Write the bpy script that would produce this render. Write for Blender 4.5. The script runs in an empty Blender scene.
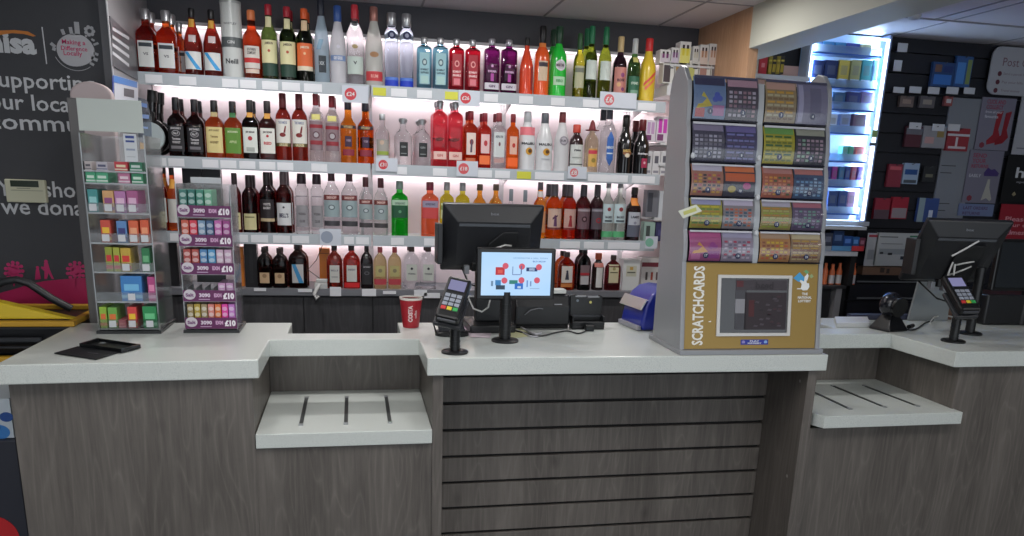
import bpy, math, random
from mathutils import Vector, Matrix
random.seed(7)
PI = math.pi
SC = bpy.context.scene
COL = SC.collection
# ------------------------------------------------------------------ camera
F = 776.0; PX, PY = 512.0, 384.0            # focal length and principal point in a 1024x536 frame
EYE = Vector((0, 0, 1.5))
def cam_rot():
    yaw, p, r = math.radians(11.66), math.radians(14.65), math.radians(2.03)
    Rz = Matrix(((math.cos(yaw), -math.sin(yaw), 0), (math.sin(yaw), math.cos(yaw), 0), (0, 0, 1)))
    B = Matrix(((1, 0, 0), (0, 0, -1), (0, 1, 0)))
    Rx = Matrix(((1, 0, 0), (0, math.cos(p), -math.sin(p)), (0, math.sin(p), math.cos(p))))
    Rr = Matrix(((math.cos(r), -math.sin(r), 0), (math.sin(r), math.cos(r), 0), (0, 0, 1)))
    return Rr @ Rx @ B @ Rz
M = cam_rot(); MT = M.transposed()
def ray(x, y): return MT @ Vector(((x - PX) / F, (y - PY) / F, 1.0))
def aty(x, y, Y):
    d = ray(x, y); return EYE + d * ((Y - EYE.y) / d.y)
def atz(x, y, Z):
    d = ray(x, y); return EYE + d * ((Z - EYE.z) / d.z)
def atx(x, y, X):
    d = ray(x, y); return EYE + d * ((X - EYE.x) / d.x)
cd = bpy.data.cameras.new('camera'); cam = bpy.data.objects.new('camera', cd); COL.objects.link(cam)
cd.sensor_width = 36; cd.sensor_fit = 'HORIZONTAL'; cd.lens = F * 36 / 1024
cd.shift_y = (PY - 268) / 1024; cd.clip_start = .05; cd.clip_end = 50
rows = [M[0], -M[1], -M[2]]
mw = Matrix.Identity(4)
for c in range(3):
    for r_ in range(3): mw[r_][c] = rows[c][r_]
mw.translation = EYE; cam.matrix_world = mw; SC.camera = cam
SC.view_settings.view_transform = 'Standard'; SC.view_settings.look = 'None'
SC.view_settings.gamma = 1; SC.view_settings.use_curve_mapping = False
SC.view_settings.exposure = 0.22

# ------------------------------------------------------------------ materials
def lin(c):
    o = []
    for v in c[:3]:
        v = v / 255.0
        o.append(v / 12.92 if v <= .04045 else ((v + .055) / 1.055) ** 2.4)
    return (*o, 1.0)
MC = {}
def _new(name):
    m = bpy.data.materials.new(name); m.use_nodes = True
    nt = m.node_tree; b = nt.nodes['Principled BSDF']; return m, nt, b
def mat(c, rough=.5, metal=0.0, spec=.5, coat=0.0):
    k = ('p', tuple(c), rough, metal, spec, coat)
    if k in MC: return MC[k]
    m, nt, b = _new('paint')
    b.inputs['Base Color'].default_value = lin(c); b.inputs['Roughness'].default_value = rough
    b.inputs['Metallic'].default_value = metal; b.inputs['Specular IOR Level'].default_value = spec
    b.inputs['Coat Weight'].default_value = coat
    # slight grain so that no surface is perfectly uniform
    n = nt.nodes.new('ShaderNodeTexNoise'); n.inputs['Scale'].default_value = 90
    mr = nt.nodes.new('ShaderNodeMapRange'); mr.inputs[3].default_value = max(0, rough - .05); mr.inputs[4].default_value = min(1, rough + .05)
    nt.links.new(n.outputs[0], mr.inputs[0]); nt.links.new(mr.outputs[0], b.inputs['Roughness'])
    MC[k] = m; return m
def glass(c, rough=.06, ior=1.2, tr=1.0):
    k = ('g', tuple(c), rough, ior, tr)
    if k in MC: return MC[k]
    m, nt, b = _new('bottle_glass')
    b.inputs['Base Color'].default_value = lin(c); b.inputs['Roughness'].default_value = rough
    b.inputs['Transmission Weight'].default_value = tr; b.inputs['IOR'].default_value = ior
    b.inputs['Coat Weight'].default_value = .35; b.inputs['Coat Roughness'].default_value = .05
    MC[k] = m; return m
def acrylic(tint=(235, 240, 242), gl=.10, rough=.04, haze=.0):
    k = ('a', tuple(tint), gl, rough, haze)
    if k in MC: return MC[k]
    m = bpy.data.materials.new('clear_acrylic'); m.use_nodes = True; nt = m.node_tree
    nt.nodes.clear(); out = nt.nodes.new('ShaderNodeOutputMaterial')
    t = nt.nodes.new('ShaderNodeBsdfTransparent'); t.inputs[0].default_value = lin(tint)
    g = nt.nodes.new('ShaderNodeBsdfGlossy'); g.inputs['Roughness'].default_value = rough
    lw = nt.nodes.new('ShaderNodeLayerWeight'); lw.inputs[0].default_value = .25
    mr = nt.nodes.new('ShaderNodeMapRange'); mr.inputs[3].default_value = gl; mr.inputs[4].default_value = .8
    nt.links.new(lw.outputs['Fresnel'], mr.inputs[0])
    mx = nt.nodes.new('ShaderNodeMixShader'); nt.links.new(mr.outputs[0], mx.inputs[0])
    nt.links.new(t.outputs[0], mx.inputs[1]); nt.links.new(g.outputs[0], mx.inputs[2])
    last = mx
    if haze:
        d = nt.nodes.new('ShaderNodeBsdfTranslucent'); d.inputs[0].default_value = lin((225, 228, 230))
        m2 = nt.nodes.new('ShaderNodeMixShader'); m2.inputs[0].default_value = haze
        nt.links.new(mx.outputs[0], m2.inputs[1]); nt.links.new(d.outputs[0], m2.inputs[2]); last = m2
    nt.links.new(last.outputs[0], out.inputs[0]); MC[k] = m; return m
def emit(c, s):
    k = ('e', tuple(c), s)
    if k in MC: return MC[k]
    m, nt, b = _new('lit')
    b.inputs['Base Color'].default_value = (0, 0, 0, 1)
    b.inputs['Emission Color'].default_value = lin(c); b.inputs['Emission Strength'].default_value = s
    MC[k] = m; return m
def wood(c1, c2, name, grain=(26, 26, 1.6), rough=.45, knots=True):
    m, nt, b = _new(name); N = nt.nodes; L = nt.links
    tc = N.new('ShaderNodeTexCoord'); mp = N.new('ShaderNodeMapping'); mp.inputs['Scale'].default_value = grain
    L.new(tc.outputs['Object'], mp.inputs[0])
    n1 = N.new('ShaderNodeTexNoise'); n1.inputs['Scale'].default_value = 3.2; n1.inputs['Detail'].default_value = 9; n1.inputs['Roughness'].default_value = .66
    L.new(mp.outputs[0], n1.inputs['Vector'])
    mp2 = N.new('ShaderNodeMapping'); mp2.inputs['Scale'].default_value = (grain[0] * .27, grain[1] * .27, grain[2] * .55); L.new(tc.outputs['Object'], mp2.inputs[0])
    n2 = N.new('ShaderNodeTexNoise'); n2.inputs['Scale'].default_value = 1.6; n2.inputs['Detail'].default_value = 1.0; n2.inputs['Distortion'].default_value = .5
    L.new(mp2.outputs[0], n2.inputs['Vector'])
    mul = N.new('ShaderNodeMath'); mul.operation = 'MULTIPLY'; mul.inputs[1].default_value = 18.0; L.new(n2.outputs[0], mul.inputs[0])
    fr = N.new('ShaderNodeMath'); fr.operation = 'PINGPONG'; fr.inputs[1].default_value = 1.0; L.new(mul.outputs[0], fr.inputs[0])
    mp3 = N.new('ShaderNodeMapping'); mp3.inputs['Scale'].default_value = (5, 5, .35); L.new(tc.outputs['Object'], mp3.inputs[0])
    n3 = N.new('ShaderNodeTexNoise'); n3.inputs['Scale'].default_value = 1.3; n3.inputs['Detail'].default_value = 2; L.new(mp3.outputs[0], n3.inputs['Vector'])
    pw = N.new('ShaderNodeMath'); pw.operation = 'POWER'; pw.inputs[1].default_value = 5.0; L.new(fr.outputs[0], pw.inputs[0])
    n1s = N.new('ShaderNodeMath'); n1s.operation = 'MULTIPLY_ADD'; n1s.inputs[1].default_value = .55; n1s.inputs[2].default_value = .22; L.new(n1.outputs[0], n1s.inputs[0])
    a = N.new('ShaderNodeMath'); a.operation = 'MULTIPLY_ADD'; a.inputs[1].default_value = .13; L.new(pw.outputs[0], a.inputs[0]); L.new(n1s.outputs[0], a.inputs[2])
    a2 = N.new('ShaderNodeMath'); a2.operation = 'MULTIPLY_ADD'; a2.inputs[1].default_value = .55; L.new(n3.outputs[0], a2.inputs[0]); L.new(a.outputs[0], a2.inputs[2])
    rp = N.new('ShaderNodeValToRGB'); rp.color_ramp.elements[0].position = .52; rp.color_ramp.elements[0].color = lin(c1)
    rp.color_ramp.elements[1].position = 1.1 if False else 1.0; rp.color_ramp.elements[1].color = lin(c2)
    L.new(a2.outputs[0], rp.inputs[0]); col = rp.outputs[0]
    if knots:
        mp4 = N.new('ShaderNodeMapping'); mp4.inputs['Scale'].default_value = (4.1, 4.1, 2.4); L.new(tc.outputs['Object'], mp4.inputs[0])
        v = N.new('ShaderNodeTexVoronoi'); v.inputs['Scale'].default_value = 1.25; L.new(mp4.outputs[0], v.inputs['Vector'])
        mr = N.new('ShaderNodeMapRange'); mr.inputs[1].default_value = .015; mr.inputs[2].default_value = .12; mr.inputs[3].default_value = .5; mr.inputs[4].default_value = 0
        L.new(v.outputs['Distance'], mr.inputs[0])
        mx = N.new('ShaderNodeMixRGB'); mx.inputs[2].default_value = lin([q * .62 for q in c1]); L.new(mr.outputs[0], mx.inputs[0]); L.new(col, mx.inputs[1]); col = mx.outputs[0]
    L.new(col, b.inputs['Base Color']); b.inputs['Roughness'].default_value = rough
    b.inputs['Specular IOR Level'].default_value = .4
    return m
def speckle(c, c2, name, scale=420, rough=.28):
    m, nt, b = _new(name); N = nt.nodes; L = nt.links
    tc = N.new('ShaderNodeTexCoord'); n = N.new('ShaderNodeTexNoise'); n.inputs['Scale'].default_value = scale; n.inputs['Detail'].default_value = 2
    L.new(tc.outputs['Object'], n.inputs['Vector'])
    rp = N.new('ShaderNodeValToRGB'); rp.color_ramp.elements[0].position = .36; rp.color_ramp.elements[0].color = lin(c2)
    rp.color_ramp.elements[1].position = .5; rp.color_ramp.elements[1].color = lin(c)
    L.new(n.outputs[0], rp.inputs[0]); L.new(rp.outputs[0], b.inputs['Base Color']); b.inputs['Roughness'].default_value = rough
    return m
WOOD = wood((74, 69, 65), (120, 114, 108), 'grey_wood_laminate')
WOODD = wood((44, 45, 48), (84, 84, 87), 'dark_wood_laminate')
WOODB = wood((172, 130, 98), (205, 165, 132), 'beech_laminate', knots=False)
TOP = speckle((208, 213, 208), (190, 196, 192), 'speckled_worktop')
WHITE = mat((225, 226, 226), .5); BLACK = mat((16, 17, 19), .38); BLACKM = mat((12, 12, 14), .7)
GREYM = mat((150, 153, 156), .4); SILVER = mat((185, 187, 190), .32, .8); DGREY = mat((52, 53, 57), .6)

# ------------------------------------------------------------------ mesh builder
class MB:
    def __init__(s): s.v = []; s.f = []; s.m = []; s.cur = 0
    def add(s, vs, fs):
        o = len(s.v); s.v += [Vector(p) for p in vs]
        for f in fs: s.f.append([i + o for i in f]); s.m.append(s.cur)
        return s
    def box(s, x0, x1, y0, y1, z0, z1):
        x0, x1 = min(x0, x1), max(x0, x1); y0, y1 = min(y0, y1), max(y0, y1); z0, z1 = min(z0, z1), max(z0, z1)
        return s.add([(x0, y0, z0), (x1, y0, z0), (x1, y1, z0), (x0, y1, z0), (x0, y0, z1), (x1, y0, z1), (x1, y1, z1), (x0, y1, z1)],
                     [(3, 2, 1, 0), (4, 5, 6, 7), (0, 1, 5, 4), (1, 2, 6, 5), (2, 3, 7, 6), (3, 0, 4, 7)])
    def prism(s, poly, vec):
        n = len(poly); poly = [Vector(p) for p in poly]; vec = Vector(vec)
        vs = poly + [p + vec for p in poly]
        fs = [list(range(n))[::-1], list(range(n, 2 * n))] + [(i, (i + 1) % n, n + (i + 1) % n, n + i) for i in range(n)]
        return s.add(vs, fs)
    def loft(s, rings, cap=True):
        n = len(rings[0]); o = len(s.v)
        for r in rings: s.v += [Vector(p) for p in r]
        for k in range(len(rings) - 1):
            for i in range(n):
                s.f.append([o + k * n + i, o + k * n + (i + 1) % n, o + (k + 1) * n + (i + 1) % n, o + (k + 1) * n + i]); s.m.append(s.cur)
        if cap:
            s.f.append([o + i for i in range(n)][::-1]); s.m.append(s.cur)
            e = o + (len(rings) - 1) * n; s.f.append([e + i for i in range(n)]); s.m.append(s.cur)
        return s
    def lathe(s, prof, seg=24, n=2.0, ry=1.0, cx=0, cy=0):
        rings = []
        for z, r in prof:
            ring = []
            for i in range(seg):
                t = 2 * PI * i / seg; c, q = math.cos(t), math.sin(t)
                ring.append((cx + r * math.copysign(abs(c) ** (2 / n), c), cy + r * ry * math.copysign(abs(q) ** (2 / n), q), z))
            rings.append(ring)
        return s.loft(rings)
    def tube(s, path, r, seg=8):
        path = [Vector(p) for p in path]; rings = []
        for i, p in enumerate(path):
            d = (path[min(i + 1, len(path) - 1)] - path[max(i - 1, 0)]).normalized()
            u = d.cross(Vector((0, 0, 1)))
            if u.length < .05: u = d.cross(Vector((0, 1, 0)))
            u.normalize(); w = u.cross(d).normalized()
            rr = r[i] if isinstance(r, (list, tuple)) else r
            rings.append([p + (u * math.cos(2 * PI * k / seg) + w * math.sin(2 * PI * k / seg)) * rr for k in range(seg)])
        return s.loft(rings)
    def cyl(s, c, ax, r, h, seg=24, r2=None):
        c = Vector(c); ax = Vector(ax).normalized(); u = ax.orthogonal().normalized(); w = ax.cross(u); r2 = r if r2 is None else r2
        f = lambda q, rr: [q + (u * math.cos(2 * PI * k / seg) + w * math.sin(2 * PI * k / seg)) * rr for k in range(seg)]
        return s.loft([f(c, r), f(c + ax * h, r2)])
    def ball(s, c, rx, ry, rz, seg=20, rg=12):
        rings = []
        for j in range(1, rg):
            a = PI * j / rg - PI / 2
            rings.append([(c[0] + rx * math.cos(a) * math.cos(2 * PI * k / seg), c[1] + ry * math.cos(a) * math.sin(2 * PI * k / seg), c[2] + rz * math.sin(a)) for k in range(seg)])
        return s.loft(rings)
    def build(s, name, mats, parent=None, smooth=False, bev=0, w=False, seg=2, weld=False):
        if w and parent is not None:
            off = parent.location.copy()
            q = parent
            while q.parent is not None: q = q.parent; off += q.location
            s.v = [p - off for p in s.v]
        me = bpy.data.meshes.new(name); me.from_pydata([tuple(p) for p in s.v], [], s.f)
        if not isinstance(mats, (list, tuple)): mats = [mats]
        for m in mats: me.materials.append(m)
        for p, k in zip(me.polygons, s.m): p.material_index = min(k, len(mats) - 1)
        if smooth:
            for p in me.polygons: p.use_smooth = True
            try: me.set_sharp_from_angle(angle=math.radians(38))
            except Exception: pass
        o = bpy.data.objects.new(name, me); COL.objects.link(o)
        if parent is not None: o.parent = parent
        if bev:
            b = o.modifiers.new('bevel', 'BEVEL'); b.width = bev; b.segments = seg; b.limit_method = 'ANGLE'; b.angle_limit = math.radians(40)
        return o
def thing(name, label, cat, loc=(0, 0, 0), rz=0, group=None):
    o = bpy.data.objects.new(name, None); COL.objects.link(o); o.empty_display_size = .05
    o.location = loc; o.rotation_euler = (0, 0, rz); o['label'] = label; o['category'] = cat
    if group: o['group'] = group
    return o
def tag(o, label, cat, group=None):
    o['label'] = label; o['category'] = cat
    if group: o['group'] = group
    return o
def struct(o): o['kind'] = 'structure'; return o
def solo(mb, name, mats, label, cat, group=None, **k):      # a thing that is one mesh, origin at its base
    lo = Vector((sum(p.x for p in mb.v) / len(mb.v), sum(p.y for p in mb.v) / len(mb.v), min(p.z for p in mb.v)))
    mb.v = [p - lo for p in mb.v]; o = mb.build(name, mats, None, **k); o.location = lo
    return tag(o, label, cat, group)
FONT = None
def text_mesh(s, bold=0.0, ext=.0):
    cu = bpy.data.curves.new('lettering', 'FONT'); cu.body = s; cu.size = 1; cu.offset = bold; cu.extrude = ext
    cu.resolution_u = 2; cu.align_x = 'LEFT'
    ob = bpy.data.objects.new('tmp', cu); COL.objects.link(ob)
    dg = bpy.context.evaluated_depsgraph_get(); me = bpy.data.meshes.new_from_object(ob.evaluated_get(dg))
    bpy.data.objects.remove(ob); bpy.data.curves.remove(cu)
    return me
def txt(parent, s, m, pos, width=None, height=None, size=None, right=(1, 0, 0), up=(0, 0, 1), bold=.0, name='lettering', align='C', fn=None, ext=.0004):
    """flat lettering; width/height in metres (cap block), placed at pos; fn maps (x,z) on to a surface"""
    me = text_mesh(s, bold)
    xs = [v.co.x for v in me.vertices]; ys = [v.co.y for v in me.vertices]
    if not xs: return None
    x0, x1, y0, y1 = min(xs), max(xs), min(ys), max(ys)
    sx = sy = size or 1
    if width: sx = sy = width / (x1 - x0)
    if height:
        sy = height / (y1 - y0)
        if not width: sx = sy
    ox = {'C': (x0 + x1) / 2, 'L': x0, 'R': x1}[align]; oy = (y0 + y1) / 2 if align == 'C' or True else 0
    if size and not width and not height: oy = 0
    R, U, P = Vector(right), Vector(up), Vector(pos)
    for v in me.vertices:
        a, b = (v.co.x - ox) * sx, (v.co.y - oy) * sy
        v.co = fn(a, b) if fn else P + R * a + U * b
    me.materials.append(m); o = bpy.data.objects.new(name, me); COL.objects.link(o); me.name = name
    if parent is not None: o.parent = parent
    return o
def quad(parent, name, m, pos, w, h, right=(1, 0, 0), up=(0, 0, 1), t=.0006):
    """thin printed patch centred on pos"""
    R, U, P = Vector(right), Vector(up), Vector(pos); n = R.cross(U).normalized()
    b = MB(); c = [P - R * w / 2 - U * h / 2, P + R * w / 2 - U * h / 2, P + R * w / 2 + U * h / 2, P - R * w / 2 + U * h / 2]
    b.prism(c, -n * t); return b.build(name, m, parent)
def disc(parent, name, m, pos, r, right=(1, 0, 0), up=(0, 0, 1), t=.0008, rz=None, seg=20):
    R, U, P = Vector(right), Vector(up), Vector(pos); n = R.cross(U).normalized(); rz = rz or r
    b = MB(); b.prism([P + R * r * math.cos(2 * PI * k / seg) + U * rz * math.sin(2 * PI * k / seg) for k in range(seg)], -n * t)
    return b.build(name, m, parent)
ORD = ['first', 'second', 'third', 'fourth', 'fifth', 'sixth', 'seventh', 'eighth', 'ninth', 'tenth', 'eleventh', 'twelfth']
# ------------------------------------------------------------------ setting
CZ = 2.29
b = MB(); b.box(-3.2, 5, -3, 4.2, -.05, 0); fl = struct(b.build('floor', speckle((96, 96, 98), (80, 80, 83), 'floor_vinyl', 60, .4)))
b = MB(); b.box(-3.2, 1.755, -3, 4.2, CZ, CZ + .06); b.box(1.755, 5, -3, 4.2, CZ, CZ + .06)
def ceil_mat():
    m, nt, p = _new('ceiling_tile'); p.inputs['Base Color'].default_value = lin((216, 210, 214)); p.inputs['Roughness'].default_value = .85
    n = nt.nodes.new('ShaderNodeTexNoise'); n.inputs['Scale'].default_value = 160
    bp = nt.nodes.new('ShaderNodeBump'); bp.inputs['Strength'].default_value = .12; bp.inputs['Distance'].default_value = .002
    nt.links.new(n.outputs[0], bp.inputs['Height']); nt.links.new(bp.outputs[0], p.inputs['Normal']); return m
struct(b.build('ceiling', ceil_mat()))
b = MB()
for k in range(-4, 6): b.box(.33 + .6 * k - .005, .33 + .6 * k + .005, -1, 4.1, CZ - .003, CZ)
for k in range(0, 8): b.box(-3.2, 1.755, 3.49 - .6 * k - .005, 3.49 - .6 * k + .005, CZ - .003, CZ)
b.box(2.635, 2.645, -1, 3.445, CZ - .004, CZ); b.box(1.95, 5, 3.44, 3.45, CZ - .006, CZ)
struct(b.build('trim_1', mat((150, 146, 150), .6)))
WALLD = mat((66, 67, 71), .7)
b = MB(); b.box(-.9, 1.755, 4.06, 4.16, 0, CZ); struct(b.build('wall_back', mat((80, 80, 86), .7)))
b = MB(); b.box(-3.2, -.897, 3.3, 3.34, 0, CZ); b.box(-3.2, -3.1, -3, 3.3, 0, CZ); wl = struct(b.build('wall_left', WALLD))
b = MB(); b.prism([(-.868, 3.30, 0), (-.905, 3.80, 0), (-.905, 4.10, 0), (-.93, 4.10, 0), (-.93, 3.80, 0), (-.893, 3.342, 0), (-.8965, 3.30, 0)], (0, 0, CZ)); struct(b.build('trim_2', mat((150, 148, 152), .45)))
b = MB(); b.box(-.895, -.868, 3.292, 3.2995, 0, CZ); struct(b.build('trim_3', mat((84, 84, 88), .4)))
b = MB(); b.box(-.868, -.8645, 3.288, 3.2990, 0, CZ); struct(b.build('trim_4', mat((190, 190, 194), .35)))
b = MB(); b.box(1.755, 1.80, 3.49, 4.1, 0, CZ); struct(b.build('wall_side', WOODB))
# boxed beam running from the wood panel to the shop front
b = MB(); b.prism([(1.755, 3.49, 2.115), (1.95, 3.49, 2.115), (1.95, 3.49, CZ), (1.755, 3.49, CZ)], (0, -4.5, 0)); b.box(1.80, 1.95, 3.49, 3.9, 2.115, CZ)
struct(b.build('beam', mat((196, 197, 184), .6)))
b = MB(); b.box(1.80, 5, 3.9, 4.0, 0, CZ); struct(b.build('wall_right', mat((30, 31, 36), .6)))
b = MB(); b.box(1.80, 2.24, 3.88, 3.90, 0, 2.115); b.box(2.02, 2.03, 3.872, 3.88, 0, 2.115)
struct(b.build('wall_panel', mat((214, 172, 158), .5)))
b = MB(); b.box(4.9, 5.0, -3, 3.9, 0, CZ); struct(b.build('wall_far', mat((40, 41, 46), .7)))
# ---- printed sign on the dark left wall
sg = thing('wall_sign', 'large white community lettering and round emblem on the dark left wall', 'sign', (-1.2, 3.3, 1.3))
TW = mat((205, 207, 210), .5); TP = mat((190, 35, 95), .5)
YS = 3.298
def wtxt(s, xr, yb, h, xl=None, bold=.012, al='R', m=TW, name='lettering'):
    p = aty(xr, yb, YS); q = aty(xr, yb - h, YS); me_h = (q.z - p.z)
    o = text_mesh(s, bold); xs = [v.co.x for v in o.vertices]
    L = max(xs) - min(xs); sc = me_h / .53       # x-height of the built-in face
    sx = sc * .93
    if xl is not None: sx = abs(aty(xl, yb, YS).x - p.x) / L
    x_an = max(xs) if al == 'R' else min(xs)
    off = sg.location
    for v in o.vertices: v.co = Vector((p.x + (v.co.x - x_an) * sx, YS, p.z + v.co.y * sc)) - off
    o.materials.append(m); ob = bpy.data.objects.new(name, o); COL.objects.link(ob); ob.parent = sg; return ob
wtxt('nisa', 37, 53.5, 15, xl=-11, bold=.045)
wtxt('supporting', 95, 91.5, 11.8, xl=-10); wtxt('your local', 74.5, 112.3, 11.8, xl=-22); wtxt('community', 126, 134.2, 11.8, xl=-10)
wtxt('You shop,', 92, 198, 11.8, xl=-2); wtxt('we donate', 103, 216, 11.8, xl=2)
b = MB()     # orange arc over the word
pts = [(-40, 36), (-20, 31), (0, 30.5), (15, 30), (28, 31.5), (36, 36)]; low = [(33, 36.5), (24, 34), (12, 33.2), (0, 35), (-20, 37), (-40, 41)]
b.prism([aty(x, y, YS) for x, y in pts + low], (0, -.0008, 0)); b.build('orange_arc', mat((205, 125, 50), .5), sg, w=True)
b = MB(); b.prism([aty(x, y, YS) for x, y in ((41.5, 27), (42.6, 27), (47.2, 64), (46.2, 64))], (0, -.0008, 0)); b.build('divider_line', TW, sg, w=True)
b = MB(); c = aty(75, 49.5, YS)
ring = []
for k in range(36):
    t = 2 * PI * k / 36; ring.append((c.x + .064 * math.cos(t) * (1 + .06 * math.cos(t + .8)), YS, c.z - .002 + .056 * math.sin(t) * (1 + .05 * math.sin(t * 2))))
b.prism(ring, (0, -.0008, 0)); em = b.build('emblem', mat((178, 178, 182), .5), sg, w=True)
for i, s in enumerate(('Making a', 'Difference', 'Locally')):
    p = c + Vector((-.002 - (.006 if i == 2 else 0), -.0015, .022 - i * .019)) - sg.location
    txt(em, s, TP, p, width=(.078, .088, .062)[i], bold=.01)
b = MB()
for x, y, w, h, a in ((63, 32, 3, 5, .3), (71, 31, 3, 7, .1), (77, 28.5, 4.5, 12, 0), (93, 40, 3, 2, -.5), (96, 44, 5, 2, .4), (96, 54, 4.5, 2.5, -.3), (94.5, 59, 6, 3, -.4), (92, 64, 4, 2.5, -.5), (53, 45, 5, 3, -.7), (54, 49, 3, 3, -.3), (86, 36, 2, 2, 0)):
    p = aty(x, y, YS); w *= .0037; h *= .0037; R = Vector((math.cos(a), 0, math.sin(a))); U = Vector((-math.sin(a), 0, math.cos(a)))
    b.prism([p - R * w / 2 - U * h / 2, p + R * w / 2 - U * h / 2, p + R * w / 2 + U * h / 2, p - R * w / 2 + U * h / 2], (0, -.0008, 0))
for k in range(7):
    t = 2 * PI * k / 7; p = aty(89.5, 31, YS) + Vector((.013 * math.cos(t), 0, .013 * math.sin(t)))
    b.prism([p + Vector((.0065 * math.cos(2 * PI * j / 8), 0, .0065 * math.sin(2 * PI * j / 8))) for j in range(8)], (0, -.0008, 0))
arc = []
for k in range(13):
    t = PI * 1.12 + k * PI * .6 / 12; arc.append((c.x + .072 * math.cos(t), YS, c.z - .003 + .068 * math.sin(t)))
arc2 = [(x * 1 + (x - c.x) * .03, y, z + (z - c.z) * .03) for x, y, z in arc][::-1]
b.prism(arc + arc2, (0, -.0008, 0)); b.build('doodles', mat((165, 166, 170), .5), sg, w=True)
# pink mural: hill, flowers and two figures
b = MB(); top = [(-60, 300), (0, 293), (18, 288), (30, 284), (45, 281), (60, 279.5), (80, 278), (110, 277)]
b.prism([aty(x, y, YS) for x, y in top] + [aty(110, 330, YS), aty(-60, 330, YS)], (0, -.0008, 0)); b.build('pink_hill', mat((186, 28, 92), .5), sg, w=True)
def blob(b, x, y, r):
    p = aty(x, y, YS); r *= .0037
    b.prism([p + Vector((r * math.cos(2 * PI * j / 8), 0, r * math.sin(2 * PI * j / 8))) for j in range(8)], (0, -.0008, 0))
PKM = mat((196, 40, 105), .5)
for cx, cy, R_ in ((14, 271, 9), (76, 271, 9)):
    b = MB(); blob(b, cx, cy, 4.2)
    for ringr, n, r in ((.55, 7, 2.3), (.95, 11, 1.9)):
        for k in range(n): t = 2 * PI * k / n; blob(b, cx + R_ * ringr * math.cos(t), cy + R_ * ringr * math.sin(t), r)
    b.prism([aty(x, y, YS) for x, y in ((cx - .8, cy + 8), (cx + .8, cy + 8), (cx + .8, cy + 15), (cx - .8, cy + 15))], (0, -.0008, 0)); b.build('pink_flower', PKM, sg, w=True)
for poly, hx, hy, hr in ((((44, 263), (48, 263), (50, 270), (54, 279), (52, 279), (48.5, 273), (47, 279), (44.5, 279), (44.5, 271), (41, 268), (41.5, 266.5), (44, 267)), 46, 261.5, 1.9), (((36, 269), (39, 269), (40, 274), (41, 279), (35, 280), (35.5, 274)), 37.5, 267.6, 1.6)):
    b = MB(); b.prism([aty(x, y, YS) for x, y in poly], (0, -.0008, 0)); blob(b, hx, hy, hr); b.build('pink_figure', PKM, sg, w=True)
# thermostat
t = thing('thermostat', 'cream heating controller with dark display on the sign wall', 'thermostat', aty(26, 203, 3.3))
CR = mat((206, 205, 178), .45)
b = MB(); p0 = aty(7.5, 202, 3.28); p1 = aty(44.5, 179, 3.28); b.box(p0.x, p1.x, 3.272, 3.3, p0.z, p1.z - .004); b.build('housing', CR, t, bev=.004, w=True)
b = MB(); q0 = aty(10.5, 186.5, 3.27); q1 = aty(38, 181, 3.27); b.box(q0.x, q1.x, 3.2705, 3.274, q0.z, q1.z); b.build('display', mat((40, 52, 38), .2), t, w=True)
b = MB(); b.box(q0.x + .02, q1.x - .03, 3.2695, 3.272, p0.z + .05, p0.z + .053); b.box(q0.x, q1.x + .012, 3.2695, 3.272, p0.z + .043, p0.z + .045); b.build('button_strip', mat((150, 150, 130), .5), t, w=True)
# sign on the side panel of the shelving, facing the aisle
s2 = thing('side_sign', 'dark sign with slanted white text lines on the shelving end panel', 'sign', (-.886, 3.55, 1.9))
def slant(x, y, o):
    d = ray(x, y); t = (-.6238 + o - EYE.x - .074 * EYE.y) / (d.x + .074 * d.y); return EYE + d * t
def xq(pts, name, m, par, X=-.899, t=.004):
    b = MB(); b.prism([slant(x, y, X + .9) for x, y in pts], (t, 0, 0)); return b.build(name, m, par, w=True)
xq([(109, 16), (134, 40), (137, 80), (112, 66)], 'panel', mat((92, 92, 98), .35), s2)
for k, (y0, y1) in enumerate(((27, 37), (35, 47), (43, 55), (51, 64))):
    xq([(112.5, y0), (129, y1), (129, y1 + 3.2), (112.5, y0 + 3.2)], 'text_line', mat((214, 214, 220), .5), s2, -.8945, .0006)
# leaflet pocket on the same panel
s3 = thing('leaflet_holder', 'clear leaflet holder with blue and white flyer on shelving end panel', 'leaflet holder', atx(120, 130, -.88))
xq([(113, 75), (137, 82), (137, 128), (114, 118)], 'flyer', mat((200, 206, 216), .5), s3, -.885, .004)
xq([(113, 75), (137, 82), (137, 88), (113, 82)], 'blue_band', mat((70, 130, 205), .5), s3, -.8805, .0006)
xq([(124, 88), (134, 90), (134, 98), (124, 96)], 'picture', mat((70, 72, 80), .5), s3, -.8805, .0006)
pch = thing('clear_pouch', 'clear plastic pouch with pale blue print hanging by the round black bottle', 'pouch', aty(145, 150, 3.70))
b = MB(); b.prism([aty(x, y, 3.70) for x, y in ((137, 97), (147, 100), (151, 118), (152, 148), (139, 150))], (0, .004, 0)); b.build('sleeve', acrylic((225, 232, 242), .06, .1, .25), pch, w=True)
for pts, c in ((((139, 102), (147, 104), (147, 108), (139, 106)), (120, 150, 205)), (((140, 114), (149, 115), (149, 119), (140, 118)), (140, 165, 214)), (((140, 126), (148, 127), (148, 129), (140, 128)), (150, 175, 218)), (((140, 142), (148, 145), (149, 149), (140, 149)), (214, 160, 60))):
    b = MB(); b.prism([aty(x, y, 3.698) for x, y in pts], (0, -.0006, 0)); b.build('print_patch', mat(c, .5), pch, w=True)
xq([(112, 76), (113.5, 76), (114.5, 120), (113, 120)], 'blue_edge', mat((45, 70, 150), .5), s3, -.8800, .001)

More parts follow.
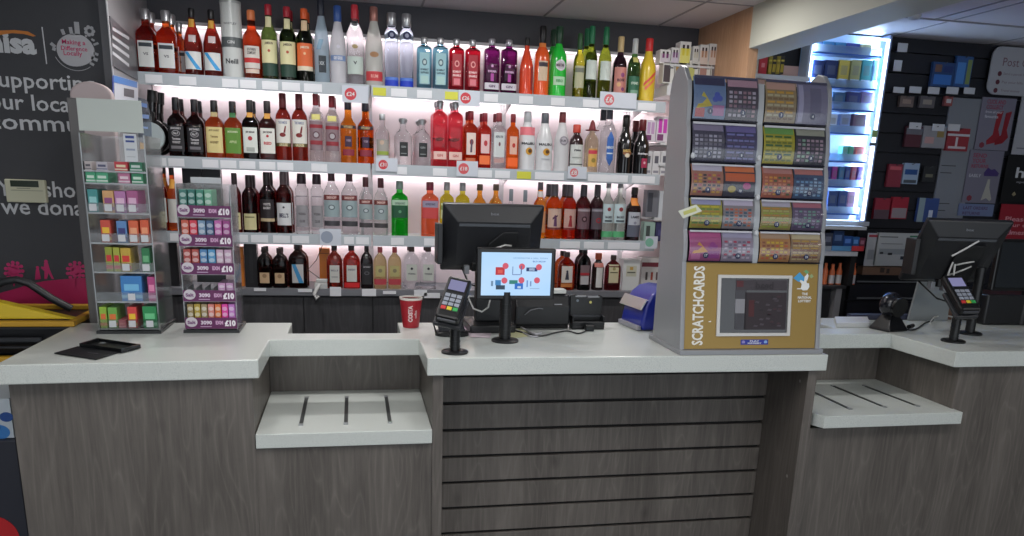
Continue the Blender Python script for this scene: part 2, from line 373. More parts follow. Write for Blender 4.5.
# ------------------------------------------------------------------ back bar shelving
S1, S2, S3, LG = 1.895, 1.552, 1.225, .972
FY, BY = 3.80, 4.045
SHELF = mat((206, 208, 210), .4); RAIL = mat((182, 190, 196), .35); BACKP = mat((238, 222, 226), .55)
TICK = mat((232, 234, 238), .5); TICKY = mat((214, 214, 70), .5); REDR = mat((205, 60, 70), .5)
def shelf(unit, x0, x1, z, tickets, cards, t=.018):
    b = MB(); b.box(x0, x1, FY, BY, z - t, z); s = b.build('shelf', SHELF, unit, w=True)
    b = MB(); b.box(x0, x1, FY - .006, FY - .0003, z - .047, z + .004); rl = b.build('ticket_rail', RAIL, s, w=True)
    b = MB(); b.box(x0 + .02, x1 - .02, BY - .06, BY - .035, z - t - .012, z - t); b.build('light_strip', emit((255, 246, 248), 2.5), s, w=True)
    off = unit.location
    for (xa, xb, ya, yb, kind) in tickets:
        p = aty(xa, (ya + yb) / 2, FY - .007); q = aty(xb, (ya + yb) / 2, FY - .007)
        b = MB(); b.box(p.x, q.x, FY - .008, FY - .0062, z - .040, z - .006); b.build('price_ticket', TICKY if kind == 'y' else TICK, s, w=True)
    for (xa, xb, ya, yb, col, tx) in cards:
        p = aty(xa, yb, FY - .012); q = aty(xb, ya, FY - .012)
        b = MB(); b.box(p.x, q.x, FY - .012, FY - .0095, p.z, q.z); cobj = b.build('promotion_card', mat((206, 212, 222), .5), s, w=True)
        cx = p.x + (q.x - p.x) * (.33 if (xb - xa) < 33 else .25); h = (q.z - p.z)
        disc(cobj, 'price_roundel', mat(col, .5), Vector((cx, FY - .0122, p.z + h * .5)) - off, h * .36)
        if tx: txt(cobj, tx, WHITE, Vector((cx, FY - .0134, p.z + h * .5)) - off, width=h * .5, bold=.02)
    return s
def auto(x0, x1, y0, y1, wpx, gap, yel=()):
    out = []; x = x0; k = 0
    while x + wpx < x1:
        out.append((x, x + wpx, y0, y0, 'y' if k in yel else 'w')); x += wpx + gap[k % len(gap)]; k += 1
    return out
U1 = thing('bottle_shelving', 'left bay of backlit white shelving behind the counter', 'shelving', (-.41, 3.9, 0), group=None)
U2 = thing('bottle_shelving', 'right bay of backlit white shelving behind the counter', 'shelving', (.78, 3.9, 0), group=None)
SPLIT = .080
b = MB(); b.box(-.9, SPLIT, BY, 4.058, .974, 2.13); b.build('back_panel', BACKP, U1, w=True)
b = MB(); b.box(SPLIT + .001, 1.754, BY, 4.058, .974, 2.13); b.build('back_panel', BACKP, U2, w=True)
for U_, xa_, xb_ in ((U1, -.9, SPLIT), (U2, SPLIT + .001, 1.754)):
    b = MB(); b.box(xa_, xb_, BY - .03, 4.058, 2.131, 2.145); b.build('top_rail', mat((190, 188, 192), .4), U_, w=True)
    b = MB(); b.box(xa_ + .02, xb_ - .02, BY - .028, BY - .012, 2.124, 2.1305); b.build('light_strip', emit((255, 246, 248), 1.6), U_, w=True)
UPR = mat((190, 185, 188), .5)
for X in (SPLIT, .74, 1.40):
    b = MB(); b.box(X - .012, X + .012, BY - .012, BY - .0005, .974, 2.10); b.build('upright', UPR, U2, w=True)
    for z in (S1, S2, S3):
        b = MB(); b.prism([(X + .004, BY - .012, z - .02), (X + .004, FY + .02, z - .02), (X + .004, FY + .03, z - .03), (X + .004, BY - .012, z - .075)], (.004, 0, 0)); b.build('bracket', UPR, U2, w=True)
shelf(U1, -.9, SPLIT - .004, S1, [(145, 162, 76, 76, 'w'), (179, 196, 78, 78, 'w'), (222, 238, 81, 81, 'w'), (240, 256, 82, 82, 'w'), (262, 278, 84, 84, 'w'), (282, 300, 86, 86, 'w'), (304, 322, 88, 88, 'w')],
      [(342, 368, 86.5, 102, (205, 60, 70), '£24')])
shelf(U2, SPLIT + .004, 1.50, S1, [(373, 386, 89, 89, 'y'), (391, 407, 90, 90, 'w'), (417, 432, 92, 92, 'w'), (445, 458, 94, 94, 'y'), (484, 498, 96, 96, 'w'), (519, 533, 98, 98, 'w'), (551, 565, 99, 99, 'w'), (583, 599, 100, 100, 'w'), (638, 656, 103, 103, 'w')],
      [(458.5, 480, 91, 105.5, (205, 60, 70), '£26'), (599.5, 637, 93.5, 107, (214, 110, 115), '£6')])
shelf(U1, -.9, SPLIT - .004, S2, auto(150, 340, 158, 0, 16, (2, 18, 2, 3, 4)) , [])
shelf(U2, SPLIT + .004, 1.50, S2, [(397, 407, 168, 168, 'w'), (433, 447, 170, 170, 'w'), (478, 492, 173, 173, 'w'), (495, 510, 173, 173, 'w'), (517, 531, 174, 174, 'y'), (535, 564, 174, 174, 'w'), (588, 628, 176, 176, 'w'), (632, 655, 177, 177, 'w')],
      [(376, 397.5, 158.5, 171, (205, 60, 70), '£31'), (456.5, 478, 161.5, 176, (214, 90, 95), '£18'), (567.5, 587, 167, 178.5, (214, 120, 125), '£8')])
shelf(U1, -.9, SPLIT - .004, S3, auto(170, 318, 238, 0, 17, (3, 5, 2)) + [(344, 354, 240, 240, 'w'), (356, 369, 240, 240, 'w')],
      [(320, 341, 229, 245.5, (150, 160, 178), '')])
shelf(U2, SPLIT + .004, 1.50, S3, [(391, 404, 241, 241, 'w'), (424, 440, 241, 241, 'w'), (560, 580, 243, 243, 'w'), (584, 604, 243, 243, 'w'), (608, 640, 243, 243, 'w')], [(645, 658, 236.5, 248.5, (130, 190, 165), '')])
# back counter with the bottom ledge
bc = thing('back_counter', 'low dark grey wood back counter under the bottle shelves', 'cabinet', (.3, 3.9, 0))
b = MB(); b.box(-.9, 1.755, 3.82, 4.055, .02, .940); b.build('carcass', WOODD, bc, w=True)
b = MB(); b.box(-.9, 1.755, 3.78, 4.05, .942, LG); b.build('ledge', mat((120, 122, 128), .4), bc, w=True)
xs = [-.9, -.56, -.245, .08, .42, .76, 1.10, 1.42, 1.755]
for i in range(8):
    b = MB(); b.box(xs[i] + .003, xs[i + 1] - .003, 3.80, 3.818, .08, .93); b.build('door', WOODD, bc, w=True)
b = MB(); b.box(xs[0], xs[-1], 3.81, 3.819, .02, .07); b.build('plinth', BLACKM, bc, w=True)
for (xa, xb, ya, yb, dz) in ((254, 266, 288, 291, 0), (298, 312, 289, 292, 0), (330, 341, 287, 296, 0), (362, 376, 289, 296, 0), (383, 396, 291, 294, 0), (414, 427, 290, 296, 0), (424, 440, 293, 298, 0)):
    p = aty(xa, yb, 3.778); q = aty(xb, ya, 3.778); b = MB(); b.box(p.x, q.x, 3.776, 3.779, p.z, q.z); b.build('price_ticket', TICK, bc, w=True)

# ------------------------------------------------------------------ main counter
YF, YB = 2.35, 2.965; TZ = .96; TB = .903
mc = thing('checkout_counter', 'grey wood checkout counter with slatted panel on its customer side', 'counter', (.3, 2.65, 0))
def part(par, name, m, *boxes, bev=0, **k):
    b = MB()
    for q in boxes: b.box(*q)
    return b.build(name, m, par, w=True, bev=bev, **k)
part(mc, 'front_panel', WOOD, (-.972, -.31, 2.365, 2.385, .0, TB), (-.31, .232, 2.365, 2.385, 0, .675), bev=.001)
part(mc, 'end_panel', WOOD, (-.970, -.950, 2.386, 2.95, 0, TB))
part(mc, 'recess_side', WOOD, (-.329, -.311, 2.387, 2.85, .69, TB)); part(mc, 'recess_side', WOOD, (.233, .248, 2.367, 2.85, .69, TB))
part(mc, 'recess_back', WOOD, (-.31, .232, 2.85, 2.866, .70, TB))
part(mc, 'divider_panel', WOOD, (.2325, .266, 2.363, 2.62, 0, TB - .001), bev=.001)
part(mc, 'rear_panel', WOOD, (-.94, 1.53, 2.93, 2.945, 0, TB - .002))
b = MB()   # slatted panel: boards with black grooves between them
zs = []; 
for y in (403.7, 430.9, 457.5, 484, 509, 534): zs.append(aty(442.5, y, 2.62).z)
step = (zs[0] - zs[-1]) / 5; edges = [zs[0] + step] + [zs[0] - step * k for k in range(9)]
for k in range(len(edges) - 1):
    z1, z0 = edges[k] - .0055, edges[k + 1] + .0055
    if z0 < .03: z0 = .03
    b.box(.266, 1.535, 2.62, 2.635, z0, min(z1, TB - .004))
b.build('slatwall_panel', WOOD, mc, w=True, bev=.001)
part(mc, 'groove_backing', BLACKM, (.266, 1.535, 2.637, 2.65, .02, TB - .005))
part(mc, 'side_panel', WOOD, (1.537, 1.572, 2.363, 2.93, 0, TB - .001), bev=.001)
for y, z in ((0, 0),):
    for (x, yy) in ((800, 381), (787, 476)):
        p = atx(x, yy, 1.537); disc(mc, 'screw_cap', mat((150, 146, 140), .4), p - mc.location + Vector((-.0002, 0, 0)), .006, right=(0, -1, 0))
def worktop(name, poly, label):
    b = MB(); b.prism([(x, y, TB) for x, y in poly], (0, 0, TZ - TB))
    return solo(b, name, TOP, label, 'worktop', bev=.003)
worktop('worktop', [(-.982, YF - .034), (-.288, YF), (-.285, 2.645), (.212, 2.645), (.214, YF), (1.590, YF - .008), (1.590, YB), (.155, YB), (.155, 2.757), (-.235, 2.757), (-.235, YB), (-.972, YB)], 'white speckled worktop with a stepped notch along the near counter')
def tray(par, poly, slots, z1, z0):
    b = MB(); b.prism([(x, y, z0) for x, y in poly], (0, 0, z1 - z0)); s = b.build('parcel_shelf', TOP, par, w=True, bev=.002)
    for (xa, ya, xb, yb) in slots:
        b = MB(); b.prism([(xa - .006, ya, z1 + .0005), (xa + .006, ya, z1 + .0005), (xb + .006, yb, z1 + .0005), (xb - .006, yb, z1 + .0005)], (0, 0, .002)); g = b.build('rubber_strip', mat((60, 62, 62), .5), s, w=True)
        for (x, y) in ((xa, ya), (xb, yb)):
            b = MB(); b.box(x - .007, x + .007, y - .012, y + .004, z1 + .0005, z1 + .004); b.build('strip_end', SILVER, s, w=True)
tray(mc, [(-.307, 2.352), (.2315, 2.352), (.2315, 2.849), (-.309, 2.849)], [(-.178, 2.44, -.178, 2.755), (-.038, 2.44, -.038, 2.75), (.102, 2.44, .102, 2.75)], .726, .680)
# ------------------------------------------------------------------ second counter on the right
rc = thing('checkout_counter', 'darker grey wood checkout counter on the right beyond the scratchcard stand', 'counter', (2.4, 2.65, 0))
part(rc, 'front_panel', WOOD, (1.573, 2.172, 2.40, 2.42, 0, .675), (2.172, 3.6, 2.40, 2.42, 0, TB), bev=.001)
part(rc, 'recess_side', WOOD, (2.173, 2.19, 2.421, 2.85, .69, TB)); part(rc, 'recess_back', WOOD, (1.6, 2.172, 2.85, 2.866, .70, TB))
part(rc, 'rear_panel', WOOD, (1.6, 3.58, 3.03, 3.045, 0, TB - .002))
worktop('worktop', [(1.594, 2.70), (2.100, 2.70), (2.116, 2.366), (3.7, 2.366), (3.7, 3.07), (1.93, 3.07), (1.93, 2.83), (1.594, 2.83)], 'white speckled worktop of the right hand counter under the card machine')
tray(rc, [(1.596, 2.388), (1.616, 2.350), (2.182, 2.356), (2.172, 2.849), (1.575, 2.849)], [(1.765, 2.432, 1.765, 2.75), (1.917, 2.445, 1.905, 2.752), (2.058, 2.447, 2.043, 2.742)], .735, .690)
# ------------------------------------------------------------------ bottles
ST = dict(  # glass profile (z, r) as fractions, cap (z0, z1, r), cross-section exponent, depth ratio
 spirit=([(0, .86), (.008, .98), (.02, 1), (.60, 1), (.66, .95), (.72, .74), (.77, .50), (.81, .40), (.95, .35)], (.83, 1, .41), 2, 1),
 jd=([(0, .90), (.01, .98), (.03, 1), (.58, 1), (.63, .93), (.68, .70), (.72, .43), (.77, .37), (.80, .40), (.95, .33)], (.79, 1, .40), 4.5, .95),
 beam=([(0, .90), (.01, .98), (.03, 1), (.60, 1), (.66, .88), (.71, .58), (.75, .38), (.95, .33)], (.80, 1, .41), 4, .9),
 grouse=([(0, .90), (.01, 1), (.64, 1), (.69, .93), (.73, .75), (.77, .52), (.81, .42), (.95, .36)], (.76, 1, .46), 2, 1),
 whiskey=([(0, .90), (.01, 1), (.58, 1), (.64, .93), (.70, .62), (.74, .46), (.80, .42), (.95, .38)], (.86, 1, .43), 2, 1),
 wine=([(0, .88), (.01, 1), (.54, 1), (.60, .95), (.66, .74), (.71, .48), (.75, .40), (.95, .37)], (.76, 1, .44), 2, 1),
 malibu=([(0, .90), (.01, 1), (.42, 1), (.52, .97), (.62, .83), (.72, .62), (.80, .46), (.95, .36)], (.82, 1, .45), 2, 1),
 brandy=([(0, .90), (.01, 1), (.44, 1), (.52, .96), (.62, .78), (.72, .50), (.80, .36), (.95, .32)], (.86, 1, .36), 2, 1),
 gin=([(0, .94), (.01, 1), (.76, 1), (.80, .93), (.83, .62), (.85, .38), (.95, .33)], (.88, 1, .44), 6, .8),
 slim=([(0, .92), (.01, 1), (.70, 1), (.75, .96), (.79, .72), (.81, .60), (.95, .58)], (.83, 1, .68), 2, 1),
 goose=([(0, .92), (.01, 1), (.40, 1), (.52, .96), (.62, .82), (.72, .58), (.80, .44), (.95, .40)], (.80, 1, .47), 2, 1),
 squat=([(0, .88), (.01, .98), (.03, 1), (.55, 1), (.63, .94), (.70, .72), (.75, .42), (.80, .32), (.95, .31)], (.88, 1, .40), 2, 1),
 carre=([(0, .93), (.01, 1), (.66, 1), (.72, .94), (.76, .66), (.79, .38), (.95, .34)], (.85, 1, .42), 4, .7),
 flask=([(0, .90), (.012, 1), (.60, 1), (.68, .95), (.76, .76), (.82, .42), (.85, .30), (.95, .28)], (.87, 1, .36), 3, .5),
 hendrick=([(0, .92), (.01, 1), (.52, 1), (.62, .95), (.70, .74), (.76, .44), (.80, .34), (.95, .31)], (.90, 1, .42), 2.4, .9),
 cream=([(0, .90), (.01, 1), (.50, 1), (.58, .93), (.66, .70), (.74, .50), (.80, .44), (.95, .40)], (.80, 1, .46), 2, 1),
 medic=([(0, .94), (.01, 1), (.62, 1), (.70, .90), (.76, .62), (.80, .45), (.95, .40)], (.83, 1, .55), 2, 1),
)
def rad(prof, z):
    for (a, ra), (c, rc_) in zip(prof, prof[1:]):
        if z <= c: return ra + (rc_ - ra) * (z - a) / max(1e-6, c - a)
    return prof[-1][1]
def bottle(kind, H, R, label, group, loc):
    k = KD[kind]; prof, cap, n, ry = ST[k['st']]
    root = thing(k.get('name', 'spirit_bottle'), label, k.get('cat', 'bottle'), loc, 0, group)
    seg = 24 if n <= 2.5 else 32
    body = MB().lathe([(z * H, r * R) for z, r in prof], seg, n, ry).build('glass_body', k['glass'], root, smooth=True)
    cz0, cz1, cr = cap; cap_m = k['cap']
    if k.get('hat'):
        cm = MB().lathe([(.80 * H, .4 * R), (.80 * H, .9 * R), (.815 * H, .95 * R), (.825 * H, .5 * R), (.95 * H, .3 * R), (H, .08 * R)], 20)
    elif k.get('knob'):
        cm = MB().lathe([(cz0 * H, cr * R * .8), ((cz0 + .03) * H, cr * R * .8), ((cz0 + .035) * H, cr * R * 1.1), (.975 * H, cr * R * 1.25), (H, cr * R)], 20)
    else:
        cm = MB().lathe([(cz0 * H, cr * R * .98), ((cz0 + .004) * H, cr * R * 1.02), (.985 * H, cr * R), (H, cr * R * .86)], 20)
    cm.build(k.get('capname', 'cap'), cap_m, root, smooth=True)
    def S(x, z, off):
        rr = rad(prof, z / H) * R + .0004; off += .0003 * (abs(x) / max(R, .001)) ** 2 * 2
        u = min(abs(x) / rr, .995)
        return Vector((x, -ry * rr * (1 - u ** n) ** (1 / n) - off, z))
    def patch(name, m, c4, off, par, nx=9, nz=1):
        b = MB(); (x00, z00), (x10, z10), (x11, z11), (x01, z01) = c4; vs = []
        for j in range(nz + 1):
            for i in range(nx + 1):
                u, v = i / nx, j / nz
                x = (x00 * (1 - u) + x10 * u) * (1 - v) + (x01 * (1 - u) + x11 * u) * v
                z = (z00 * (1 - u) + z10 * u) * (1 - v) + (z01 * (1 - u) + z11 * u) * v
                vs.append(S(x, z, off))
        b.add(vs, [(j * (nx + 1) + i, j * (nx + 1) + i + 1, (j + 1) * (nx + 1) + i + 1, (j + 1) * (nx + 1) + i) for j in range(nz) for i in range(nx)])
        return b.build(name, m, par, smooth=True)
    lab = None; depth = 0
    for L in k.get('lab', ()):
        t = L[0]
        if t in 'Lr':
            z0, z1, x0, x1, col = L[1:6]; m = mat(col, .55) if isinstance(col, tuple) else col
            nz = 1 if rad(prof, z0) == rad(prof, z1) else 4
            c4 = [(x0 * R, z0 * H), (x1 * R, z0 * H), (x1 * R, z1 * H), (x0 * R, z1 * H)]
            if x0 < -.9:   # clamp to shoulder width
                c4 = [(x0 * R * rad(prof, z0), z0 * H), (x1 * R * rad(prof, z0), z0 * H), (x1 * R * rad(prof, z1), z1 * H), (x0 * R * rad(prof, z1), z1 * H)]
            if t == 'L': depth = 0; lab = patch('label' if len(L) < 7 else L[6], m, c4, .0006, root, 12, nz)
            else: depth += 1; patch('label_band', m, c4, .0008 + .0003 * depth, lab or root, 12, nz)
        elif t == 'q':
            depth += 1; patch('label_stripe', mat(L[2], .5), [(a * R, c * H) for a, c in L[1]], .0010 + .0003 * depth, lab or root, 10, 6)
        elif t == 'd':
            depth += 1; zc, xc, r, col = L[1:5]; rzz = L[5] if len(L) > 5 else 1; b = MB(); r *= R
            vs = [S(xc * R, zc * H, .0008 + .0003 * depth)]
            for q in (.5, 1):
                for i in range(16): a = 2 * PI * i / 16; vs.append(S(xc * R + r * q * math.cos(a), zc * H + r * q * rzz * math.sin(a), .0008 + .0003 * depth))
            b.add(vs, [(0, 1 + i, 1 + (i + 1) % 16) for i in range(16)] + [(1 + i, 17 + i, 17 + (i + 1) % 16, 1 + (i + 1) % 16) for i in range(16)])
            b.build('emblem', mat(col, .5), lab or root)
        elif t == 't':
            depth += 1; s, zc, wf, col = L[1:5]; hf = L[5] if len(L) > 5 else None
            d_ = depth
            wt_ = min(wf * 1.35, .78) * 2 * R; txt(lab or root, s, mat(col, .5), (0, 0, 0), width=wt_, height=hf * H if hf else max(.042 * H, wt_ / max(3, len(s)) * 1.15), bold=.035,
                fn=lambda a, b_: S(a, zc * H + b_, .0008 + .0003 * d_))
    return root
W_ = (222, 224, 222); K_ = (24, 24, 27); CRM = (226, 218, 182)
whisky = glass((205, 95, 44)); whiskyd = glass((140, 60, 36)); amber = glass((240, 150, 40)); amberr = glass((226, 92, 40)); clear = glass((248, 250, 251), ior=1.2)
darkr = glass((92, 28, 30)); greeng = glass((92, 118, 50)); black_g = mat((17, 16, 18), .12, coat=.6)
KD = dict(
 cognac=dict(st='beam', glass=glass((215, 70, 50)), cap=SILVER, knob=1, desc='amber red cognac bottle with pale label and silver stopper', lab=[('L', .10, .50, -.78, .78, W_), ('r', .41, .47, -.66, .66, (58, 66, 74)), ('t', 'VS', .30, .2, (120, 120, 125))]),
 cognac2=dict(st='beam', glass=glass((240, 110, 50)), cap=SILVER, knob=1, desc='orange brown cognac bottle with pale label and silver stopper', lab=[('L', .10, .48, -.8, .8, W_), ('r', .39, .45, -.68, .68, (58, 66, 74)), ('t', 'VS', .28, .2, (120, 120, 125))]),
 brandy=dict(st='brandy', glass=glass((150, 44, 34)), cap=mat(K_, .4), desc='long necked brandy bottle with blue diagonal stripe on white label', lab=[('L', .10, .36, -.86, .86, W_), ('q', [(-.80, .36), (-.40, .36), (.80, .12), (.80, .20)][::1] and [(.35, .105), (.84, .105), (-.45, .355), (-.84, .355)], (60, 160, 220)), ('L', .50, .60, -.3, .45, (205, 190, 190), 'shoulder_label'), ('L', .72, .84, -.30, .30, (214, 160, 60), 'neck_foil')]),
 comfort=dict(st='whiskey', glass=glass((196, 66, 30)), cap=mat((214, 120, 70), .4), desc='amber liqueur bottle with white and red label and orange cap', lab=[('L', .16, .48, -.8, .8, (214, 208, 200)), ('t', 'SOUTHERN', .43, .34, (60, 50, 50)), ('t', 'COMFORT', .38, .34, (60, 50, 50)), ('r', .24, .31, -.8, .8, (196, 50, 50)), ('L', .09, .15, -.72, .72, (222, 196, 180), 'lower_label')]),
 jameson=dict(st='whiskey', glass=glass((70, 92, 40)), cap=mat((170, 30, 48), .4), desc='green whiskey bottle with cream label and red cap', lab=[('L', .23, .53, -.92, .92, (222, 216, 168)), ('t', 'JAMESON', .485, .38, (70, 60, 40)), ('d', .39, 0, .17, (180, 80, 50)), ('r', .06, .225, -.92, .92, (36, 66, 54)), ('L', .70, .84, -.36, .36, (220, 214, 170), 'neck_label')]),
 jameson2=dict(st='whiskey', glass=glass((60, 74, 40)), cap=mat((222, 92, 38), .4), desc='dark green whiskey bottle with orange label and orange cap', lab=[('L', .22, .53, -.92, .92, (228, 108, 56)), ('t', 'JAMESON', .47, .38, (240, 220, 190)), ('d', .39, 0, .15, (236, 190, 140)), ('r', .16, .22, -.92, .92, (228, 214, 190)), ('L', .70, .84, -.36, .36, (226, 196, 160), 'neck_label')]),
 frosted=dict(st='goose', glass=glass((188, 208, 222), .3, 1.2, .5), cap=mat((36, 42, 56), .4), desc='tall frosted blue vodka bottle with square black label and dark cap', lab=[('L', .13, .33, -.4, .55, (46, 54, 62)), ('t', 'XIX', .24, .25, (180, 186, 190)), ('q', [(-.7, .40), (-.1, .40), (.3, .52), (-.3, .52)], (140, 176, 200))]),
 goose=dict(st='goose', glass=glass((228, 228, 234), .25, 1.2, .35), cap=mat((48, 88, 160), .35), desc='frosted white vodka bottle with blue band and blue cap', lab=[('L', .30, .37, -.9, .9, (122, 146, 190)), ('t', 'GREY GOOSE', .335, .4, (240, 240, 244)), ('d', .48, .05, .22, (205, 205, 216))]),
 clearv=dict(st='spirit', glass=clear, cap=mat((206, 48, 62), .4), desc='clear vodka bottle with pale green label and red cap', lab=[('L', .14, .36, -.9, .9, (196, 210, 202)), ('t', 'V', .28, .16, (40, 44, 50)), ('d', .48, 0, .34, (170, 150, 104), .7)]),
 redlab=dict(st='malibu', glass=glass((232, 232, 226), .18, 1.2, .5), cap=mat((170, 118, 108), .35, .5), desc='clear bottle with gold crest, red bottom label and copper cap', lab=[('L', .07, .19, -.92, .92, (200, 60, 66)), ('t', 'RUM', .13, .3, (226, 160, 150)), ('d', .40, 0, .5, (166, 122, 84), .6)]),
 ciroc=dict(st='slim', glass=glass((214, 228, 244), ior=1.3), cap=SILVER, desc='tall clear vodka bottle with dark round badge and blue base', lab=[('L', .01, .10, -.97, .97, (28, 60, 190), 'blue_base'), ('r', .10, .14, -.97, .97, (90, 130, 214)), ('d', .70, 0, .58, (36, 42, 84)), ('d', .70, 0, .28, (150, 155, 180))]),
 sapphire=dict(st='gin', glass=glass((120, 186, 208)), cap=SILVER, desc='square pale blue gin bottle with silver cap', lab=[('L', .10, .70, -.66, .66, (150, 192, 200)), ('d', .52, 0, .34, (70, 100, 112), 1.3), ('d', .52, 0, .2, (176, 196, 196), 1.3), ('t', 'BOMBAY', .38, .4, (50, 78, 90)), ('t', 'SAPPHIRE', .32, .4, (50, 78, 90)), ('r', .11, .26, -.5, .5, (166, 200, 196))]),
 bramble=dict(st='gin', glass=glass((190, 26, 46)), cap=SILVER, desc='square crimson gin bottle with white lettering and silver cap', lab=[('L', .10, .70, -.6, .6, (168, 34, 50)), ('d', .52, 0, .32, (226, 150, 150), 1.3), ('d', .52, 0, .2, (150, 30, 44), 1.3), ('t', 'BOMBAY', .37, .4, (240, 200, 200)), ('t', 'BRAMBLE', .30, .4, (240, 200, 200)), ('r', .12, .24, -.4, .4, (214, 120, 130))]),
 purple=dict(st='gin', glass=glass((110, 22, 96)), cap=mat((170, 168, 176), .3, .6), desc='dark purple gin bottle with white bottom band and silver cap', lab=[('L', .07, .19, -.94, .94, (206, 200, 210)), ('t', 'GIN', .13, .3, (80, 50, 90)), ('d', .50, 0, .16, (210, 150, 206)), ('t', 'PARMA', .40, .4, (220, 170, 214)), ('q', [(-.2, .22), (.2, .22), (.2, .36), (-.2, .36)], (176, 70, 160))]),
 bitter=dict(st='brandy', glass=mat((226, 74, 44), .18, coat=.5), cap=mat(K_, .4), desc='bright orange aperitif bottle with black cap and no front label', lab=[('L', .10, .5, .55, .9, (150, 50, 50))]),
 aperol=dict(st='wine', glass=mat((236, 92, 40), .18, coat=.5), cap=mat(K_, .4), desc='orange aperitif bottle with tilted cream label and thin neck', lab=[('L', .22, .50, -.6, .6, (222, 196, 168)), ('r', .42, .48, -.6, .6, (60, 50, 60)), ('L', .70, .76, -.45, .45, (230, 130, 60), 'neck_label')]),
 martini=dict(st='wine', glass=mat((36, 196, 62), .2, coat=.5), cap=mat((26, 66, 44), .4), desc='bright green vermouth bottle with white round emblem', lab=[('L', .17, .29, -.7, .7, (186, 226, 190)), ('t', 'FIERO', .23, .3, (60, 150, 80)), ('d', .45, .1, .62, (222, 222, 226)), ('d', .45, .1, .42, (196, 190, 196)), ('t', 'MARTINI', .45, .34, (70, 40, 60)), ('L', .77, .88, -.42, .42, (190, 190, 200), 'neck_label')]),
 whitew=dict(st='wine', glass=glass((206, 200, 60)), cap=mat((44, 90, 50), .4), desc='yellow green wine bottle with grey label and dark green foil', lab=[('L', .16, .5, -.85, .85, (186, 184, 150)), ('r', .40, .47, -.85, .85, (120, 124, 110))]),
 greenw=dict(st='wine', glass=glass((120, 136, 40)), cap=mat((30, 120, 78), .4), desc='green wine bottle with plain white label and green foil', lab=[('L', .27, .53, -.85, .85, (204, 214, 206))]),
 port=dict(st='wine', glass=glass((40, 26, 36)), cap=mat((206, 180, 130), .4), desc='dark fruit wine bottle with pink patterned label and cream foil', lab=[('L', .10, .52, -.88, .88, (196, 130, 120)), ('d', .40, .2, .3, (140, 70, 120)), ('d', .25, -.3, .3, (214, 170, 120)), ('d', .18, .3, .25, (120, 60, 110)), ('t', 'ROSE', .32, .4, (80, 40, 60))]),
 ginger=dict(st='wine', glass=glass((60, 96, 50)), cap=mat((196, 200, 200), .4), desc='green ginger wine bottle with dark green label and white cap', lab=[('L', .08, .40, -.88, .88, (46, 104, 78)), ('t', "STONE'S", .29, .42, (205, 220, 206)), ('r', .12, .18, -.6, .6, (120, 160, 136)), ('L', .62, .70, -.4, .4, (196, 190, 110), 'neck_label')]),
 yellow=dict(st='cream', glass=mat((222, 190, 52), .25, coat=.4), cap=mat((206, 48, 50), .4), desc='yellow advocaat bottle with red diagonal lettering and red cap', lab=[('q', [(-.7, .30), (-.7, .25), (.75, .44), (.75, .49)], (214, 80, 60)), ('q', [(-.6, .23), (-.5, .18), (.6, .33), (.6, .38)], (226, 120, 80))]),
 jd=dict(st='jd', glass=glass((104, 40, 36)), cap=mat((30, 28, 32), .4), desc='square whiskey bottle with black label and black cap', lab=[('L', .10, .52, -.86, .86, (30, 29, 34)), ('t', "JACK DANIEL'S", .48, .42, (214, 212, 214)), ('d', .40, 0, .46, (170, 168, 172), .75), ('d', .40, 0, .38, (34, 33, 38), .75), ('t', 'No.7', .40, .2, (214, 212, 214)), ('t', 'Tennessee', .31, .34, (200, 198, 200)), ('t', 'WHISKEY', .25, .34, (200, 198, 200)), ('r', .14, .19, -.6, .6, (120, 118, 122))]),
 jdhoney=dict(st='jd', glass=glass((214, 92, 36)), cap=mat((30, 28, 32), .4), desc='square honey whiskey bottle with pale yellow label and black cap', lab=[('L', .10, .54, -.88, .88, (222, 206, 142)), ('t', "JACK DANIEL'S", .48, .42, (110, 90, 50)), ('t', 'Tennessee', .38, .3, (140, 116, 66)), ('t', 'HONEY', .28, .34, (120, 96, 50)), ('L', .72, .80, -.36, .36, (200, 180, 130), 'neck_label')]),
 jdapple=dict(st='jd', glass=glass((206, 84, 30)), cap=mat((30, 28, 32), .4), desc='square apple whiskey bottle with green label and black cap', lab=[('L', .10, .54, -.88, .88, (96, 142, 54)), ('t', "JACK DANIEL'S", .47, .42, (220, 226, 190)), ('t', 'APPLE', .30, .3, (200, 216, 160)), ('L', .72, .80, -.36, .36, (60, 120, 66), 'neck_label')]),
 beam=dict(st='beam', glass=glass((80, 36, 34)), cap=mat((36, 36, 38), .35), desc='bourbon bottle with white label and small red seal', lab=[('L', .12, .54, -.86, .86, (222, 226, 220)), ('t', 'JIM BEAM', .46, .4, (40, 36, 40)), ('d', .36, 0, .27, (176, 40, 50)), ('r', .14, .21, -.5, .5, (170, 176, 170)), ('L', .71, .79, -.36, .36, (220, 160, 70), 'neck_foil')]),
 beamred=dict(st='beam', glass=glass((86, 40, 36)), cap=mat((40, 32, 34), .35), desc='bourbon bottle with white label and large red lettering', lab=[('L', .12, .54, -.86, .86, (226, 226, 218)), ('t', 'JIM BEAM', .47, .4, (60, 40, 40)), ('d', .41, 0, .16, (176, 40, 50)), ('t', 'RED', .29, .34, (196, 40, 50)), ('L', .70, .79, -.36, .36, (206, 150, 60), 'neck_foil')]),
 grouse=dict(st='grouse', glass=glass((168, 50, 34)), cap=mat((92, 26, 32), .4), desc='blended whisky bottle with white label showing a red brown bird', lab=[('L', .27, .62, -.92, .92, (224, 222, 214)), ('t', 'THE FAMOUS', .57, .42, (110, 120, 150)), ('d', .39, -.05, .40, (122, 34, 34), .7), ('q', [(.05, .42), (.3, .42), (.42, .52), (.26, .52)], (122, 34, 34)), ('r', .22, .27, -.92, .92, (92, 84, 50)), ('t', 'GROUSE', .245, .4, (226, 214, 170))]),
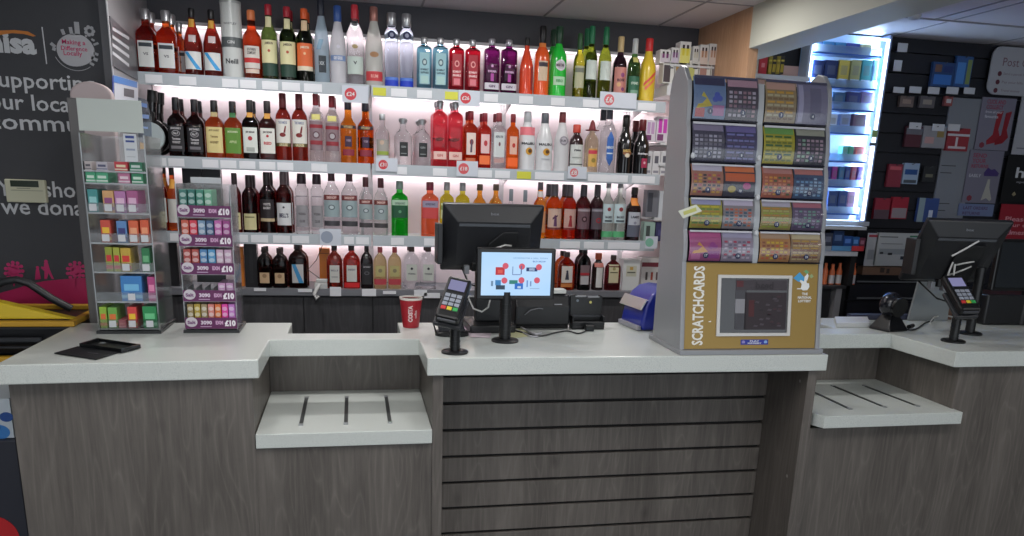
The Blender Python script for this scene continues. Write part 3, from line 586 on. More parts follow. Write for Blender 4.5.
 glens=dict(st='spirit', glass=clear, cap=mat((126, 24, 36), .35), desc='clear vodka bottle with red and grey label and dark red cap', lab=[('L', .18, .60, -.86, .86, (140, 120, 126)), ('r', .50, .55, -.9, .9, (150, 40, 52)), ('d', .40, 0, .5, (96, 60, 70)), ('d', .40, 0, .34, (176, 170, 174)), ('r', .26, .32, -.86, .86, (150, 50, 60)), ('L', .62, .70, -.6, .6, (222, 214, 130), 'neck_label')]),
 amberdark=dict(st='whiskey', glass=glass((250, 150, 36)), cap=mat((34, 30, 46), .35), desc='bright amber whisky bottle with purple shield label and dark cap', lab=[('L', .56, .61, -.93, .93, (60, 52, 60)), ('t', "WHYTE & MACKAY", .585, .42, (200, 170, 110)), ('L', .27, .44, -.42, .42, (60, 36, 62), 'shield_label'), ('t', 'W&M', .37, .2, (150, 130, 150)), ('L', .13, .23, -.7, .7, (140, 44, 60), 'lower_label')]),
 opaquelab=dict(st='squat', glass=clear, cap=SILVER, desc='clear rounded gin bottle with grey floral label', lab=[('L', .12, .50, -.8, .8, (160, 156, 150)), ('d', .44, -.1, .3, (196, 170, 150)), ('r', .20, .27, -.8, .8, (150, 170, 70)), ('r', .12, .18, -.8, .8, (206, 214, 220))]),
 tequila=dict(st='squat', glass=clear, cap=SILVER, knob=1, desc='squat clear bottle with square black label and silver stopper', lab=[('L', .20, .50, -.42, .5, (38, 42, 44)), ('t', 'GIN', .40, .2, (150, 156, 156)), ('r', .25, .27, -.3, .35, (130, 136, 136))]),
 pinkgin=dict(st='gin', glass=glass((250, 128, 142)), cap=SILVER, knob=1, desc='tall pink gin bottle with dark lettering and silver stopper', lab=[('L', .12, .24, -.9, .9, (230, 190, 180)), ('t', 'GIN', .18, .3, (190, 90, 90)), ('d', .42, 0, .30, (150, 46, 50), .4), ('t', 'WHITLEY', .43, .42, (90, 40, 34))]),
 orangegin=dict(st='carre', glass=glass((236, 116, 66)), cap=mat((126, 22, 34), .4), desc='orange gin bottle with white figure label and dark red cap', lab=[('L', .24, .62, -.62, .7, (226, 206, 196)), ('d', .46, .1, .28, (150, 50, 60), 1.5), ('q', [(-.1, .28), (.2, .28), (.25, .5), (0, .5)], (90, 70, 90)), ('r', .12, .18, -.7, .7, (206, 110, 70))]),
 pinkorange=dict(st='carre', glass=glass((240, 110, 90)), cap=mat((130, 22, 40), .4), desc='pink orange gin bottle with pale figure label and dark red cap', lab=[('L', .28, .62, -.6, .7, (226, 190, 190)), ('d', .46, .1, .28, (186, 50, 60), 1.5), ('r', .08, .24, -.8, .8, (240, 116, 60))]),
 clearbeef=dict(st='carre', glass=clear, cap=mat((140, 60, 66), .4), desc='clear gin bottle with pale grey label and dull red cap', lab=[('L', .22, .66, -.74, .74, (206, 212, 212)), ('t', 'BEEFEATER', .58, .38, (90, 100, 110)), ('d', .45, .05, .14, (110, 70, 80), 2), ('r', .12, .19, -.7, .7, (190, 150, 146))]),
 vividorange=dict(st='carre', glass=glass((250, 110, 30)), cap=mat((126, 22, 34), .4), desc='vivid orange gin bottle with small figure label', lab=[('L', .28, .60, -.55, .65, (226, 180, 160)), ('d', .44, .1, .26, (190, 50, 40), 1.4), ('r', .06, .22, -.85, .85, (250, 104, 36))]),
 malibup=dict(st='malibu', glass=mat((214, 216, 218), .25, coat=.4), cap=mat((186, 190, 194), .35), desc='white coconut rum bottle with pink neck tint and grey cap', lab=[('t', 'MALIBU', .46, .6, (60, 60, 66)), ('d', .33, .1, .42, (206, 150, 40)), ('d', .335, .2, .24, (90, 60, 30)), ('L', .60, .74, -.9, .9, (226, 120, 130), 'pink_neck_band')]),
 malibu=dict(st='malibu', glass=mat((214, 216, 218), .25, coat=.4), cap=mat((92, 96, 104), .35), desc='white coconut rum bottle with palm emblem and dark grey cap', lab=[('t', 'MALIBU', .46, .6, (60, 60, 66)), ('d', .33, .1, .42, (206, 150, 40)), ('d', .335, .2, .24, (90, 60, 30)), ('r', .2, .22, -.5, .5, (180, 184, 190))]),
 kokomo=dict(st='malibu', glass=mat((206, 206, 208), .3, coat=.3), cap=mat((112, 44, 46), .4), desc='frosted white bottle with round grey emblem and brown cap', lab=[('d', .52, .1, .6, (140, 134, 144)), ('d', .52, .1, .42, (176, 172, 180)), ('t', 'RUM', .52, .24, (90, 84, 94))]),
 brownmed=dict(st='medic', glass=mat((46, 20, 22), .2, coat=.5), cap=mat((196, 60, 40), .4), desc='dark brown bottle with white square label and red cap', lab=[('L', .06, .58, -.93, .93, (206, 210, 206)), ('t', 'PIMM', .46, .36, (60, 60, 64)), ('r', .16, .18, -.93, .93, (70, 70, 74)), ('r', .30, .32, -.7, .7, (150, 156, 150))]),
 sierra=dict(st='squat', glass=glass((236, 222, 190), ior=1.3), cap=mat((120, 26, 36), .5), hat=1, desc='clear tequila bottle wearing a dark red hat shaped cap', lab=[('L', .12, .46, -.6, .6, (214, 170, 90)), ('r', .36, .43, -.62, .62, (200, 60, 80)), ('d', .24, .1, .3, (150, 130, 60))]),
 bluelab=dict(st='spirit', glass=clear, cap=mat((66, 68, 78), .35), desc='clear spirit bottle with tall blue diamond label and dark cap', lab=[('L', .22, .54, -.42, .46, (52, 100, 176)), ('q', [(-.42, .54), (.46, .54), (.05, .64), (-.05, .64)], (62, 110, 186)), ('q', [(-.05, .12), (.05, .12), (.46, .22), (-.42, .22)], (44, 90, 160)), ('t', 'SMIRNOFF', .40, .36, (220, 230, 240)), ('r', .30, .32, -.4, .4, (200, 214, 230))]),
 baileys=dict(st='cream', glass=black_g, cap=mat((24, 20, 20), .35), desc='black cream liqueur bottle with brown and cream oval picture', lab=[('d', .36, .1, .62, (140, 96, 60), .5), ('d', .32, .1, .34, (226, 214, 190), .8), ('t', 'BAILEYS', .40, .36, (226, 190, 110)), ('d', .55, .1, .16, (214, 214, 220), 1.6)]),
 sheridan=dict(st='cream', glass=black_g, cap=mat((96, 20, 26), .35), desc='black cream liqueur bottle with pink square label and dark red cap', lab=[('L', .13, .30, -.2, .6, (176, 50, 86)), ('t', 'Baileys', .38, .5, (220, 220, 226)), ('d', .52, .1, .14, (206, 206, 214), 1.4), ('d', .22, .2, .16, (226, 180, 190))]),
 rumdark=dict(st='grouse', glass=glass((110, 30, 32)), cap=mat((46, 32, 34), .4), desc='dark whisky bottle with plain cream label and wide dark cap', lab=[('L', .06, .34, -.72, .8, (206, 198, 150)), ('r', .27, .29, -.6, .6, (110, 110, 70))]),
 darklab=dict(st='grouse', glass=glass((96, 28, 30)), cap=mat((40, 28, 30), .4), desc='dark whisky bottle with black label and white lettering', lab=[('L', .20, .56, -.88, .88, (40, 32, 36)), ('t', 'WHYTE', .48, .34, (210, 206, 206)), ('t', 'MACKAY', .42, .34, (210, 206, 206)), ('r', .20, .25, -.88, .88, (196, 176, 140))]),
 bells=dict(st='grouse', glass=glass((128, 36, 30)), cap=mat((100, 84, 86), .4), desc='blended whisky bottle with large white label and grey cap', lab=[('L', .14, .50, -.88, .88, (214, 216, 218)), ('t', "BELL'S", .30, .42, (50, 56, 80), .07), ('d', .43, 0, .14, (60, 60, 70))]),
 vodkagrey=dict(st='slim', glass=clear, cap=mat((50, 36, 44), .4), desc='clear vodka bottle with grey label and small black cap', lab=[('L', .12, .48, -.86, .86, (150, 148, 152)), ('t', 'VODKA', .34, .4, (70, 66, 74)), ('t', 'CLUB', .22, .3, (80, 76, 84)), ('r', .62, .64, -.8, .8, (160, 150, 156))]),
 smirnoff=dict(st='spirit', glass=clear, cap=mat((78, 48, 54), .4), desc='clear vodka bottle with silver label and dark red name band', lab=[('L', .28, .62, -.93, .93, (150, 168, 172)), ('r', .54, .62, -.93, .93, (116, 44, 46)), ('t', 'SMIRNOFF', .58, .44, (220, 190, 180)), ('d', .43, 0, .4, (90, 104, 110), .8), ('d', .43, 0, .26, (190, 204, 206), .8), ('L', .14, .22, -.93, .93, (66, 66, 70), 'lower_label')]),
 smirnoffs=dict(st='spirit', glass=clear, cap=mat((92, 44, 50), .4), desc='smaller clear vodka bottle with silver label and red name band', lab=[('L', .28, .62, -.93, .93, (150, 164, 166)), ('r', .54, .62, -.93, .93, (116, 48, 48)), ('t', 'SMIRNOFF', .58, .44, (220, 190, 180)), ('d', .43, 0, .4, (90, 104, 110), .8), ('d', .43, 0, .26, (186, 196, 198), .8), ('L', .14, .22, -.93, .93, (70, 66, 68), 'lower_label')]),
 gordons=dict(st='carre', glass=glass((24, 190, 40)), cap=mat((120, 140, 132), .35), desc='bright green gin bottle with dark label and grey cap', lab=[('L', .34, .56, -.93, .93, (18, 80, 50)), ('t', "GORDON'S", .60, .44, (60, 90, 70)), ('L', .565, .66, -.93, .93, (170, 200, 176), 'upper_label'), ('d', .45, 0, .18, (90, 150, 110))]),
 gordonspink=dict(st='carre', glass=glass((250, 120, 80)), cap=mat((120, 36, 56), .35), desc='coral gin bottle with grey and red label and dark red cap', lab=[('L', .34, .68, -.9, .9, (200, 70, 70)), ('r', .54, .66, -.9, .9, (150, 144, 166)), ('t', "GORDON'S", .60, .42, (60, 50, 80))]),
 lemon=dict(st='carre', glass=glass((214, 206, 40)), cap=mat((140, 140, 142), .35), desc='yellow green gin bottle with grey cap', lab=[('L', .34, .62, -.9, .9, (196, 200, 150)), ('r', .50, .58, -.9, .9, (120, 140, 80))]),
 goldrum=dict(st='squat', glass=glass((252, 170, 50)), cap=mat((110, 92, 76), .4), desc='golden rum bottle with wide brown cap', lab=[('L', .12, .55, -.85, .85, (222, 206, 186))]),
 tonic=dict(st='wine', glass=clear, cap=mat((120, 128, 136), .4), desc='slim clear bottle with grey cap behind the till screen', lab=[('L', .15, .45, -.85, .85, (200, 206, 214))]),
 spicedtall=dict(st='whiskey', glass=glass((250, 156, 44)), cap=mat((110, 100, 110), .4), desc='gold rum bottle with white neck and grey cap', lab=[('L', .12, .5, -.85, .85, (206, 150, 110)), ('L', .74, .84, -.4, .4, (222, 220, 220), 'neck_label')]),
 captain=dict(st='grouse', glass=glass((252, 150, 32)), cap=mat((96, 92, 96), .4), desc='amber spiced rum bottle with standing figure label and grey cap', lab=[('L', .18, .56, -.86, .86, (206, 176, 160)), ('d', .42, 0, .16, (96, 50, 90)), ('q', [(-.2, .24), (.25, .24), (.15, .40), (-.12, .40)], (96, 56, 96)), ('q', [(-.35, .36), (.3, .42), (.3, .45), (-.35, .40)], (90, 50, 80)), ('r', .18, .22, -.86, .86, (120, 50, 44))]),
 captain2=dict(st='grouse', glass=glass((236, 96, 30)), cap=mat((92, 86, 90), .4), desc='orange red spiced rum bottle with red figure label', lab=[('L', .18, .56, -.86, .86, (200, 160, 150)), ('d', .42, 0, .2, (150, 40, 46)), ('q', [(-.3, .24), (.3, .24), (.15, .40), (-.12, .40)], (150, 36, 44)), ('r', .18, .22, -.86, .86, (130, 40, 40))]),
 kraken=dict(st='grouse', glass=glass((96, 18, 26)), cap=mat((70, 64, 70), .4), desc='dark red rum bottle with grey patterned label', lab=[('L', .20, .58, -.88, .88, (110, 84, 92)), ('r', .52, .56, -.88, .88, (170, 160, 166)), ('d', .38, 0, .4, (60, 30, 36)), ('d', .38, 0, .2, (140, 110, 116))]),
 kraken2=dict(st='grouse', glass=glass((60, 20, 30)), cap=mat((66, 62, 68), .4), desc='near black rum bottle with grey and red label', lab=[('L', .20, .58, -.88, .88, (86, 76, 84)), ('r', .52, .56, -.88, .88, (150, 146, 154)), ('d', .36, .1, .4, (150, 40, 50)), ('d', .36, .1, .2, (90, 80, 88))]),
 bacardi=dict(st='squat', glass=glass((222, 240, 230), ior=1.3), cap=mat((150, 150, 152), .4), desc='clear white rum bottle with red bat roundel and green tinted base', lab=[('L', .30, .62, -.85, .85, (190, 208, 212)), ('d', .53, 0, .3, (140, 50, 56)), ('t', 'BACARDI', .40, .4, (70, 70, 80)), ('r', .32, .35, -.6, .6, (70, 84, 90)), ('L', .06, .16, -.9, .9, (90, 176, 120), 'green_base')]),
 lambs=dict(st='whiskey', glass=glass((60, 34, 40)), cap=mat((46, 44, 44), .4), desc='navy rum bottle with grey arched label and amber neck', lab=[('L', .08, .54, -.88, .88, (96, 100, 116)), ('r', .30, .54, -.8, .8, (186, 190, 200)), ('t', "LAMB'S", .45, .42, (40, 40, 56), .05), ('d', .34, 0, .2, (140, 140, 156)), ('L', .66, .80, -.5, .5, (226, 140, 60), 'neck_foil')]),
 flaskb=dict(st='flask', glass=glass((74, 30, 28)), cap=mat((50, 36, 34), .4), desc='dark brown half bottle with small cream label', lab=[('L', .12, .38, -.66, .66, (196, 166, 130)), ('d', .30, 0, .3, (150, 120, 90))]),
 flaskbr=dict(st='flask', glass=glass((96, 38, 30)), cap=mat((30, 24, 26), .4), desc='flat brandy half bottle with blue diagonal stripe label', lab=[('L', .12, .54, -.6, .6, (190, 188, 186)), ('q', [(.1, .12), (.6, .12), (-.2, .54), (-.6, .54)], (60, 140, 190))]),
 flaskw=dict(st='flask', glass=glass((130, 44, 32)), cap=mat((36, 26, 28), .4), desc='flat whisky half bottle with tall grey white label', lab=[('L', .14, .54, -.6, .6, (196, 196, 190)), ('t', 'BELLS', .42, .34, (120, 120, 130)), ('r', .26, .28, -.4, .4, (140, 140, 146))]),
 flaskr=dict(st='flask', glass=glass((170, 44, 34)), cap=mat((36, 26, 28), .4), desc='flat half bottle with tall white label and red glowing base', lab=[('L', .16, .54, -.6, .6, (196, 196, 190)), ('t', 'HIGH', .44, .3, (120, 120, 130)), ('L', .03, .14, -.9, .9, (206, 30, 34), 'red_base_band')]),
 flaskjd=dict(st='flask', glass=glass((40, 22, 24)), cap=mat((24, 22, 24), .4), desc='small black labelled whiskey half bottle', lab=[('L', .10, .58, -.8, .8, (30, 28, 32)), ('t', "JACK DANIEL'S", .50, .42, (180, 176, 180)), ('d', .36, 0, .4, (110, 108, 114), .7), ('d', .36, 0, .3, (34, 32, 36), .7)]),
 flaskg=dict(st='flask', glass=glass((226, 206, 150), ior=1.3), cap=mat((176, 70, 76), .4), desc='pale gold vodka half bottle with red lower band', lab=[('L', .10, .24, -.9, .9, (176, 60, 70)), ('L', .30, .56, -.7, .7, (176, 166, 110), 'upper_label'), ('d', .44, 0, .3, (130, 120, 90))]),
 flaskc=dict(st='flask', glass=clear, cap=mat((80, 62, 58), .4), desc='clear vodka half bottle with pale shield label', lab=[('L', .20, .58, -.66, .66, (190, 194, 186)), ('d', .48, 0, .16, (50, 50, 60)), ('t', 'VODKA', .36, .36, (80, 80, 86))]),
 flaskcap=dict(st='flask', glass=glass((200, 88, 34)), cap=mat((60, 36, 30), .4), desc='amber rum half bottle with white standing figure label', lab=[('L', .20, .64, -.66, .66, (214, 206, 196)), ('d', .50, 0, .13, (50, 50, 66)), ('q', [(-.25, .28), (.25, .28), (.12, .48), (-.1, .48)], (56, 56, 70)), ('L', .08, .18, -.7, .7, (196, 120, 60), 'lower_label')]),
 flaskdk=dict(st='flask', glass=glass((50, 24, 28)), cap=mat((26, 22, 24), .4), desc='dark port half bottle with white and red label', lab=[('L', .14, .60, -.7, .7, (120, 100, 104)), ('r', .36, .42, -.7, .7, (170, 40, 50)), ('r', .14, .34, -.6, .6, (186, 184, 186))]),
 drug=dict(st='medic', glass=mat((40, 26, 26), .2, coat=.5), cap=mat((200, 90, 60), .4), desc='small dark bottle with narrow white label', lab=[('L', .08, .62, -.5, .6, (214, 212, 208)), ('L', .63, .74, -.8, .8, (196, 120, 110), 'shoulder_label')]),
 flaskred=dict(st='flask', glass=glass((110, 24, 30)), cap=mat((60, 40, 36), .4), desc='dark red half bottle with square cream label', lab=[('L', .22, .74, -.62, .62, (206, 196, 160)), ('d', .62, 0, .2, (150, 140, 90)), ('r', .50, .53, -.5, .5, (90, 86, 60))]),
 leftamber=dict(st='whiskey', glass=glass((206, 90, 34)), cap=mat((34, 26, 28), .4), desc='amber whisky bottle seen past the clear tobacco stand', lab=[('L', .14, .5, -.85, .85, (206, 206, 200)), ('L', .66, .80, -.45, .45, (226, 160, 60), 'neck_foil')]),
)
# row tables: kind, centre x, width, top y in the photograph, how many stand behind it
R1 = [('cognac', 147.5, 20, 9, 1), ('cognac2', 168, 20, 10.7, 1), ('brandy', 193.5, 19, 8.5, 0), ('brandy', 213, 19, 10, 0), ('comfort', 252.5, 19, 10.5, 0), ('jameson', 269.5, 16.5, 4.7, 0), ('jameson', 288, 17, 7, 1), ('jameson2', 305, 17, 9, 1),
      ('frosted', 321.5, 15.5, -1, 0), ('goose', 338, 16.5, 6, 0), ('clearv', 355, 17.5, 5, 1), ('redlab', 374, 18, 7, 0), ('ciroc', 391.5, 14, 13, 0), ('ciroc', 406.5, 14, 14, 0), ('sapphire', 424, 15, 37.5, 0), ('sapphire', 440, 15.5, 38, 0),
      ('bramble', 456, 15, 39, 0), ('bramble', 472, 15, 40, 0), ('purple', 491, 15.5, 39, 0), ('purple', 508, 16, 40, 0), ('bitter', 526, 13.5, 37.5, 0), ('aperol', 541.7, 15, 26, 0), ('martini', 558, 16.5, 26.5, 1), ('whitew', 578.5, 11, 33.5, 0),
      ('greenw', 590.5, 12.5, 26, 1), ('greenw', 604.5, 12.5, 27, 0), ('port', 619, 13.5, 36.5, 0), ('ginger', 633, 12.5, 38.5, 0), ('yellow', 647, 15.5, 38.3, 0)]
R2 = [('jd', 178, 18, 97.5, 1), ('jd', 196.5, 18, 99.5, 1), ('jdhoney', 216, 18.5, 100.5, 0), ('jdapple', 234.3, 17.8, 101.5, 0), ('beam', 251.2, 16.5, 100, 1), ('beamred', 268.5, 16.8, 101, 0), ('grouse', 283.7, 15.5, 93.5, 0), ('grouse', 300, 16, 94, 0),
      ('glens', 316.5, 14.5, 93.5, 1), ('glens', 332.5, 15, 96, 1), ('amberdark', 348.5, 16.5, 101, 0), ('amberdark', 365.7, 16.5, 102.5, 1), ('opaquelab', 382.5, 15, 114, 0), ('tequila', 403, 18, 118.5, 0), ('tequila', 422, 18, 119.5, 1),
      ('pinkgin', 439.5, 14.5, 101, 1), ('pinkgin', 455, 14.5, 102, 1), ('orangegin', 470, 14, 111, 1), ('pinkorange', 484, 13, 113, 1), ('clearbeef', 498, 14.5, 113, 1), ('vividorange', 512, 12, 114, 0), ('malibup', 526.5, 16.5, 111.5, 0), ('malibu', 543.7, 16.5, 113, 0),
      ('kokomo', 561, 14.5, 112, 0), ('brownmed', 575, 13.5, 124.5, 0), ('sierra', 590.5, 14, 120, 0), ('bluelab', 607.5, 15.5, 108, 1), ('baileys', 624, 14.7, 115, 0), ('sheridan', 640.3, 15, 119.5, 1)]
R3 = [('leftamber', 162, 12, 164, 1), ('leftamber', 174, 12, 166, 0), ('rumdark', 236, 12.5, 173, 0), ('rumdark', 250.5, 16, 175, 1), ('darklab', 268, 16, 172, 1), ('bells', 284.5, 16, 171.5, 1), ('vodkagrey', 302.5, 13.5, 173.5, 0), ('vodkagrey', 317.5, 12.5, 174, 0),
      ('smirnoff', 332, 16.8, 170, 0), ('smirnoff', 349.7, 16.8, 170.5, 0), ('smirnoffs', 366, 14.2, 177, 0), ('smirnoffs', 381, 14.8, 178, 0), ('gordons', 399.7, 16.8, 181, 0), ('gordonspink', 429.7, 17.5, 182, 0), ('lemon', 446.5, 14, 182, 0), ('lemon', 462, 14, 182.5, 0),
      ('goldrum', 479, 15, 184, 0), ('goldrum', 495, 15, 184, 0), ('tonic', 510, 9, 189, 0), ('tonic', 524, 9, 190, 0), ('spicedtall', 539, 12.5, 182, 0), ('captain', 553, 15.5, 184, 1), ('captain2', 568.3, 13.5, 184.5, 1), ('kraken', 582, 14, 184.5, 0),
      ('kraken2', 595.5, 13, 184.5, 0), ('bacardi', 606.5, 12, 181, 0), ('bacardi', 618, 13.5, 181, 0), ('lambs', 632, 14.5, 187, 0)]
R4 = [('flaskb', 265.5, 14.5, 247, 1), ('flaskb', 280.5, 14.5, 248, 1), ('flaskbr', 298.5, 19, 243.5, 1), ('flaskw', 335, 16, 245, 0), ('flaskr', 352, 17, 245, 0), ('flaskjd', 367, 12.5, 245, 0), ('flaskg', 380.3, 13.5, 247, 0), ('flaskg', 394.7, 13.5, 247, 0),
      ('flaskc', 411.5, 16, 246, 1), ('flaskc', 428, 16, 246, 1), ('flaskcap', 565, 16.5, 252, 1), ('flaskdk', 583, 13, 248, 1), ('drug', 596.3, 11.5, 253, 0), ('flaskred', 611, 15.5, 255, 0)]
GRP = ['bottles on the top back shelf', 'bottles on the second back shelf', 'bottles on the third back shelf', 'half bottles on the bottom ledge']
SHN = ['top shelf', 'second shelf', 'third shelf', 'bottom ledge']
def copy_tree(o, parent=None, bare=False):
    c = o.copy(); COL.objects.link(c); c.parent = parent
    for ch in o.children:
        if not (bare and 'label' in ch.name): copy_tree(ch, c)
    return c
for ri, (row, zz) in enumerate(((R1, S1), (R2, S2), (R3, S3), (R4, LG))):
    cnt = {}
    for r in row: cnt[r[0]] = cnt.get(r[0], 0) + 1
    seen = {}; g = GRP[ri]
    for i, (kd, cx, w, top, nb) in enumerate(row):
        ryv = ST[KD[kd]['st']][3]
        p = aty(cx, 150, FY + .04); 
        # px per metre at that place
        a = aty(cx - w / 2, top + 45, FY + .045); c = aty(cx + w / 2, top + 45, FY + .045)
        R = (c.x - a.x) / 2 * .985
        Yc = FY + .012 + R * max(ryv, .5)
        zt = aty(cx, top, Yc).z; H = zt - zz
        X = None
        for _ in range(3):      # put the axis under the photographed centre at mid height
            Xv = aty(cx, 0, Yc); 
        mid = aty(cx, (top + (aty(0, 0, 1).z * 0 + 0) + 0) + 42, Yc); X = mid.x
        seen[kd] = seen.get(kd, 0) + 1; n = cnt[kd]
        side = '' if n == 1 else (', left one' if seen[kd] == 1 else ', right one')
        lab = f"{KD[kd]['desc']}, {SHN[ri]}{side}"
        if ri == 2 and kd == 'tonic': lab = 'slim clear bottle with grey cap above the till screen' + side
        ob = bottle(kd, H, R, lab, g, (X, Yc, zz))
        for j in range(nb):
            cc = copy_tree(ob, None, KD[kd]['st'] and KD[kd]['glass'] is clear or kd in ('bluelab', 'bacardi')); cc.location = (X + (.004 if X < .2 else -.004), Yc + (2 * R * ryv + .008 if ryv > .6 else 2 * R * ryv + .02) * (j + 1), zz)
            cc['label'] = ('same bottle behind the ' + ' '.join(KD[kd]['desc'].split(' with ')[0].split()[:5]).rstrip(' ,') + ', ' + SHN[ri] + side)
# round dark bottle with a large pale oval label at the left end of the second shelf
rb = thing('spirit_bottle', 'big round black bottle with huge pale circular label, second shelf left end', 'bottle', (aty(149, 130, 3.86).x, 3.86, S2), 0, GRP[1])
rr = .082
bb = MB(); bb.ball((0, 0, rr + .002), rr, .035, rr, 28, 14); bb.cyl((.012, 0, rr * 1.75), (.1, 0, 1), .026, .05, 20, .019); bb.cyl((.018, 0, rr * 1.75 + .045), (.1, 0, 1), .019, .05, 20, .018); bb.build('glass_body', black_g, rb, smooth=True)
MB().cyl((.022, 0, rr * 1.75 + .085), (.1, 0, 1), .0215, .05, 20, .0205).build('cap', mat((22, 22, 24), .4), rb, smooth=True)
ll = MB(); ll.prism([(.062 * math.cos(2 * PI * k / 28) + .008, -.0385, rr + .062 * math.sin(2 * PI * k / 28)) for k in range(28)], (0, .02, 0)); ll.build('label', mat((186, 198, 200), .4), rb)
cc = copy_tree(rb); cc.location = rb.location + Vector((.01, .085, 0)); cc['label'] = 'round black bottle half hidden behind the one with the circular label'
# grey metal whisky tube on the top shelf
p = aty(231.8, 40, 3.845); hz = aty(231, 1, 3.845).z - S1
tb = thing('whisky_tube', 'tall silver grey gift tube with dark band among top shelf bottles', 'gift tube', (p.x, 3.853, S1), 0, GRP[0]); TR = .044
MB().lathe([(0, TR), (hz - .012, TR)], 28).build('tube_body', mat((196, 200, 198), .35), tb, smooth=True)
MB().lathe([(hz - .0119, TR * 1.02), (hz - .002, TR * 1.02), (hz, TR * .97)], 28).build('tube_lid', mat((170, 175, 175), .35, .3), tb, smooth=True)
bd = MB().lathe([(hz * .40, TR * 1.006), (hz * .53, TR * 1.006)], 28).build('dark_band', mat((86, 92, 94), .4), tb, smooth=True)
cyl_fn = lambda zc: (lambda a, b_: Vector((a, -math.sqrt(max(0, TR * TR - a * a)) - .0008, zc + b_)))
txt(tb, 'WHITLEY', mat((90, 96, 98), .5), (0, 0, 0), width=.055, fn=cyl_fn(hz * .70), bold=.01); txt(tb, 'Neill', mat((60, 64, 68), .5), (0, 0, 0), width=.052, fn=cyl_fn(hz * .22), bold=.03); txt(bd, 'GIN', mat((196, 200, 200), .5), (0, 0, 0), width=.03, fn=cyl_fn(hz * .465), bold=.02)
# small bottle among the back of the top shelf (amber, behind the cognacs)
bottle('cognac2', .23, .03, 'small amber bottle half hidden between cognac and first brandy, top shelf', GRP[0], (aty(181, 60, 3.93).x, 3.93, S1))
b = MB(); q = aty(278.7, 60, 3.85); b.box(q.x - .0015, q.x + .0015, 3.81, 4.03, S1 + .0005, S1 + .20); solo(b, 'shelf_divider', acrylic(), 'clear upright divider between the two green whiskey bottles, top shelf', 'divider')
# boxes on the ledge and shelves
def carton(label, x0, x1, ytop, Y, z0, col, D=.06, grp=None, name='carton', cat='box', deco=()):
    a = aty(x0, (ytop + 20), Y); c = aty(x1, (ytop + 20), Y); zt = aty((x0 + x1) / 2, ytop, Y).z
    o = thing(name, label, cat, ((a.x + c.x) / 2, Y + D / 2, z0), 0, grp); w = (c.x - a.x) / 2; h = zt - z0
    b = MB(); b.box(-w, w, -D / 2, D / 2, 0, h); bo = b.build('box_body', mat(col, .45), o, bev=.0008)
    for i, (z0f, z1f, x0f, x1f, cl) in enumerate(deco):
        b = MB(); b.box(x0f * w, x1f * w, -D / 2 - .0006 - .0002 * i, -D / 2 - .0001, z0f * h, z1f * h); b.build('printed_panel', mat(cl, .5), bo)
    return o
carton('plain black tall carton on the bottom ledge beside the half bottles', 244.5, 257, 243, 3.83, LG, (20, 20, 24), deco=((.1, .9, -.2, .3, (34, 34, 38)),))
carton('black tall carton seen between the two acrylic stands, bottom ledge', 164, 178, 241, 3.85, LG, (17, 17, 20), deco=((.1, .9, -.6, .6, (24, 24, 28)),))
carton('orange tall carton on the bottom ledge behind the right acrylic stand', 233.5, 244, 247, 3.86, LG, (226, 130, 40), deco=((.7, .72, -1, 1, (200, 100, 30)),))
carton('orange carton on the bottom ledge behind the small white device', 319.5, 330, 248.5, 3.93, LG, (230, 134, 40), deco=((.86, .88, -1, 1, (160, 80, 30)),))
carton('black double carton behind the top of the right acrylic stand', 183, 202, 168, 3.90, S3, (38, 40, 46), deco=((.5, .52, -1, 1, (60, 60, 66)),), D=.05)
carton('black glossy carton behind the right acrylic stand, right of its twin', 202.6, 221, 169, 3.90, S3, (40, 42, 48), deco=((.5, .52, -1, 1, (60, 60, 66)),), D=.05)
carton('white liqueur carton with gold crest at the right end of the ledge', 622.5, 639, 259.5, 3.83, LG, (212, 214, 212), D=.08, deco=((.45, .80, -.62, .62, (196, 196, 176)), (.66, .76, -.2, .2, (190, 150, 70)), (.56, .60, -.5, .5, (90, 90, 80))))
carton('white carton with red caps print beside the blue lottery box', 641, 662, 258, 3.87, LG, (206, 204, 202), D=.08, deco=((.72, .86, -1, 1, (120, 36, 52)), (.30, .55, -.6, -.4, (70, 60, 60)), (.30, .55, -.1, .1, (160, 60, 40)), (.30, .55, .4, .6, (90, 60, 60))))
# white gadget with lead hanging from the ledge
gd = thing('shelf_alarm', 'small white alarm box with dangling lead on the bottom ledge', 'alarm box', aty(320, 286, 3.80).xyz if False else (aty(321, 285, 3.81).x, 3.81, LG))
b = MB(); b.box(-.03, .03, -.02, .03, 0, .028); b.box(-.022, .03, -.018, .02, .029, .045); b.build('housing', mat((196, 198, 196), .4), gd, bev=.003)
MB().tube([(-.005, -.02, .02), (-.02, -.035, .0), (-.03, -.045, -.02), (-.022, -.05, -.045), (-.01, -.045, -.03)], .009).build('white_plug', mat((205, 205, 203), .4), gd, smooth=True)
MB().tube([(.0, .02, .04), (-.06, .03, .085), (-.02, .04, .13), (.01, .05, .2)], .002).build('lead', mat((60, 58, 60), .5), gd, smooth=True)
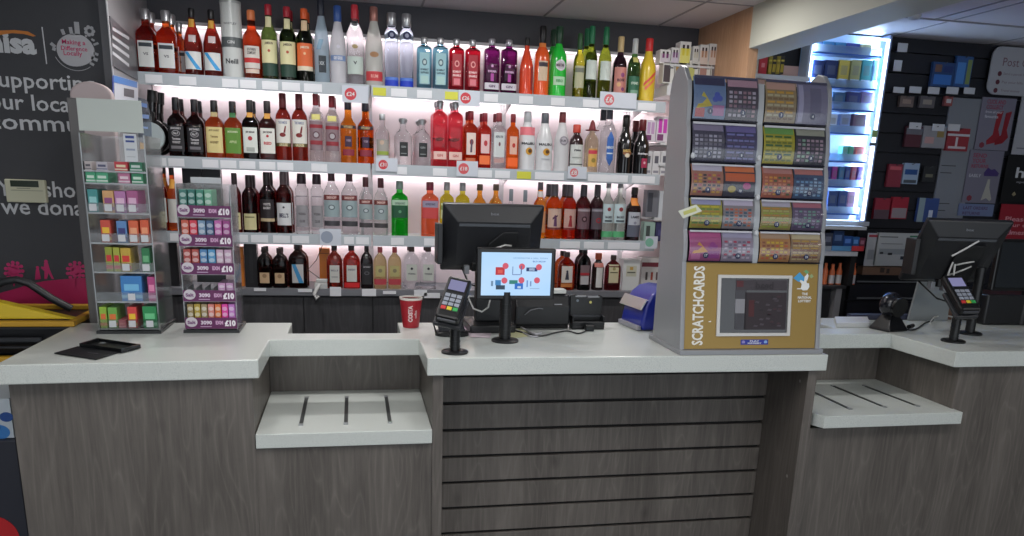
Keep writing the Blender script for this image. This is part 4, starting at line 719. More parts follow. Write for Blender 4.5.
# display boxes on a riser at the right end
rz = aty(680, 86, 3.80).z
for (y0_, z0_, z1_) in ((3.80, rz - .045, rz - .0005), (3.83, 1.60, 1.615), (3.83, 1.70, 1.712), (3.83, 1.33, 1.345)):
    b = MB(); b.box(1.503, 1.75, y0_, BY - .001, z0_, z1_); b.build('end_shelf', SHELF, U2, w=True)
def box_w(label, x0, x1, yt, col, pic, capc, z0, Y=3.83, grp='white bottle cartons above the scratchcard stand'):
    o = carton(label, x0, x1, yt, Y, z0, (222, 222, 220), D=.06, grp=grp, deco=((.08, .72, -.9, .9, pic), (.70, .86, -.55, -.15, capc), (.70, .86, .2, .6, capc), (.40, .70, -.55, -.15, col), (.40, .70, .2, .6, col)))
    return o
rz2 = rz + .102
b = MB(); b.box(1.52, 1.75, 3.825, 3.95, rz, rz + .012); b.build('riser', SHELF, U2, w=True)
ups = [(659, 669.5, 49.5, (120, 50, 110), (205, 196, 204), 'left purple bottle print'), (670.5, 678, 47.5, (110, 50, 110), (200, 190, 205), 'narrow purple bottle print'), (679, 690, 41.5, (220, 205, 60), (226, 220, 120), 'yellow bottle print'),
       (692, 698, 46, (196, 190, 170), (206, 206, 200), 'plain cream print'), (699, 707.5, 44.5, (176, 130, 100), (216, 200, 190), 'left brown bottle print'), (708.5, 716, 43.5, (180, 136, 110), (216, 200, 190), 'middle brown bottle print'), (716.5, 722, 43, (170, 120, 100), (216, 204, 194), 'rightmost brown bottle print')]
for i, (x0, x1, yt, c1, c2, nm) in enumerate(ups):
    box_w(f'white carton with {nm}, upper row above the scratchcards', x0, x1, yt, c1, c2, (50, 40, 44), rz2)
b = MB(); b.box(1.52, 1.75, 3.827, 3.95, rz2 - .010, rz2 - .0008); b.build('riser', SHELF, U2, w=True)
for i in range(5):
    x0 = 662.5 + i * 12; carton(f'small white carton with curved dark picture, {ORD[i]} from left, lower row above scratchcards', x0, x0 + 11, 60.5, 3.83, rz + .013, (214, 214, 208), D=.06, grp='small cartons above the scratchcards', deco=((.05, .8, -.9, .3, [(70, 60, 64), (150, 120, 60), (190, 190, 110), (170, 130, 120), (120, 110, 110)][i]), (.66, .72, 0, .8, (80, 80, 90))))
# purple bottle pack and white packs at the right end of second shelf
for i, (x0, x1, yt, z0, c1, nm) in enumerate(((645, 655, 120, 1.715, (186, 150, 190), 'pale lilac pack with triangle print'), (656, 668, 116.5, 1.715, (196, 60, 176), 'white pack showing two magenta bottles'))):
    carton(f'{nm}, on the small step right of the black liqueurs', x0, x1, yt, 3.84, z0, (214, 208, 216), D=.05, deco=((.35, .9, -.7, -.1, c1), (.35, .9, .1, .7, c1), (.05, .3, -.8, .2, (120, 60, 110))))
for i, x0 in enumerate((644, 652, 660)):
    carton(f'narrow white pack {["left", "middle", "right"][i]} of three at the second shelf right end', x0, x0 + 7.4, 151, 3.84, S2, (206, 206, 208), D=.05, grp='narrow white packs', deco=((.5, .8, -.5, .5, (90, 90, 100)), (.1, .2, -.7, .7, (140, 140, 150))))
carton('grey carton with dark bottle print, right end of third shelf top', 646, 658, 190, 3.84, 1.345, (110, 112, 120), D=.05, deco=((.2, .9, -.8, 0, (60, 62, 70)),))
carton('white carton with blue stripe, right end of third shelf top', 658.5, 668, 191, 3.84, 1.345, (200, 206, 212), D=.05, deco=((.1, .8, -.1, .7, (90, 150, 190)),))
carton('pale green small pack at the right end of third shelf', 643, 654, 222, 3.84, S3, (150, 176, 166), D=.05, deco=((.1, .8, -.6, .1, (60, 70, 66)),))
carton('navy pack at the far right end of third shelf', 655, 667, 222, 3.84, S3, (44, 42, 90), D=.05, deco=((.3, .6, -.6, .6, (70, 66, 120)),))
# ------------------------------------------------------------------ scratchcard stand
GR = mat((150, 152, 156), .4, .2); GOLD = mat((156, 128, 66), .38, .25); GL = mat((176, 180, 184), .35, .3)
SX0, SX1 = 1.053, 1.568
ss = thing('scratchcard_stand', 'tall grey and gold scratchcard dispenser standing on the right end of worktop', 'display stand', ((SX0 + SX1) / 2, 2.46, TZ))
ZG = 1.262; ZT = 1.852
def fy(z):      # front line of the stand
    return 2.365 + (z - TZ) / (ZG - TZ) * .045 if z < ZG else 2.41 + (z - ZG) / (ZT - ZG) * .09
side = [(2.615, TZ + .004), (2.615, 1.30), (2.635, 1.80), (2.625, 1.845), (2.60, 1.872), (2.565, 1.885), (2.53, 1.876), (2.508, 1.850)]
zt = [1.852, 1.708, 1.578, 1.470, 1.367, 1.262]
front = []
for i in range(5):
    za, zb = zt[i], zt[i + 1]; ya, yb = fy(za), fy(zb)
    for k in range(1, 8):
        u = k / 8; front.append((ya + (yb - ya) * u - .002 - .006 * math.sin(PI * u), za + (zb - za) * u))
    front.append((yb - .001, zb))
side_full = side + front + [(2.366, TZ + .02), (2.362, TZ + .004)]
for X, nm in ((SX0, 'l'), (SX1 - .016, 'r')):
    b = MB(); b.prism([(X, y, z) for y, z in side_full], (.016, 0, 0)); b.build('side_cheek', GR, ss, w=True, bev=.003)
b = MB(); b.prism([((SX0 + SX1) / 2 - .010, y, z) for y, z in front + [(2.60, ZG), (2.60, 1.84)]], (.020, 0, 0)); b.build('centre_divider', GL, ss, w=True)
b = MB(); b.box(SX0 + .017, SX1 - .017, 2.60, 2.612, TZ + .01, 1.846); b.build('back_panel', mat((30, 32, 44), .5), ss, w=True)
b = MB(); b.prism([(SX0 - .004, 2.352, TZ + .0005), (SX1 + .006, 2.352, TZ + .0005), (SX1 + .006, 2.64, TZ + .0005), (SX0 - .004, 2.64, TZ + .0005)], (0, 0, .016)); b.build('base_plate', GR, ss, w=True, bev=.002)
gz0 = TZ + .018
gn = Vector((0, ZG - gz0, -(fy(ZG) - fy(gz0)))).normalized()
GU = Vector((0, fy(ZG) - fy(gz0), ZG - gz0)).normalized()
b = MB(); b.prism([(SX0 + .0165, fy(gz0) + .004, gz0), (SX1 - .0165, fy(gz0) + .004, gz0), (SX1 - .0165, fy(ZG) + .004, ZG - .001), (SX0 + .0165, fy(ZG) + .004, ZG - .001)], (0, .02, 0)); gp = b.build('gold_panel', GOLD, ss, w=True)
def gpos(u, v, o=.0): # u 0..1 across, v 0..1 up
    z = gz0 + (ZG - gz0) * v; return Vector((SX0 + .016 + (SX1 - SX0 - .032) * u, fy(z) + .004 - o, z)) - ss.location
GW, GH = SX1 - SX0 - .032, ZG - gz0
def onG(u0, u1, v0, v1, name, m, o, par, t=.003):
    b = MB(); b.prism([gpos(u0, v0, o), gpos(u1, v0, o), gpos(u1, v1, o), gpos(u0, v1, o)], (0, t, 0)); return b.build(name, m, par)
wf = MB()
for (u0, u1, v0, v1) in ((.235, .795, .15, .185), (.235, .795, .825, .86), (.235, .258, .185, .825), (.772, .795, .185, .825)):
    wf.prism([gpos(u0, v0, .006), gpos(u1, v0, .006), gpos(u1, v1, .006), gpos(u0, v1, .006)], (0, .006, 0))
wfo = wf.build('window_frame', mat((206, 204, 200), .35, .2), ss)
scn = onG(.258, .772, .185, .825, 'dark_window', mat((36, 36, 40), .12, coat=.5), .002, ss, .002)
txt(ss, 'SCRATCHCARDS', mat((232, 230, 222), .5), gpos(.098, .50, .0012), width=.262, height=.040, right=GU, up=(-1, 0, 0), bold=.03)
LOGO = mat((70, 160, 214), .5); LW = mat((236, 238, 238), .5)
lg = onG(.84, .9, .70, .71, 'logo_rule', LW, .0008, ss, .0004); 
def gp2(pts, name, m, o): 
    b = MB(); b.prism([gpos(u, v, o) for u, v in pts], (0, .0006, 0)); return b.build(name, m, ss)
gp2([(.808, .83), (.855, .90), (.905, .82), (.880, .78), (.845, .79)], 'logo_blue_wing', LOGO, .0010)
gp2([(.885, .91), (.905, .93), (.93, .90), (.91, .88)], 'logo_green_diamond', mat((110, 170, 120), .5), .0012); gp2([(.93, .86), (.95, .88), (.965, .85), (.945, .83)], 'logo_green_diamond', mat((150, 170, 120), .5), .0012)
gp2([(.875, .76), (.868, .71), (.885, .685), (.92, .69), (.935, .73), (.93, .77), (.912, .775), (.908, .85), (.895, .855), (.892, .79), (.865, .81), (.858, .795)], 'logo_hand', LW, .0016)
gp2([(.893, .845), (.915, .80), (.925, .86), (.915, .885)], 'logo_fingers', LW, .0020)
for i, (s, w) in enumerate((('THE', .022), ('NATIONAL', .052), ('LOTTERY', .048))): txt(ss, s, LW, gpos(.903, .645 - i * .042, .0012), width=w, height=.0085, right=(1, 0, 0), up=GU, bold=.03)
bl = onG(.425, .635, .045, .105, 'blue_sticker', mat((38, 50, 150), .4), .0008, ss, .0004)
txt(bl, 'PLAY', LW, gpos(.53, .088, .0016), width=.035, height=.0045, up=GU, bold=.03); txt(bl, 'RESPONSIBLY', LW, gpos(.53, .063, .0016), width=.05, height=.0045, up=GU, bold=.03)
disc(bl, 'sticker_dot', mat((150, 140, 200), .4), gpos(.445, .075, .0014), .006); disc(bl, 'sticker_dot', mat((140, 180, 230), .4), gpos(.615, .075, .0014), .006)
gp2([(.18, .31), (.197, .313), (.197, .325), (.18, .322)], 'scuff_mark', LW, .0006)
# shop reflection in the dark window, painted as dim flat patches and mirrored lettering
PM = lambda c: mat(c, .5)
def inwin(u0, u1, v0, v1, c, o=.0006, nm='reflection_patch'): onG(.258 + .514 * u0, .258 + .514 * u1, .185 + .64 * v0, .185 + .64 * v1, nm, PM(c), .0022 + o, scn, .0004)
b = MB(); b.box(0, 0.001, 0, .001, 0, .001)
inwin(.22, .98, .78, .97, (62, 56, 62)); inwin(.36, .98, .06, .74, (44, 34, 40)); inwin(.22, .38, .06, .78, (68, 68, 74)); inwin(.22, .36, .36, .62, (140, 140, 146), .0010)
inwin(.23, .33, .84, .95, (84, 34, 40), .0010); inwin(.42, .50, .30, .60, (74, 26, 30), .0010)
txt(scn, 'bead', PM((44, 38, 44)), gpos(.258 + .514 * .64, .185 + .64 * .87, .0042), width=.065, height=.026, right=(-1, 0, 0), up=GU, bold=.03)
random.seed(3)
for k in range(26):
    u, v = .5 + random.random() * .42, .12 + random.random() * .55; b = MB()
    q = [(-.04, -.01), (.03, -.018), (.045, .012), (-.02, .02)]; b.prism([gpos(.258 + .514 * (u + du * .8), .185 + .64 * (v + dv), .0034) for du, dv in q], (0, .0004, 0)); b.build('reflection_patch', PM(random.choice([(66, 58, 66), (62, 38, 46), (34, 28, 34), (76, 68, 76), (44, 30, 38)])), scn)
# cards behind curved clear covers
def surf(X, u, i, o):     # point on tier i, u 0 top..1 bottom, o outwards
    za, zb = zt[i], zt[i + 1]; ya, yb = fy(za), fy(zb); z = za + (zb - za) * (.04 + .92 * u)
    return Vector((X, ya + (yb - ya) * u - .015 * math.sin(PI * min(1, max(0, .04 + .92 * u))) ** .8 + .003 - o, z))
def sheet(b, x0, x1, u0, u1, i, o, n=8):
    vs = []
    for k in range(n + 1):
        u = u0 + (u1 - u0) * k / n; vs += [surf(x0, u, i, o), surf(x1, u, i, o)]
    b.add(vs, [(2 * k, 2 * k + 1, 2 * k + 3, 2 * k + 2)[::-1] for k in range(n)])
    return b
XC = (SX0 + SX1) / 2
colx = [(SX0 + .018, XC - .011), (XC + .011, SX1 - .018)]
CARDS = {  # tier, column, card: ground, header, accents, style, number
 (0, 0, 0): ((120, 150, 190), (60, 60, 90), [(214, 190, 40), (206, 60, 60), (70, 90, 190), (196, 120, 170)], 'tri', '1'),
 (0, 0, 1): ((70, 62, 76), (190, 150, 160), [(200, 190, 200), (110, 90, 110), (170, 130, 140)], 'grid', '2'),
 (0, 1, 0): ((176, 150, 104), (200, 160, 140), [(224, 170, 60), (200, 190, 150), (140, 110, 70)], 'rows', '3'),
 (0, 1, 1): ((150, 146, 170), (130, 126, 150), [(120, 116, 140), (180, 176, 200)], 'empty', '4'),
 (1, 0, 0): ((76, 72, 92), (150, 140, 160), [(190, 186, 200), (130, 126, 140)], 'grid', '5'),
 (1, 0, 1): ((70, 68, 110), (120, 110, 160), [(130, 130, 190), (90, 70, 110)], 'rows', '6'),
 (1, 1, 0): ((206, 190, 40), (120, 170, 90), [(60, 110, 60), (220, 210, 90), (120, 130, 40)], 'rows', '7'),
 (1, 1, 1): ((56, 54, 66), (170, 170, 150), [(190, 160, 170), (120, 100, 120), (150, 190, 160)], 'grid', '8'),
 (2, 0, 0): ((196, 130, 100), (206, 200, 210), [(226, 170, 60), (196, 80, 90), (50, 40, 50)], 'grid', '9'),
 (2, 0, 1): ((60, 58, 76), (226, 130, 80), [(226, 110, 60), (206, 180, 60), (206, 60, 140)], 'balls', '10'),
 (2, 1, 0): ((206, 110, 80), (196, 140, 130), [(226, 150, 110), (90, 110, 70), (236, 170, 70)], 'grid', '11'),
 (2, 1, 1): ((70, 96, 130), (200, 130, 120), [(120, 170, 206), (60, 70, 110), (170, 200, 220)], 'grid', '12'),
 (3, 0, 0): ((196, 186, 60), (170, 170, 200), [(226, 210, 40), (110, 150, 60), (206, 150, 50)], 'rows', '13'),
 (3, 0, 1): ((170, 160, 160), (210, 200, 214), [(214, 90, 60), (60, 100, 120), (226, 120, 70)], 'grid', '14'),
 (3, 1, 0): ((190, 170, 90), (196, 190, 200), [(214, 150, 60), (206, 200, 120), (170, 190, 60)], 'rows', '15'),
 (3, 1, 1): ((110, 92, 120), (190, 120, 130), [(160, 140, 170), (120, 170, 150), (90, 70, 110)], 'grid', '16'),
 (4, 0, 0): ((206, 90, 150), (190, 90, 140), [(240, 170, 60), (226, 130, 180), (170, 60, 150)], 'tri', '17'),
 (4, 0, 1): ((186, 170, 186), (176, 170, 190), [(200, 60, 90), (130, 120, 140), (226, 210, 220)], 'grid', '18'),
 (4, 1, 0): ((216, 150, 80), (190, 160, 130), [(236, 200, 50), (226, 110, 60), (160, 90, 60)], 'grid', '19'),
 (4, 1, 1): ((186, 150, 110), (206, 190, 150), [(216, 170, 70), (150, 90, 70), (226, 200, 140)], 'rows', '20')}
NB = mat((26, 34, 84), .4)
TN = ['top', 'second', 'third', 'fourth', 'lowest']
DESC = {'1': 'blue scratchcard with yellow triangle and rings', '2': 'dark scratchcard with pale symbols grid', '3': 'tan gold scratchcard with orange title', '4': 'empty lilac card slot liner', '5': 'slate scratchcard with eight pale symbols', '6': 'navy scratchcard with violet rows', '7': 'yellow scratchcard with green header', '8': 'black scratchcard with pink symbols grid',
        '9': 'orange brown scratchcard with white header', '10': 'dark scratchcard with yellow and magenta balls', '11': 'salmon scratchcard with green patches', '12': 'blue scratchcard with pale squares', '13': 'lime yellow scratchcard with tall rows', '14': 'grey and orange scratchcard with teal patches', '15': 'gold scratchcard with lime rows', '16': 'mauve scratchcard with mint squares',
        '17': 'pink scratchcard with orange centre', '18': 'grey scratchcard with crimson squares', '19': 'orange scratchcard with yellow squares', '20': 'brown gold scratchcard with cream rows'}
for (i, j, k), (g0, hd, acc, sty, num) in CARDS.items():
    xa, xb = colx[j]; wd = (xb - xa) / 2; x0 = xa + k * wd + .002; x1 = x0 + wd - .003; random.seed(int(num) * 11)
    b = MB(); mats = [mat(tuple(int(v * .8 + 14) for v in g0), .45), mat(hd, .45)] + [mat(tuple(int(v * .9 + 8) for v in a), .45) for a in acc]
    sheet(b, x0, x1, 0, 1, i, 0); b.cur = 1; sheet(b, x0 + .004, x1 - .004, .03, .20, i, .0008, 3)
    W2 = x1 - x0; b.cur = 2
    if sty in ('grid',):
        nx, ny = 6, 6
        for a in range(nx):
            for q in range(ny):
                b.cur = 2 + random.randrange(len(acc)); xx = x0 + .008 + (W2 - .014) * a / nx; uu = .30 + .64 * q / ny
                sheet(b, xx, xx + (W2 - .014) / nx * .68, uu, uu + .64 / ny * .6, i, .0012, 1)
    elif sty == 'rows':
        for q in range(9):
            b.cur = 2 + q % len(acc); uu = .24 + .70 * q / 9
            for a in range(3 + q % 3): n_ = 3 + q % 3; xx = x0 + .006 + (W2 - .012) * a / n_; sheet(b, xx, xx + (W2 - .012) / n_ * .8, uu, uu + .05, i, .0012, 1)
    elif sty == 'tri':
        b.cur = 2; vs = [surf(x0 + W2 * .30, .35, i, .0014), surf(x0 + W2 * .08, .75, i, .0014), surf(x0 + W2 * .58, .68, i, .0014)]; b.add(vs, [(0, 1, 2)])
        b.cur = 3; sheet(b, x0 + W2 * .06, x0 + W2 * .35, .74, .94, i, .0016, 2); b.cur = 4
        for cx, cu in ((.72, .42), (.66, .52), (.80, .50)): b.add([surf(x0 + W2 * (cx + .09 * math.cos(a * PI / 5)), cu + .07 * math.sin(a * PI / 5), i, .0016) for a in range(10)], [list(range(10))[::-1]])
        b.cur = min(5, 1 + len(acc)); sheet(b, x0 + W2 * .6, x0 + W2 * .95, .66, .9, i, .0012, 2)
    elif sty == 'balls':
        b.cur = 2; sheet(b, x0 + .004, x1 - .004, .24, .5, i, .0012, 2)
        for ci, cx, cu in ((3, .25, .75), (4, .72, .64)): b.cur = ci; b.add([surf(x0 + W2 * (cx + .13 * math.cos(a * PI / 6)), cu + .11 * math.sin(a * PI / 6), i, .0016) for a in range(12)], [list(range(12))[::-1]])
    else:
        b.cur = 2; sheet(b, x0 + W2 * .42, x0 + W2 * .78, .12, .80, i, .0012, 6); b.cur = 3; sheet(b, x0 + W2 * .05, x0 + W2 * .2, .05, .95, i, .0012, 6)
    o = solo(b, 'scratchcard' if sty != 'empty' else 'card_liner', mats, f"{DESC[num]}, {TN[i]} row of the dispenser, {'left' if j == 0 else 'right'} column", 'scratchcard', 'scratchcards in the dispenser')
    c0 = surf(x0 + W2 * .52, .80, i, .0030) - o.location
    bd = disc(o, 'number_badge', NB, c0, .0095, up=Vector((0, .12, 1)).normalized()); txt(bd, num, LW, c0 + Vector((0, -.0014, 0)), height=.0085, bold=.03)
CLR = acrylic((240, 242, 248), .07, .12)
for i in range(5):
    for j in range(2):
        b = MB(); sheet(b, colx[j][0], colx[j][1], -.02, 1.0, i, .006, 10); b.build('clear_cover', CLR, ss, w=True, smooth=True)
        b = MB(); sheet(b, colx[j][0], colx[j][1], .985, 1.02, i, .0075, 1); b.build('cover_edge', mat((28, 28, 44), .3), ss, w=True)
        hdr = MB(); sheet(hdr, colx[j][0] + .004, colx[j][1] - .004, -.03, .03, i, .0072, 1); hdr.build('header_strip', mat((72, 74, 96), .4) if i == 0 else mat((196, 198, 206), .4), ss, w=True)
for (X, z) in ((SX0 + .024, 1.60), (XC, 1.60), (XC, 1.475), (XC, 1.36)):
    MB().ball((X, fy(z) - .008, z), .008, .006, .010).build('latch', mat((206, 210, 214), .3), ss, w=True, smooth=True)
# yellow and white tag hanging off the left cheek
a_ = [aty(678, 211, 2.37), aty(696, 204.5, 2.37), aty(702, 211, 2.37), aty(683, 218.5, 2.37)]
b = MB(); b.prism(a_, (0, -.0012, 0)); tg = solo(b, 'hanging_tag', mat((216, 218, 202), .5), 'small tilted pale yellow tag hanging on the left edge of the scratchcard stand', 'tag')
c_ = (a_[0] + a_[1] + a_[2] + a_[3]) / 4 - tg.location; quad(tg, 'printed_panel', mat((196, 196, 110), .5), c_ + Vector((0, -.0014, 0)), .045, .012, right=(.94, 0, .33), up=(-.33, 0, .94))
# ------------------------------------------------------------------ blue lottery terminal behind the stand
BLU = mat((34, 48, 150), .32, coat=.3)
bt = thing('printer', 'blue rounded ticket printer with silver band left of the scratchcard stand', 'printer', (1.155, 2.875, TZ), math.radians(-82))
pr = [(-.09, 0), (-.10, .02), (-.085, .10), (-.06, .135), (-.03, .158), (.01, .165), (.05, .160), (.09, .14), (.10, 0)]
b = MB(); b.prism([(-.085, y, z + .001) for y, z in pr], (.175, 0, 0)); b.build('casing', BLU, bt, bev=.012, seg=3, smooth=True)
b = MB(); b.prism([(-.088, -.104, .082), (.093, -.104, .082), (.093, -.082, .122), (-.088, -.082, .122)], (0, -.006, 0)); b.build('silver_band', SILVER, bt, bev=.002)
b = MB(); b.box(-.08, .085, -.112, -.098, .002, .020); b.build('ticket_tray', mat((150, 152, 160), .4), bt, bev=.002)
MB().tube([(.092, -.03, .09), (.098, -.02, .05), (.105, -.0, .012), (.12, .03, .004)], .0025).build('lead', BLACK, bt, smooth=True)
# ------------------------------------------------------------------ coffee cup
cp = thing('coffee_cup', 'dark red takeaway coffee cup with white rim standing on the worktop', 'cup', (.200, 2.875, TZ))
MB().lathe([(.0005, .029), (.004, .0295), (.004, .030), (.106, .0415), (.106, .0385), (.008, .0275)], 32).build('cup_body', mat((168, 34, 46), .4), cp, smooth=True)
MB().lathe([(.104, .0418), (.109, .0432), (.112, .0428), (.112, .040), (.104, .0390)], 32).build('rim', mat((226, 220, 212), .4), cp, smooth=True)
fnc = lambda xo: (lambda a, b_: Vector((a + xo, -math.sqrt(max(0, (.0298 + .0112 * (b_ + .055) / .1) ** 2 - (a + xo) ** 2)) - .0008, .055 + b_)))
me = text_mesh('COSTA', .05); xs_ = [v.co.x for v in me.vertices]; L_ = max(xs_); s_ = .062 / L_
for v in me.vertices:
    a, q = v.co.x * s_, v.co.y * s_ * 1.15; v.co = fnc(-.004)(-(q - .007), a - .031)
me.materials.append(mat((226, 200, 200), .5)); lo = bpy.data.objects.new('lettering', me); COL.objects.link(lo); lo.parent = cp
me = text_mesh('coffee', .02); L_ = max(v.co.x for v in me.vertices); s_ = .03 / L_
for v in me.vertices:
    a, q = v.co.x * s_, v.co.y * s_; v.co = fnc(.016)(-(q - .003), a - .018)
me.materials.append(mat((226, 200, 200), .5)); lo = bpy.data.objects.new('lettering', me); COL.objects.link(lo); lo.parent = cp
# ------------------------------------------------------------------ card terminals on poles
SCR = emit((150, 150, 196), .55)
def terminal(label, loc, rz, tilt=38, polz=.15, roll=0, dz=.062, sc=1.0):
    t = thing('card_terminal', label, 'card reader', loc, rz)
    MB().lathe([(.0005, .043), (.006, .043), (.008, .040)], 32).build('base_disc', BLACK, t, smooth=True)
    b = MB(); b.cyl((0, 0, .008), (0, 0, 1), .016, polz - .008, 24)
    for k in range(6): b.cyl((0, 0, .02 + k * .016), (0, 0, 1), .0172, .004, 24)
    b.build('pole', BLACK, t, smooth=True)
    A = math.radians(tilt); U = Vector((0, math.sin(A) * 1, math.cos(A))); Nn = Vector((0, -math.cos(A), math.sin(A))); Rr = Vector((1, 0, 0)); cr_, sr_ = math.cos(math.radians(roll)), math.sin(math.radians(roll)); Rr, U = (Rr * cr_ - U * sr_) * sc, (U * cr_ + Rr * sr_) * sc
    C = Vector((-.006, -.004, polz + dz))
    def bx(name, x0, x1, u0, u1, n0, n1, m, par=t, bev=.0, flare=0):
        b = MB(); q = lambda x, u, n: C + Rr * x + U * u + Nn * n
        p8 = [q(x0, u0, n0), q(x1, u0, n0), q(x1 + flare, u1, n0), q(x0 - flare, u1, n0)]
        b.prism(p8, Nn * (n1 - n0)); return b.build(name, m, par, bev=bev)
    body = bx('casing', -.040, .040, -.088, .088, -.020, .012, BLACK, bev=.008)
    bx('holder', -.046, .046, -.095, .03, -.038, -.021, mat((44, 46, 50), .35), bev=.006)
    bx('screen', -.028, .028, .028, .070, .0121, .0135, SCR)
    kc = mat((150, 156, 168), .4); kp = bx('keypad', -.032, .032, -.062, .018, .0121, .013, mat((30, 32, 36), .4))
    for r in range(4):
        for c in range(3):
            m = kc if r else [mat((206, 60, 60), .4), mat((220, 200, 60), .4), mat((60, 170, 90), .4)][c]
            bx('key', -.029 + c * .020, -.013 + c * .020, -.058 + r * .018, -.045 + r * .018, .0131, .0155, m, kp)
    bx('card_slot', -.03, .03, -.094, -.086, -.004, .004, mat((70, 72, 78), .4))
    return t
terminal('black card reader on a pole beside the customer screen, lit keypad', (.309, 2.425, TZ), math.radians(-8), 47, .125, 14, .048, .95)
terminal('black card reader on a pole on the right hand counter', (2.252, 2.545, TZ), math.radians(-6), 50, .135, -3, .050, 1.0)
# ------------------------------------------------------------------ cradle behind the first card reader
ck = thing('charging_cradle', 'low black charging cradle on the worktop behind the card reader', 'cradle', (.335, 2.72, TZ))
MB().lathe([(.0005, .060), (.012, .060), (.018, .052)], 28, 2.6, .75).build('base', BLACK, ck, smooth=True)
b = MB(); b.prism([(-.05, -.03, .018), (.045, -.03, .018), (.03, .03, .075), (-.055, .03, .085)], (0, .02, 0)); b.build('back_rest', mat((40, 42, 46), .25, coat=.5), ck, bev=.004)
MB().tube([(-.06, -.03, .015), (-.07, -.035, .05), (-.055, -.02, .085), (-.05, .02, .095)], .004).build('arm', BLACK, ck, smooth=True)
# ------------------------------------------------------------------ customer display
dp = thing('customer_display', 'small lit customer screen on a black pole at the centre of the worktop', 'screen', (.506, 2.60, TZ), math.radians(1))
MB().lathe([(.0005, .047), (.006, .047), (.009, .043)], 32).build('base_disc', BLACK, dp, smooth=True)
b = MB(); b.cyl((0, .005, .008), (0, 0, 1), .020, .165, 24)
for k in range(7): b.cyl((0, .005, .02 + k * .018), (0, 0, 1), .0212, .004, 24)
b.build('pole', BLACK, dp, smooth=True)
DZ = 1.194 - TZ; DX = .030
b = MB(); b.box(DX - .137, DX + .137, -.010, .012, DZ - .088, DZ + .088); sc_ = b.build('screen_casing', mat((14, 14, 17), .3), dp, bev=.006, seg=3)
b = MB(); b.box(DX - .035, DX + .035, .012, .03, DZ - .06, DZ + .02); b.build('bracket', BLACK, dp, bev=.003)
def scrmat():
    m, nt, p = _new('lit_screen'); p.inputs['Base Color'].default_value = (.02, .02, .02, 1); p.inputs['Roughness'].default_value = .2
    tc = nt.nodes.new('ShaderNodeTexCoord'); n = nt.nodes.new('ShaderNodeTexNoise'); n.inputs['Scale'].default_value = 9
    rp = nt.nodes.new('ShaderNodeValToRGB'); rp.color_ramp.elements[0].color = lin((150, 196, 236)); rp.color_ramp.elements[1].color = lin((186, 212, 240))
    nt.links.new(tc.outputs['Object'], n.inputs['Vector']); nt.links.new(n.outputs[0], rp.inputs[0]); nt.links.new(rp.outputs[0], p.inputs['Emission Color']); p.inputs['Emission Strength'].default_value = .95
    return m
b = MB(); b.box(DX - .121, DX + .121, -.0115, -.0102, DZ - .072, DZ + .073); pic = b.build('screen_picture', scrmat(), dp)
def onS(x0, x1, z0, z1, c, o=0, nm='screen_item'):
    b = MB(); b.box(DX - .121 + .242 * x0, DX - .121 + .242 * x1, -.0121 - o, -.0118, DZ - .072 + .145 * z0, DZ - .072 + .145 * z1); return b.build(nm, emit(c, .8), pic)
for (x0, x1, z0, z1, c) in ((.20, .33, .48, .66, (190, 50, 60)), (.23, .30, .52, .60, (220, 90, 80)), (.44, .45, .50, .68, (90, 120, 170)), (.44, .56, .48, .50, (120, 140, 190)), (.56, .575, .5, .7, (90, 110, 160)), (.64, .80, .57, .66, (40, 60, 110)), (.68, .76, .585, .645, (170, 190, 220)),
                            (.14, .17, .22, .34, (110, 140, 170)), (.20, .28, .24, .36, (60, 130, 190)), (.21, .34, .14, .24, (50, 70, 90)), (.40, .52, .27, .36, (50, 130, 120)), (.48, .60, .15, .29, (40, 110, 200)), (.52, .57, .17, .22, (190, 210, 236)), (.65, .67, .2, .36, (110, 150, 210)), (.70, .72, .22, .34, (120, 150, 200)), (.70, .84, .16, .17, (130, 150, 190))):
    onS(x0, x1, z0, z1, c, 0 if x1 - x0 > .07 else .0004)
for (x, z) in ((.34, .69), (.575, .68), (.82, .67), (.33, .35), (.575, .36), (.80, .36)):
    disc(pic, 'price_roundel', emit((214, 90, 110), .8), (DX - .121 + .242 * x, -.0124, DZ - .072 + .145 * z), .0105, t=.0006)
txt(pic, 'LOOKING FOR A DEAL TODAY', emit((90, 140, 190), .8), (DX + .048, -.0124, DZ + .055), width=.12, height=.005); txt(pic, 'BUY NOW', emit((50, 100, 180), .8), (DX + .078, -.0124, DZ + .044), width=.045, height=.0055, bold=.02)
